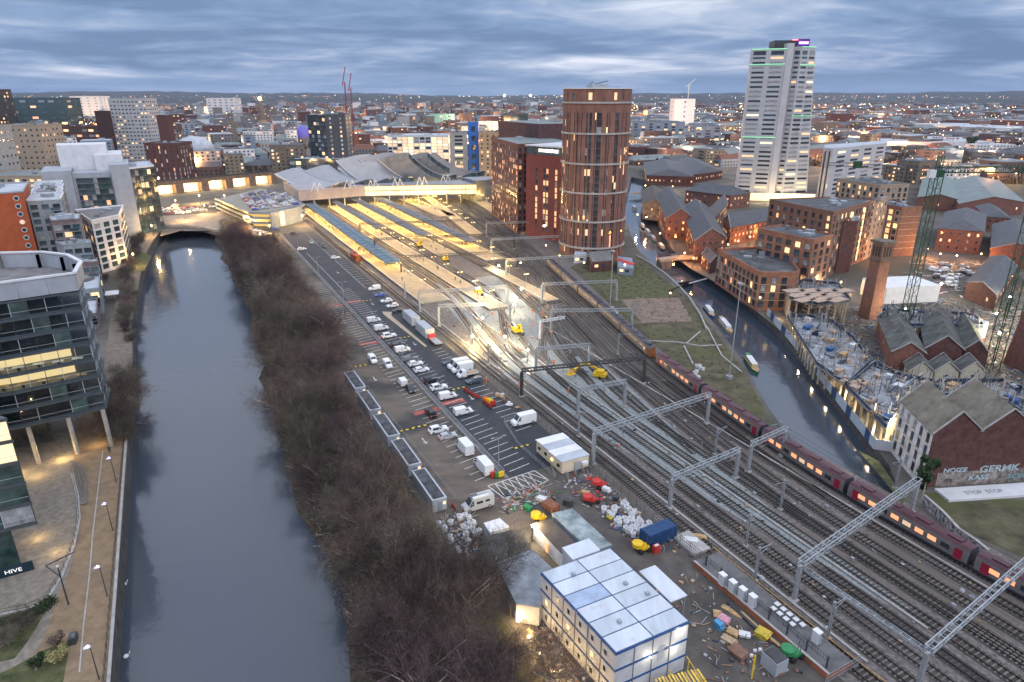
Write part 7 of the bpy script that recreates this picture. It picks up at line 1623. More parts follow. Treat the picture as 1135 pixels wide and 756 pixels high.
# streets lit between the blocks
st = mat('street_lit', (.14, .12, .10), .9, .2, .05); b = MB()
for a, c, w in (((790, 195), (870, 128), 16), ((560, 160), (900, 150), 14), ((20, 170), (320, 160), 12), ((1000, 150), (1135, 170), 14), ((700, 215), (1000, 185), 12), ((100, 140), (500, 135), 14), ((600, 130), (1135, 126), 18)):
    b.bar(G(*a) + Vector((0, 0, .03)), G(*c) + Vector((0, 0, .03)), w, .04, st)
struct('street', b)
# ================================================================ bare trees
bark = mat('bark', (.25, .22, .195), .95, .3, 2, rand=True); twig_a = mat('twig_brown', (.09, .066, .054), 1, .28, .5, c2=(.175, .13, .105), rand=True); twig_b = mat('twig_grey', (.09, .076, .06), 1, .28, .5, c2=(.185, .16, .125), rand=True); twig_c = mat('twig_purple', (.07, .048, .05), 1, .28, .5, c2=(.135, .09, .092), rand=True)
def tree_mesh(seed, h, tw, dens=1.0, spread=1.0):
    rnd = random.Random(seed); T_, C_ = MB(), MB(); v3 = lambda: Vector((rnd.uniform(-1, 1), rnd.uniform(-1, 1), rnd.uniform(-1, 1)))
    def grow(p, d, L_, r, lev):
        n = 3; q = p
        for k in range(n):
            d = (d + v3() * .16 + Vector((0, 0, .05))).normalized(); q2 = q + d * (L_ / n); r2 = r * (1 - .28 * (k + 1) / n)
            if lev < 2: T_.tube(q, q2, r * (1 - .28 * k / n), bark, r2, 5, cap=False)
            elif lev < 3: C_.tube(q, q2, r, bark, r2, 3, cap=False)
            elif lev < 4: C_.tube(q, q2, r, tw, r2, 3, cap=False)
            else:
                s_ = d.cross(v3()).normalized() * max(r, .013); C_.face([q - s_, q + s_, q2 + s_ * .5, q2 - s_ * .5], tw)
            q = q2
            if lev >= 1 and lev < 5:
                for _ in range(int((2 if lev < 4 else 1.9) * dens + rnd.random() * .6)):
                    a = (d * .75 + v3() * .95 * spread + Vector((0, 0, .12))).normalized(); grow(q, a, L_ * rnd.uniform(.5, .85), r2 * .6, lev + 1)
        if lev == 0:
            for _ in range(5 + int(rnd.random() * 3)):
                a = (Vector((0, 0, .8)) + Vector((rnd.uniform(-1, 1), rnd.uniform(-1, 1), 0)) * 1.1 * spread).normalized(); grow(p + (q - p) * rnd.uniform(.4, 1), a, h * rnd.uniform(.35, .5), r * .5, 1)
    grow(Vector((0, 0, 0)), Vector((rnd.uniform(-.1, .1), rnd.uniform(-.1, .1), 1)), h * .33, h * .026, 0); return T_, C_
tms = []
for i, (h, tw, de, spd) in enumerate(((10, twig_a, 1.0, 1.0), (12, twig_c, 1.0, .9), (9, twig_b, 1.0, 1.2), (11, twig_a, .95, 1.1), (7, twig_b, 1.0, 1.3), (8, twig_c, 1.0, 1.2))):
    T_, C_ = tree_mesh(40 + i, h, tw, de, spd); a = T_.build('trunk'); c = C_.build('crown'); tms.append((a.data, c.data)); bpy.data.objects.remove(a); bpy.data.objects.remove(c)
    print('TREE', i, len(C_.f), len(T_.f))
def tree(p, k, s, rz, label, group, tilt=(0, 0)):
    r = empty('bare_tree', p, label, 'tree', group); r.rotation_euler = (tilt[0], tilt[1], rz); r.scale = (s, s, s); link('trunk', tms[k][0], r); link('crown', tms[k][1], r); return r
random.seed(31); nt_ = 0
hue = {0: 'brown', 1: 'tall dark', 2: 'broad grey', 3: 'spreading brown', 4: 'low grey', 5: 'low dark'}
for s in range(-36, -392, -1):
    if (s % 5 == 0 or (s > -200 and s % 5 == 2)) and random.random() > .06:
        qw = (13.5 if s > -150 else 14 + min(1, (-150 - s) / 90) * 6)
        for q0 in (qw + 5.6, qw + 9.5, qw + 13.5) if s % 5 == 0 else (qw + 6.5 + 3 * math.sin(s * .21), qw + 13):
            q = q0 + random.uniform(-1.8, 1.8); q = min(q, 35 if -345 < s < -170 else 31.5 if s < -170 else 27.5) + (3.2 if -340 < s < -175 and q0 > qw + 12 else 0); ss = s + random.uniform(-2.5, 2.5); k = random.choice((0, 1, 2, 3, 3, 4, 5)); zone = 'beside the cabin block' if s > -72 else 'beside the works yard' if s > -100 else 'beside the long grey cabins' if s > -165 else 'beside the middle car park' if s > -260 else 'beside the upper car park' if s > -340 else 'near the river bridge'
            if s > -78 and q > 28: continue
            row = 'at the water' if q0 < qw + 7 else 'halfway up the bank' if q0 < qw + 11 else 'at the top of the bank'
            z = -4.6 + (q - qw) / (25 - qw) * 4.4 if q < 25 else 0
            tree(W(ss, q, z), k, random.uniform(.62, 1.12) * (.8 if s < -340 or (q > 26 and s > -175) else 1.15 if s < -180 else 1), random.uniform(0, 6.28), f'bare {hue[k]} tree {row} {zone}', 'bare trees along the river bank', (random.uniform(-.08, .08), random.uniform(-.08, .08))); nt_ += 1
print('trees', nt_)
for s, q, k, sc_ in ((-158, -18.2, 4, 1.0), (-162, -17.6, 5, 1.1), (-168, -18.2, 4, 1.2), (-174, -17.6, 0, .9), (-180, -18.2, 5, 1.1), (-188, -17.8, 4, 1.0), (-196, -18.4, 2, .7)):
    tree(W(s, q, -1.5), k, sc_, s * 1.7, 'bare bushy tree overhanging the water below the stilted office', 'bare trees overhanging the left bank', (0, .0))
for i, (s, q) in enumerate([(-230 - 11 * i, -18.2 - .3 * i + (i > 9) * (i - 9) * .9) for i in range(17)]): tree(W(s, q, -1), (4, 5, 2)[i % 3], .55 + .1 * (i % 3), i * 2.1, 'small bare tree between the towpath and the water', 'small trees along the towpath')
for (x, y) in ((10, 716), (28, 700), (140, 345), (105, 350), (118, 312), (150, 330)): tree(G(x, y), 4, .5, x, 'small bare shrub on the left bank at ' + ('the lawn' if y > 600 else 'the foot of the apartments'), 'small shrubs of the left bank')
for i in range(26):
    x, y = random.choice(((705, 225), (1060, 182), (1105, 190), (600, 170), (770, 250), (1000, 150), (240, 170))); tree(G(x + random.uniform(-35, 35), y + random.uniform(-6, 6)), random.choice((0, 2, 3)), random.uniform(.8, 1.3), i, 'distant bare tree ' + mark(x), 'bare trees in the town')
def leafy(label, p, rx, rz_, n, m, leaf=.35, name='evergreen_tree', seed=1, trunk=True):
    rnd = random.Random(seed); r = empty(name, p, label, 'tree'); b = MB()
    cl = [(Vector((rnd.gauss(0, .42) * rx, rnd.gauss(0, .42) * rx, rz_ * (.25 + .75 * rnd.random()))), rnd.uniform(.3, .5) * rx) for _ in range(9)]
    for _ in range(n):
        c, rr = rnd.choice(cl); d = Vector((rnd.gauss(0, 1), rnd.gauss(0, 1), rnd.gauss(0, 1))).normalized() * rr * rnd.random() ** .4; q = p + c + d; u = Vector((rnd.gauss(0, 1), rnd.gauss(0, 1), rnd.gauss(0, 1))).normalized() * leaf; v = u.orthogonal().normalized() * leaf; b.face([q - u, q + v, q + u, q - v], m)
    b.build('crown', r); 
    if trunk: b = MB(); b.tube(p, p + Vector((0, 0, rz_ * .6)), .2, bark, .08); b.build('trunk', r)
    return r
evg = mat('leaf_evergreen', (.02, .045, .018), .9, .35, 1, c2=(.05, .085, .03)); ivy = mat('leaf_olive', (.06, .06, .025), .9, .3, 1, c2=(.12, .11, .05)); shr = mat('leaf_pale', (.28, .26, .12), .9, .25, 2)
leafy('dark ivy clad evergreen tree at the corner of the whitewashed warehouse', G(1022, 552), 2.2, 8, 2600, evg, .28)
leafy('round dark tree between the grey green sheds and the far town', G(1075, 168), 9, 17, 900, evg, 1.2)
leafy('low dark evergreen by the timber on the lawn', G(40, 742), 1.2, 1.6, 700, evg, .14, 'shrub'); leafy('pale yellow green shrub at the bottom left beside the path', G(62, 735), 1.5, 1.5, 1500, shr, .14, 'shrub', trunk=False); leafy('brown round shrub behind the pale shrub', G(62, 716), 1.1, 1.5, 900, twig_a, .14, 'shrub', trunk=False)
# undergrowth of the wooded bank
rnd = random.Random(3); b = MB()
for _ in range(60000):
    s = rnd.uniform(-440, -30); qw = 13.5 if s > -150 else 14 + min(1, (-150 - s) / 90) * 6; q = qw + rnd.random() ** .8 * (33 - qw)
    if s > -80 and q > 29.5: continue
    z = -4.9 + (q - qw) / (25 - qw) * 4.9 if q < 25 else 0; p = W(s, q, z + rnd.random() ** 2 * 1.8); L_ = rnd.uniform(.25, .8); u = Vector((rnd.gauss(0, 1), rnd.gauss(0, 1), rnd.gauss(.6, .8))).normalized() * L_; v = u.orthogonal().normalized() * rnd.uniform(.03, .10); b.face([p - u - v, p - u + v, p + u + v * .4, p + u - v * .4], (twig_a, twig_b, bark, ivy, twig_c)[int(rnd.random() * 5)])
o = b.build('undergrowth'); tag(o, 'tangled brambles and dead stems covering the wooded river bank', 'undergrowth', kind='stuff')
rnd = random.Random(12); b = MB()
for _ in range(9000):
    x = rnd.uniform(-60, 1195); y = 108.6 + (ymax(x) - 109) * rnd.random() ** 1.6
    if any(a < x < c and yy - 40 < y < yy for a, c, yy in NAMED): continue
    p = G(x, y); D = p.length; r_ = rnd.uniform(3, 7) * (1 + D / 3500); h = rnd.uniform(5, 10) * (1 + D / 9000)
    for k in range(3):
        q = p + Vector((rnd.uniform(-r_, r_), rnd.uniform(-r_, r_), 0)); b.face([(q.x - r_ * .7, q.y, 0), (q.x + r_ * .7, q.y + r_ * .3, 0), (q.x + r_ * .2, q.y, h * rnd.uniform(.7, 1))], (twig_a, hillm, bark)[k]); b.face([(q.x, q.y - r_ * .7, 0), (q.x + r_ * .2, q.y + r_ * .7, 0), (q.x, q.y, h * rnd.uniform(.7, 1))], (hillm, twig_b, bark)[k])
o = b.build('distant_woodland'); tag(o, 'brown leafless trees scattered through the far town', 'woodland', kind='stuff')
# ================================================================ riverside promenade
pr = [W(60, -17.9), W(-90, -17.9), W(-150, -17.8), W(-192, -17.8)]
fence('promenade_railing', pr, 1.15, 'dark railing along the top of the river wall', 'railing', steel_dk, step=2, bars=4, pales=0)
b = MB(); pc = [G(*p) for p in ((88, 745), (93, 690), (99, 640), (103, 590), (109, 540), (114, 500))]
for a, c in zip(pc, pc[1:]): b.bar(a + Vector((0, 0, .035)), c + Vector((0, 0, .035)), .2, .06, concrete)
o = b.build('drain_channel'); tag(o, 'pale drainage channel running the length of the riverside path', 'drain')
cv = [G(*p) for p in ((-20, 690), (0, 682), (30, 676), (50, 668), (68, 640), (82, 605), (88, 575), (86, 550), (80, 525))]
fence('curved_railing', cv, 1.1, 'curved dark railing between paved forecourt and riverside path', 'railing', steel_dk, step=1.8, bars=2)
b = MB()
for a, c in zip(cv, cv[1:]): b.bar(a + Vector((0, 0, .1)), c + Vector((0, 0, .1)), .5, .2, concrete)
struct('forecourt_kerb', b)
blue_l = emis('lamp_blue', (.35, .35, 1), 3)
def make_plam():
    r = empty('path_lamp', (0, 0, 0), None, 'lamp post'); BASE[r] = Vector((0, 0, 0)); b = MB(); b.tube((0, 0, 0), (0, 0, 5.6), .09, steel_dk, .05); b.build('pole', r); b = MB(); b.box((0, -.35, 5.6), (.5, .8, .08), cladw); b.build('reflector', r); b = MB(); b.ball((0, -.25, 5.75), .2, blue_l, 8); b.build('bulb', r); return r
PLm = Place(make_plam)
for (x, y), l in (((129, 535), 'farthest one, just below the office stilts'), ((125, 588), 'middle one of the riverside path'), ((119, 661), 'beside the clearest stretch of path'), ((110, 753), 'nearest one at the bottom of the picture')): PLm(G(x, y), ROT, 'slim riverside lamp with small blue light, ' + l, 'slim lamps on the riverside path')
p = G(76, 670); r = empty('mast_light', p, 'dark street mast with two long angled arms beside the curved railing', 'lamp post'); b = MB(); b.tube(p, p + Vector((0, 0, 7)), .13, steel_dk, .08); b.build('pole', r); b = MB(); t = p + Vector((0, 0, 5.2)); b.bar(t, t + Vector((-2.6, 1.0, 1.2)), .14, .14, steel_dk); b.bar(t + Vector((-2.6, 1.0, 1.2)), t + Vector((.8, 3.0, 2.2)), .12, .12, steel_dk); b.build('arm', r); b = MB(); b.ball(p + Vector((0, 0, 7.1)), .2, cladw, 8); b.build('bulb', r)
p = G(82, 711); r = empty('information_board', p, 'small dark board standing at the end of the riverside path', 'board'); b = MB(); b.box(p + Vector((0, 0, .55)), (.9, 1.5, 1.1), steel_dk, .35); b.build('cabinet', r); b = MB(); b.box(p + Vector((0, 0, 1.12)), (.6, .9, .04), glass_b, .35); b.build('panel', r)
for (x, y) in ((135, 648), (137, 728)):
    p = G(x + 3, y, -5); b = MB(); b.ball(p + Vector((0, 0, .12)), .42, white, 8, .6); b.tube(p + Vector((.35, 0, .2)), p + Vector((.55, .1, .75)), .07, white); b.ball(p + Vector((.6, .1, .8)), .11, white, 6); o = b.build('swan'); tag(o, 'white swan on the river near the wall, ' + ('the upper of two' if y < 700 else 'the lower of two'), 'swan')
# seat terraces of the forecourt
b = MB()
for k in range(7):
    pts_ = [G(74 + 2.2 * k, 508 + 1.0 * k), G(80 + 2.2 * k, 522), G(85 + 1.9 * k, 540), G(88 + 1.3 * k, 560)]
    for a, c in zip(pts_, pts_[1:]): b.bar(a + Vector((0, 0, .06 * k + .04)), c + Vector((0, 0, .06 * k + .04)), .16, .12, sett if k % 2 else conc_dk)
struct('curved_steps', b)
# ================================================================ works yard clutter
def clutter(label, s, q, d, m, name='site_material', cat='material', z=0.0, rz=0.0, grp='materials lying in the works yard'):
    r = empty(name, W(s, q), label if len(label.split()) > 3 else label + ' near the cabin block', cat, grp); b = MB(); rnd = random.Random(int(s * 10 + q))
    n = rnd.randint(3, 6)
    for k in range(n): b.box(W(s + rnd.uniform(-.12, .12), q + rnd.uniform(-.12, .12), z + d[2] * (k + .5) / n), (d[0] * rnd.uniform(.85, 1.05), d[1] * rnd.uniform(.8, 1), d[2] / n * .9), m, ROT + rz + rnd.uniform(-.06, .06))
    b.build('stack', r); return r
Y = lambda x, y: SQ(G(x, y))
for (x, y), d, m, rz, l in (((812, 678), (3.4, 1.0, .15), timber, .3, 'long plywood sheet lying askew beside the pallets'), ((795, 682), (1.2, 1.6, .3), timber, .9, 'small orange timber trestle'), ((802, 688), (1.6, 1.4, .5), mat('tarp_pink', (.55, .28, .35), .8, .15, 2), .2, 'pink tarpaulin bundle'), ((797, 696), (1.3, 1.0, 1.1), mat('tarp_blue', (.08, .28, .5), .7, .2, 2), .1, 'light blue crate'),
                            ((812, 702), (1.6, 1.4, .5), timber, .5, 'open timber pallet frame'), ((825, 705), (1.5, 1.1, .6), cladw, .8, 'white wrapped bundle'), ((808, 712), (2.0, 1.3, .6), mat('board_mixed', (.4, .3, .2), .8, .4, 3), .4, 'heap of mixed boards and bags'), ((845, 705), (1.8, 1.9, .9), mat('skip_yellow', (.5, .38, .05), .7, .3, 1), .3, 'yellow skip full of netting'),
                            ((835, 695), (7, .4, .3), brick_dk, .0, 'long rusty steel lengths beside the brick wall'), ((828, 688), (8, .5, .35), steel_dk, .0, 'long black pipes beside the brick wall'), ((842, 698), (7.5, .35, .3), timber, .03, 'long brown planks beside the brick wall'), ((818, 725), (2.4, 2.0, .8), brick_br, .1, 'rusty frame inside grey railings'),
                            ((630, 560), (1.6, 1.1, 1.2), steel_dk, .5, 'dark generator beside the access ramp'), ((648, 548), (1.6, 1.2, .7), timber, .2, 'brown crate near the red dumper'), ((672, 545), (1.8, 1.0, .9), cladw, .4, 'white and blue bags by the fence'), ((683, 555), (.9, .9, .9), steel_dk, .2, 'dark drum near the fence'), ((690, 562), (.9, .9, .6), cladg, .2, 'grey crate near the fence'),
                            ((676, 575), (1.2, .9, .5), mat('skip_yellow'  , (.5, .38, .05)), .2, 'small yellow pack beside the bulk bags'), ((585, 565), (1.6, 1.2, .9), green_p, .4, 'green covered crates at the hatched area'), ((600, 555), (1.8, 1.4, .8), cladw, .5, 'white wrapped load at the hatched area'), ((610, 566), (3.2, 2.0, 1.6), mat('rust', (.22, .09, .05), .8, .35, 1.5), .2, 'rusty brown skip beside the yellow lift'),
                            ((765, 600), (2.6, 1.4, .6), cladw, .9, 'white sheeting bundle on the plinth beside the blue container'), ((775, 596), (2.4, .9, .5), timber, .9, 'timber pack on the plinth beside the blue container')): s, q = Y(x, y); clutter(l, s, q, d, m, rz=rz)
# digger, dumper, small machines
def dumper(px_, m, label, name='site_dumper'):
    p = G(*px_); r = empty(name, p, label, 'dumper'); b = MB(); b.box(p + Vector((0, 0, .8)), (1.6, 1.3, .5), m, .4); b.build('chassis', r); b = MB(); b.prism([(p.x + math.cos(.4 + a) * 1.0 - 1.0, p.y + math.sin(.4 + a) * 1.0) for a in (0, .8, 1.6, 2.4, 3.2, 4.0, 4.8, 5.6)], .9, 1.6, m); b.build('skip', r); b = MB()
    for x in (-.9, .7):
        for y in (-.75, .75): c = p + Vector((x * math.cos(.4) - y * math.sin(.4), x * math.sin(.4) + y * math.cos(.4), .4)); b.tube(c - Vector((-.1, .2, 0)), c + Vector((-.1, .2, 0)), .4, rubber, n=10)
    b.build('wheels', r); b = MB(); b.bar(p + Vector((.5, -.4, 1)), p + Vector((.5, -.4, 2.4)), .06, .06, steel_dk); b.bar(p + Vector((.6, .4, 1)), p + Vector((.6, .4, 2.4)), .06, .06, steel_dk); b.bar(p + Vector((.5, -.4, 2.4)), p + Vector((.6, .4, 2.4)), .06, .06, steel_dk); b.build('roll_bar', r)
dumper((657, 557), redp, 'red site dumper in the yard between the white cabins and bulk bags'); dumper((667, 540), redp, 'red and black dumper beside the railway fence'); dumper((880, 728), green_p, 'green machine at the end of the brick platform'); dumper((713, 610), yellow, 'small yellow roller at the corner of the blue container'); dumper((600, 577), yellow, 'yellow access lift among the rubble near the white walled shed')
r = empty('red_water_barrier', G(727, 613), 'red plastic drum barrier behind the blue container', 'barrier'); b = MB(); b.box(G(727, 612) + Vector((0, 0, .7)), (1.2, .8, 1.4), redp, .5); b.build('panel', r); b = MB(); b.box(G(727, 612) + Vector((0, 0, 1.45)), (.8, .4, .12), cladw, .5); b.build('cap', r)
# brick edged platform with cabinets
r = empty('equipment_platform', W(-67, 70), 'long raised platform with brick face carrying electrical cabinets', 'platform'); b = MB(); b.prism([W(-66.2, 67.3), W(-66.2, 72.6), W(-40.5, 72.4), W(-40.5, 67.7)], 0, 1.0, brick_or, mat('plinth_top', (.13, .13, .135), .9, .2, .6)); b.build('base', r)
b = MB(); b.bar(W(-66.2, 67.35, 1.05), W(-40.5, 67.75, 1.05), .35, .14, concrete); b.build('coping', r)
b = MB(); b.prism([W(-73.5, 69), W(-73.5, 72.6), W(-68, 72.6), W(-68, 69)], 0, .5, concrete); o = b.build('concrete_plinth'); tag(o, 'bare concrete plinth between the blue container and the cabinets', 'plinth')
def make_kab(h=1.9):
    def f():
        r = empty('electrical_cabinet', (0, 0, 0), None, 'cabinet'); BASE[r] = Vector((0, 0, 0)); b = MB(); b.box((0, 0, h / 2 + .1), (1.0, .8, h), cladw); b.box((0, 0, h + .14), (1.12, .92, .1), white); b.build('housing', r); b = MB(); b.box((.52, 0, h / 2 + .1), (.03, .6, h * .8), cladg); b.build('door', r); return r
    return f
KB = Place(make_kab())
for k, (x, y) in enumerate(((800, 648), (811, 656), (822, 664), (833, 672), (904, 712))): KB(G(x, y, 1.0), ROT, ['highest in a row of four', 'second in a row of four', 'third in a row of four', 'lowest in a row of four', 'alone at the lower end'][k] + ' white electrical cabinets on the brick platform'.replace('cabinets', 'cabinets' if k < 4 else 'cabinet'), 'white cabinets on the brick platform')
def make_vent():
    r = empty('roof_vent', (0, 0, 0), None, 'vent'); BASE[r] = Vector((0, 0, 0)); b = MB(); b.box((0, 0, .2), (.4, .4, .4), cladg); b.build('pipe', r); b = MB(); b.box((0, 0, .45), (.75, .75, .08), cladw); b.build('cap', r); return r
VT = Place(make_vent)
for k in range(9): VT(W(-52.6 + 1.15 * (k // 2) + .4 * (k % 2), 71.4 - 1.2 * (k % 2), 1.0), ROT, 'low square white capped box in the cluster on the brick platform', 'capped boxes on the brick platform')
for k in range(8): p = W(-64.5 + 3.3 * k, 68.3, 1.0); b = MB(); b.box(p + Vector((0, 0, .9)), (.12, .3, 1.9), steel_dk, ROT); b.box(p + Vector((0, 0, 1.9)), (.2, .4, .1), steel_dk, ROT); o = b.build('black_post'); tag(o, 'black post on the brick platform edge facing the yard', 'post', 'black posts on the brick platform')
fence('end_fence', [W(-40.2, 73.5), W(-40, 66.5), W(-37.5, 62.5)], 1.9, 'grey palisade fence closing the lower end of the brick platform', 'fence', galv, pales=.3)
fence('wooden_rail', [W(-68, 73.2), W(-40, 73.6), W(-20, 75)], .5, 'low timber edged walkway between the brick platform and nearest track', 'rail', timber, bars=1, r=.12)
b = MB(); p = G(857, 740); b.box(p + Vector((0, 0, 1.1)), (2.6, 2.2, 2.2), cladg, ROT); b.box(p + Vector((0, 0, 2.25)), (2.4, 2.0, .1), felt_d, ROT); o = b.build('small_cabin'); tag(o, 'small grey cabin with black roof at the bottom of the yard', 'cabin')
p = G(833, 752); r = empty('yellow_light_tower', p, 'yellow mobile light tower at the bottom of the yard', 'light tower'); b = MB(); b.tube(p, p + Vector((0, 0, 4)), .12, yellow); b.build('mast', r)
for k in range(3): b = MB(); b.box(p + Vector((.5 * (k - 1), .3 * (k % 2), 4 + .5 * k)), (.4, .3, .3), cladw); b.build('lamp_head', r)
# rubble behind the red barriers, coloured barriers by the vans
random.seed(61)
for k in range(14): s, q = random.uniform(-146, -131), random.uniform(66.8, 68.6); clutter('heap of pale rubble and timber along the railway fence', s, q, (random.uniform(.6, 1.3), random.uniform(.6, 1), random.uniform(.3, .7)), random.choice((timber, cladw, concrete, brick_br)), rz=random.uniform(0, 2), grp='rubble heaps along the railway fence')
for (s, q, m, l) in ((-138.6, 63.0, hivis, 'orange'), (-137.6, 63.3, yellow, 'yellow'), (-136.6, 63.6, yellow, 'yellow'), (-135.6, 63.8, redp, 'red'), (-105.6, 49.6, redp, 'red'), (-105.2, 50.3, green_p, 'green'), (-105.0, 51.0, yellow, 'yellow')):
    b = MB(); b.box(W(s, q, .6), (.5, 1.2, 1.1), m, ROT); b.box(W(s, q, 1.2), (.3, 1.0, .14), m, ROT); b.box(W(s, q, .08), (.8, 1.3, .14), black, ROT); o = b.build('barrier_block'); tag(o, l + ' plastic barrier block standing ' + ('behind the tall white van' if s > -120 else 'by the rubble and red barriers'), 'barrier', 'coloured plastic barrier blocks')
# trackside bits
random.seed(15)
for k in range(60):
    s = random.uniform(-230, -40); q = random.choice((75, 79.3, 87.5, 91.8, 96, 100.5)) + random.uniform(-.4, .4); b = MB(); b.box(W(s, q, .3), (random.uniform(.4, .9), .4, .45), random.choice((galv, cladw, cladg, galv, hivis)), ROT); b.box(W(s, q, .55), (.5, .45, .05), cladg, ROT); o = b.build('track_box'); tag(o, 'small trackside box between the rails of the yard tracks', 'trackside box', 'small boxes beside the tracks')
for k, q in enumerate((74.9, 88.2, 104.9)):
    b = MB(); b.bar(W(-230, q, .2), W(-40, q, .2), .35, .22, concrete); o = b.build('cable_duct'); tag(o, ['nearest', 'middle', 'farthest'][k] + ' of three concrete cable ducts running between the tracks', 'cable duct')
wire = MB()
for tr in TR:
    pts = [W(s, q, 5.4) for s, q in tr if s > -300]
    for a, c in zip(pts[::4], pts[4::4]): wire.bar(a, c, .035, .035, steel_dk); wire.bar(a + Vector((0, 0, .9)), c + Vector((0, 0, .9)), .035, .035, steel_dk)
o = wire.build('overhead_wires'); tag(o, 'thin overhead wires strung above the tracks', 'wires', kind='stuff')
# huts beside the round tower
shedb = lambda lab, px_, z, wm, rm: (lambda r, P: (BASE, MB_(P, z, wm, rm, r)))(empty('trackside_building', G(*px_[0]), lab, 'building'), [G(*p) for p in px_])
def MB_(P, z, wm, rm, r):
    b = MB(); b.prism(P, 0, z, wm); b.build('walls', r); b = MB(); b.prism([p * 1 for p in P], z + .005, z + .2, rm); b.build('roof', r)
    for t in (.25, .6): w = MB(); p = P[0].lerp(P[1], t); d = (P[1] - P[0]).normalized(); w.bar(p - d * .8 + Vector((0, -.08, z * .6)), p + d * .8 + Vector((0, -.08, z * .6)), .12, 1.1, lit_b if t < .5 else glass); w.build('window', r)
shedb('low dark building with cluttered flat roof at the foot of the round tower', [(655, 302), (678, 300), (676, 288), (652, 290)], 4.5, brick_dk, conc_dk)
shedb('small white cabin with lit window at the foot of the round tower', [(636, 292), (650, 291), (650, 284), (637, 285)], 3, cladw, roof_pale)
shedb('small grey blue hut beside a red awning near the round tower', [(684, 304), (702, 306), (700, 294), (684, 292)], 3.2, cladb, cladb)
b = MB(); b.bar(G(684, 287, 3.5), G(702, 293, 3.5), 3.2, .2, redp); o = b.build('red_awning'); tag(o, 'red pitched awning beside the round tower', 'awning')
p = G(590, 160)
# glow at the foot of the tower, hut and the long building
for (x, y), pw in (((620, 292), 700), ((605, 280), 500), ((647, 300), 500), ((692, 302), 400), ((577, 300), 400), ((742, 335), 500)):
    p = G(x, y) + Vector((0, 0, 3.6)); b = MB(); b.ball(p, .3, bulb_y, 6); b.tube(p - Vector((0, 0, 3.6)), p, .06, steel_dk, n=5); o = b.build('path_light'); tag(o, 'small warm lamp on a post near the round tower and grass', 'lamp', 'small warm lamps around the round tower'); lamp(p, pw, (1, .7, .35), .2)
# bush patches along rails
fence('site_fence', [G(640, 300), G(700, 360), G(745, 402), G(800, 448), G(862, 478), G(925, 532)], 1.4, 'thin wire fence between the stopped train and the rough grass', 'fence', steel_dk, step=3, bars=2)
gw = [G(*p) for p in ((1022, 560), (1042, 578), (1060, 598), (1078, 610), (1092, 622))]
r = empty('graffiti_wall', gw[0], 'low curving wall covered in purple and white graffiti beside the red train', 'wall'); b = MB(); gmx = mat('graffiti_mix', (.10, .07, .12), .85, .8, 1.4, c2=(.5, .52, .55), det=3)
for a, c in zip(gw, gw[1:]): b.bar(a + Vector((0, 0, 1.1)), c + Vector((0, 0, 1.1)), .35, 2.2, gmx)
b.build('wall_face', r); b = MB()
for a, c in zip(gw, gw[1:]): b.bar(a + Vector((0, 0, 2.26)), c + Vector((0, 0, 2.26)), .5, .12, concrete)
b.build('coping', r)
# traffic and light on the forecourt of the station
random.seed(90)
for i in range(22):
    x = random.uniform(186, 300); y = 224 + random.uniform(0, 8) + abs(x - 240) * .08 if x < 262 else 232 + (x - 262) * 1.15; s, q = SQ(G(x, y)); z = .47 if y < 262 else .03
    if not (-520 < s < -380): continue
    kk = random.choice(['wcar', 'bcar', 'scar', 'rcar', 'gcar', 'wsuv']); park(kk, s, q, random.uniform(-.4, .4) + (H if x < 250 else 0), nmc[kk] + ' on the warm lit station road near the river bridge', 'cars on the station road', z=z)
for (x, y), pw in (((196, 232), 2500), ((222, 226), 3500), ((250, 226), 3500), ((205, 246), 2000), ((272, 252), 2500), ((262, 240), 2500), ((290, 272), 2200), ((300, 262), 1800), ((228, 238), 2200), ((170, 262), 1500), ((336, 250), 1200), ((150, 296), 700)):
    p = G(x, y) + Vector((0, 0, 6)); b = MB(); b.ball(p, .4, bulb_y, 6); b.tube(p - Vector((0, 0, 6)), p, .08, steel_dk, n=5); o = b.build('street_lamp'); tag(o, 'warm street lamp on the station approach between bridge and multi storey', 'street lamp', 'warm lamps of the station approach'); lamp(p - Vector((0, 0, .6)), pw * 4.5, (1, .58, .2), .4)
# loose clutter nobody could count
def scatter(label, name, n, poly, mats_, seed, smax=1.2, z=0.0, cat='debris'):
    rr = random.Random(seed); xs = [p[0] for p in poly]; ys = [p[1] for p in poly]; b = MB(); k = 0
    while k < n:
        x, y = rr.uniform(min(xs), max(xs)), rr.uniform(min(ys), max(ys))
        if not inpoly((x, y), poly): continue
        k += 1; t = rr.random(); m = rr.choice(mats_); a = rr.uniform(0, 3.1)
        if t < .45: b.box((x, y, z + .12), (rr.uniform(.2, smax), rr.uniform(.1, .6), rr.uniform(.08, .35)), m, a)
        elif t < .8: L_ = rr.uniform(.8, smax * 3); b.bar((x, y, z + .1), (x + L_ * math.cos(a), y + L_ * math.sin(a), z + rr.uniform(.08, .3)), .08, .06, m)
        elif t < .9: b.ball((x, y, z + .2), rr.uniform(.15, .4), m, 5, .7)
        else: b.tube((x, y, z), (x + .1, y, z + rr.uniform(.6, 1.4)), .05, m, n=4)
    o = b.build(name); tag(o, label, cat, kind='stuff'); return o
junk = [timber, concrete, brick_br, concrete, steel_dk, galv, brick_br, conc_dk, plyw, net, cladg]
scatter('scattered offcuts, sacks and poles across the works yard', 'yard_debris', 170, [W(-66, 57), W(-66, 66), W(-38, 66), W(-38, 53)], junk, 1, .8)
scatter('loose rubble and sacks around the bulk bags by the railway fence', 'yard_debris', 260, [W(-98, 60), W(-98, 68.6), W(-68, 68.6), W(-74, 62)], junk + [redp, cladw, steel_bl], 2, .9)
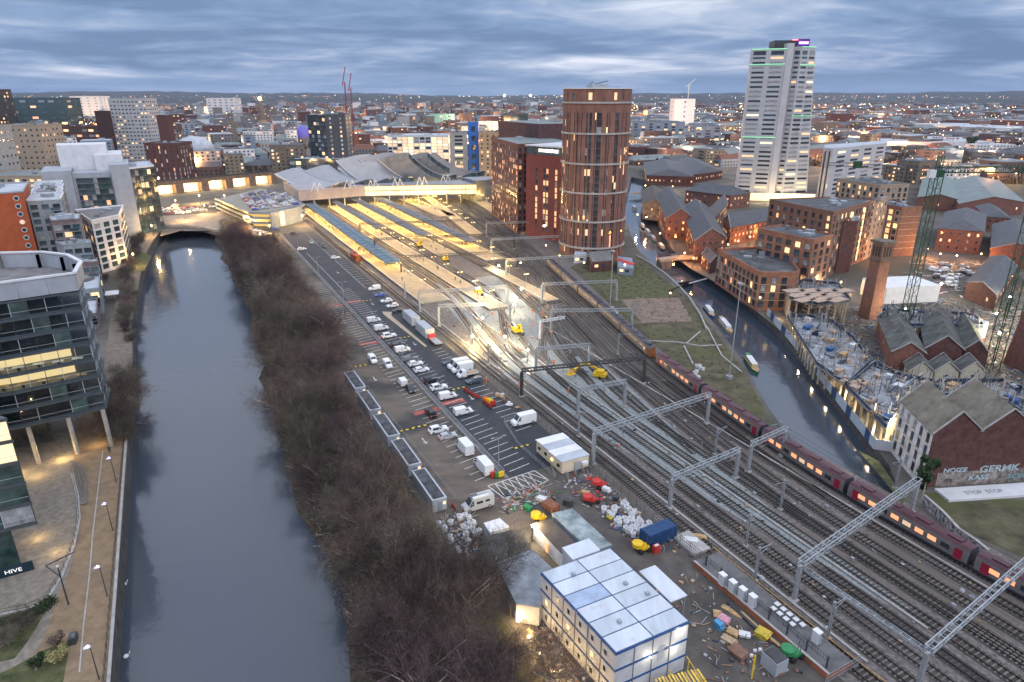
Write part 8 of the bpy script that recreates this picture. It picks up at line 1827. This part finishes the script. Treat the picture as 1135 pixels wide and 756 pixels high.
scatter('tangled scrap and sacks behind the camper van', 'yard_debris', 300, [W(-97, 33.6), W(-98, 40), W(-86, 40), W(-82, 34)], junk + [steel_bl], 3, .8)
scatter('crates, planks and coloured scrap between camper van and white walled shed', 'yard_debris', 260, [W(-98.5, 47), W(-99, 57), W(-93, 57), W(-92.5, 46)], junk + [green_p, redp], 4, 1.1)
scatter('timber and mesh leaning along the wall of the cabin block', 'yard_debris', 120, [W(-66, 36.4), W(-66, 38.6), W(-50, 39.4), W(-50, 36.8)], junk, 5, 1.3)
site_poly = [G(*p) for p in ((880, 340), (960, 340), (1000, 330), (1070, 332), (1135, 350), (1135, 430), (1090, 428), (1000, 420), (960, 400), (920, 350))]
scatter('timber, steel and sheeting strewn over the ground of the building site', 'site_debris', 1500, site_poly, junk + [steel_bl], 6, 2.4)
scatter('sheds, boxes and vehicles too small to tell apart in the compound', 'site_debris', 260, [G(*p) for p in ((1010, 290), (1110, 292), (1120, 330), (1000, 328))], [cladw, cladw, cladg, steel_dk, redp, white], 7, 3.5)
scatter('small things lying along the tracks: cable, boxes, spare sleepers', 'track_debris', 520, [W(-240, 72), W(-240, 118), W(-140, 108), W(-36, 104), W(-36, 73)], [galv, timber, brick_br, conc_dk, conc_dk, rail_m, rail_m], 8, .6, .05)
scatter('litter and weeds scattered over the rough triangle of grass', 'weeds', 420, [G(*p) for p in ((640, 300), (706, 286), (760, 330), (816, 398), (846, 450), (745, 398))], [ivy, twig_a, ivy, twig_b, conc_dk], 9, .8)
b = MB(); b.bar(W(60, -17.4, .12), W(-192, -17.4, .12), .45, .24, concrete); struct('river_wall_coping', b)
rnd = random.Random(4); b = MB(); hp_ = [G(*p) for p in ((-10, 694), (30, 683), (50, 673), (60, 664))]
for k in range(2600):
    i = rnd.randrange(3); p = hp_[i].lerp(hp_[i + 1], rnd.random()) + Vector((rnd.gauss(0, .5), rnd.gauss(-.6, .4), rnd.random() * .9)); u = Vector((rnd.gauss(0, 1), rnd.gauss(0, 1), rnd.gauss(0, 1))).normalized() * .13; v = u.orthogonal().normalized() * .13; b.face([p - u, p + v, p + u, p - v], evg)
o = b.build('hedge'); tag(o, 'dark green hedge below the curved railing beside the lawn', 'hedge')
tree(W(-75.5, 33.4, 0), 0, .95, 1.0, 'single bare tree standing in front of the long grey store', 'bare trees along the river bank')
tree(W(-56, 34.0, 0), 3, .8, 2.0, 'single bare tree in front of the lit wall of the cabin block', 'bare trees along the river bank')
p = G(126, 333); r = empty('white_canopy', p, 'small white canopy beside the towpath below the white office block', 'canopy'); b = MB(); b.box(p + Vector((0, 0, 3)), (6, 4.5, .25), white, ROT); b.build('roof', r)
for k in range(4): b = MB(); q = p + Vector(((-2, 2)[k % 2], (-2, 2)[k // 2], 0)); b.tube(q, q + Vector((0, 0, 3)), .08, galv); b.build('pole', r)
# passengers
random.seed(303)
for i in range(64):
    q, s0, s1, nm = random.choice(((79, -450, -230, 'platform nearest the car park'), (84.5, -450, -230, 'platform nearest the car park'), (99, -455, -215, 'second platform'), (112, -455, -300, 'third platform'), (117, -455, -300, 'third platform'), (128.5, -455, -280, 'broad central platform'), (133, -455, -280, 'broad central platform'), (154, -470, -400, 'short wide platform')))
    PD[i % 2](W(random.uniform(s0, s1), q + random.uniform(-.8, .8), .97), random.uniform(0, 6), 'person in dark clothes waiting or walking on the ' + nm, 'passengers on the platforms')
for i in range(30):
    s, q = -482 - 7 * (i % 4) - random.uniform(0, 2), -18 + 5.2 * (i // 4) + random.uniform(-1, 1); kk = random.choice(['wcar', 'bcar', 'scar', 'rcar', 'gcar', 'wsuv', 'wvan']); park(kk, s, q, random.choice((H, H + math.pi)) + random.uniform(-.2, .2), nmc.get(kk, 'white van') + ' in front of the lit viaduct arches beyond the river bridge', 'cars before the viaduct arches', z=.03)
# ================================================================ air
hzm = bpy.data.materials.new('haze'); hzm.use_nodes = True; t = hzm.node_tree; t.nodes.clear(); pv = t.nodes.new('ShaderNodeVolumePrincipled'); om = t.nodes.new('ShaderNodeOutputMaterial')
pv.inputs['Density'].default_value = .000028; pv.inputs['Color'].default_value = (.5, .66, 1, 1); pv.inputs['Anisotropy'].default_value = 0; t.links.new(pv.outputs[0], om.inputs['Volume'])
b = MB(); b.box((0, 7400, 110), (30500, 15700, 240), hzm); o = b.build('haze'); tag(o, 'thin blue evening haze over the whole town', 'haze', kind='stuff')
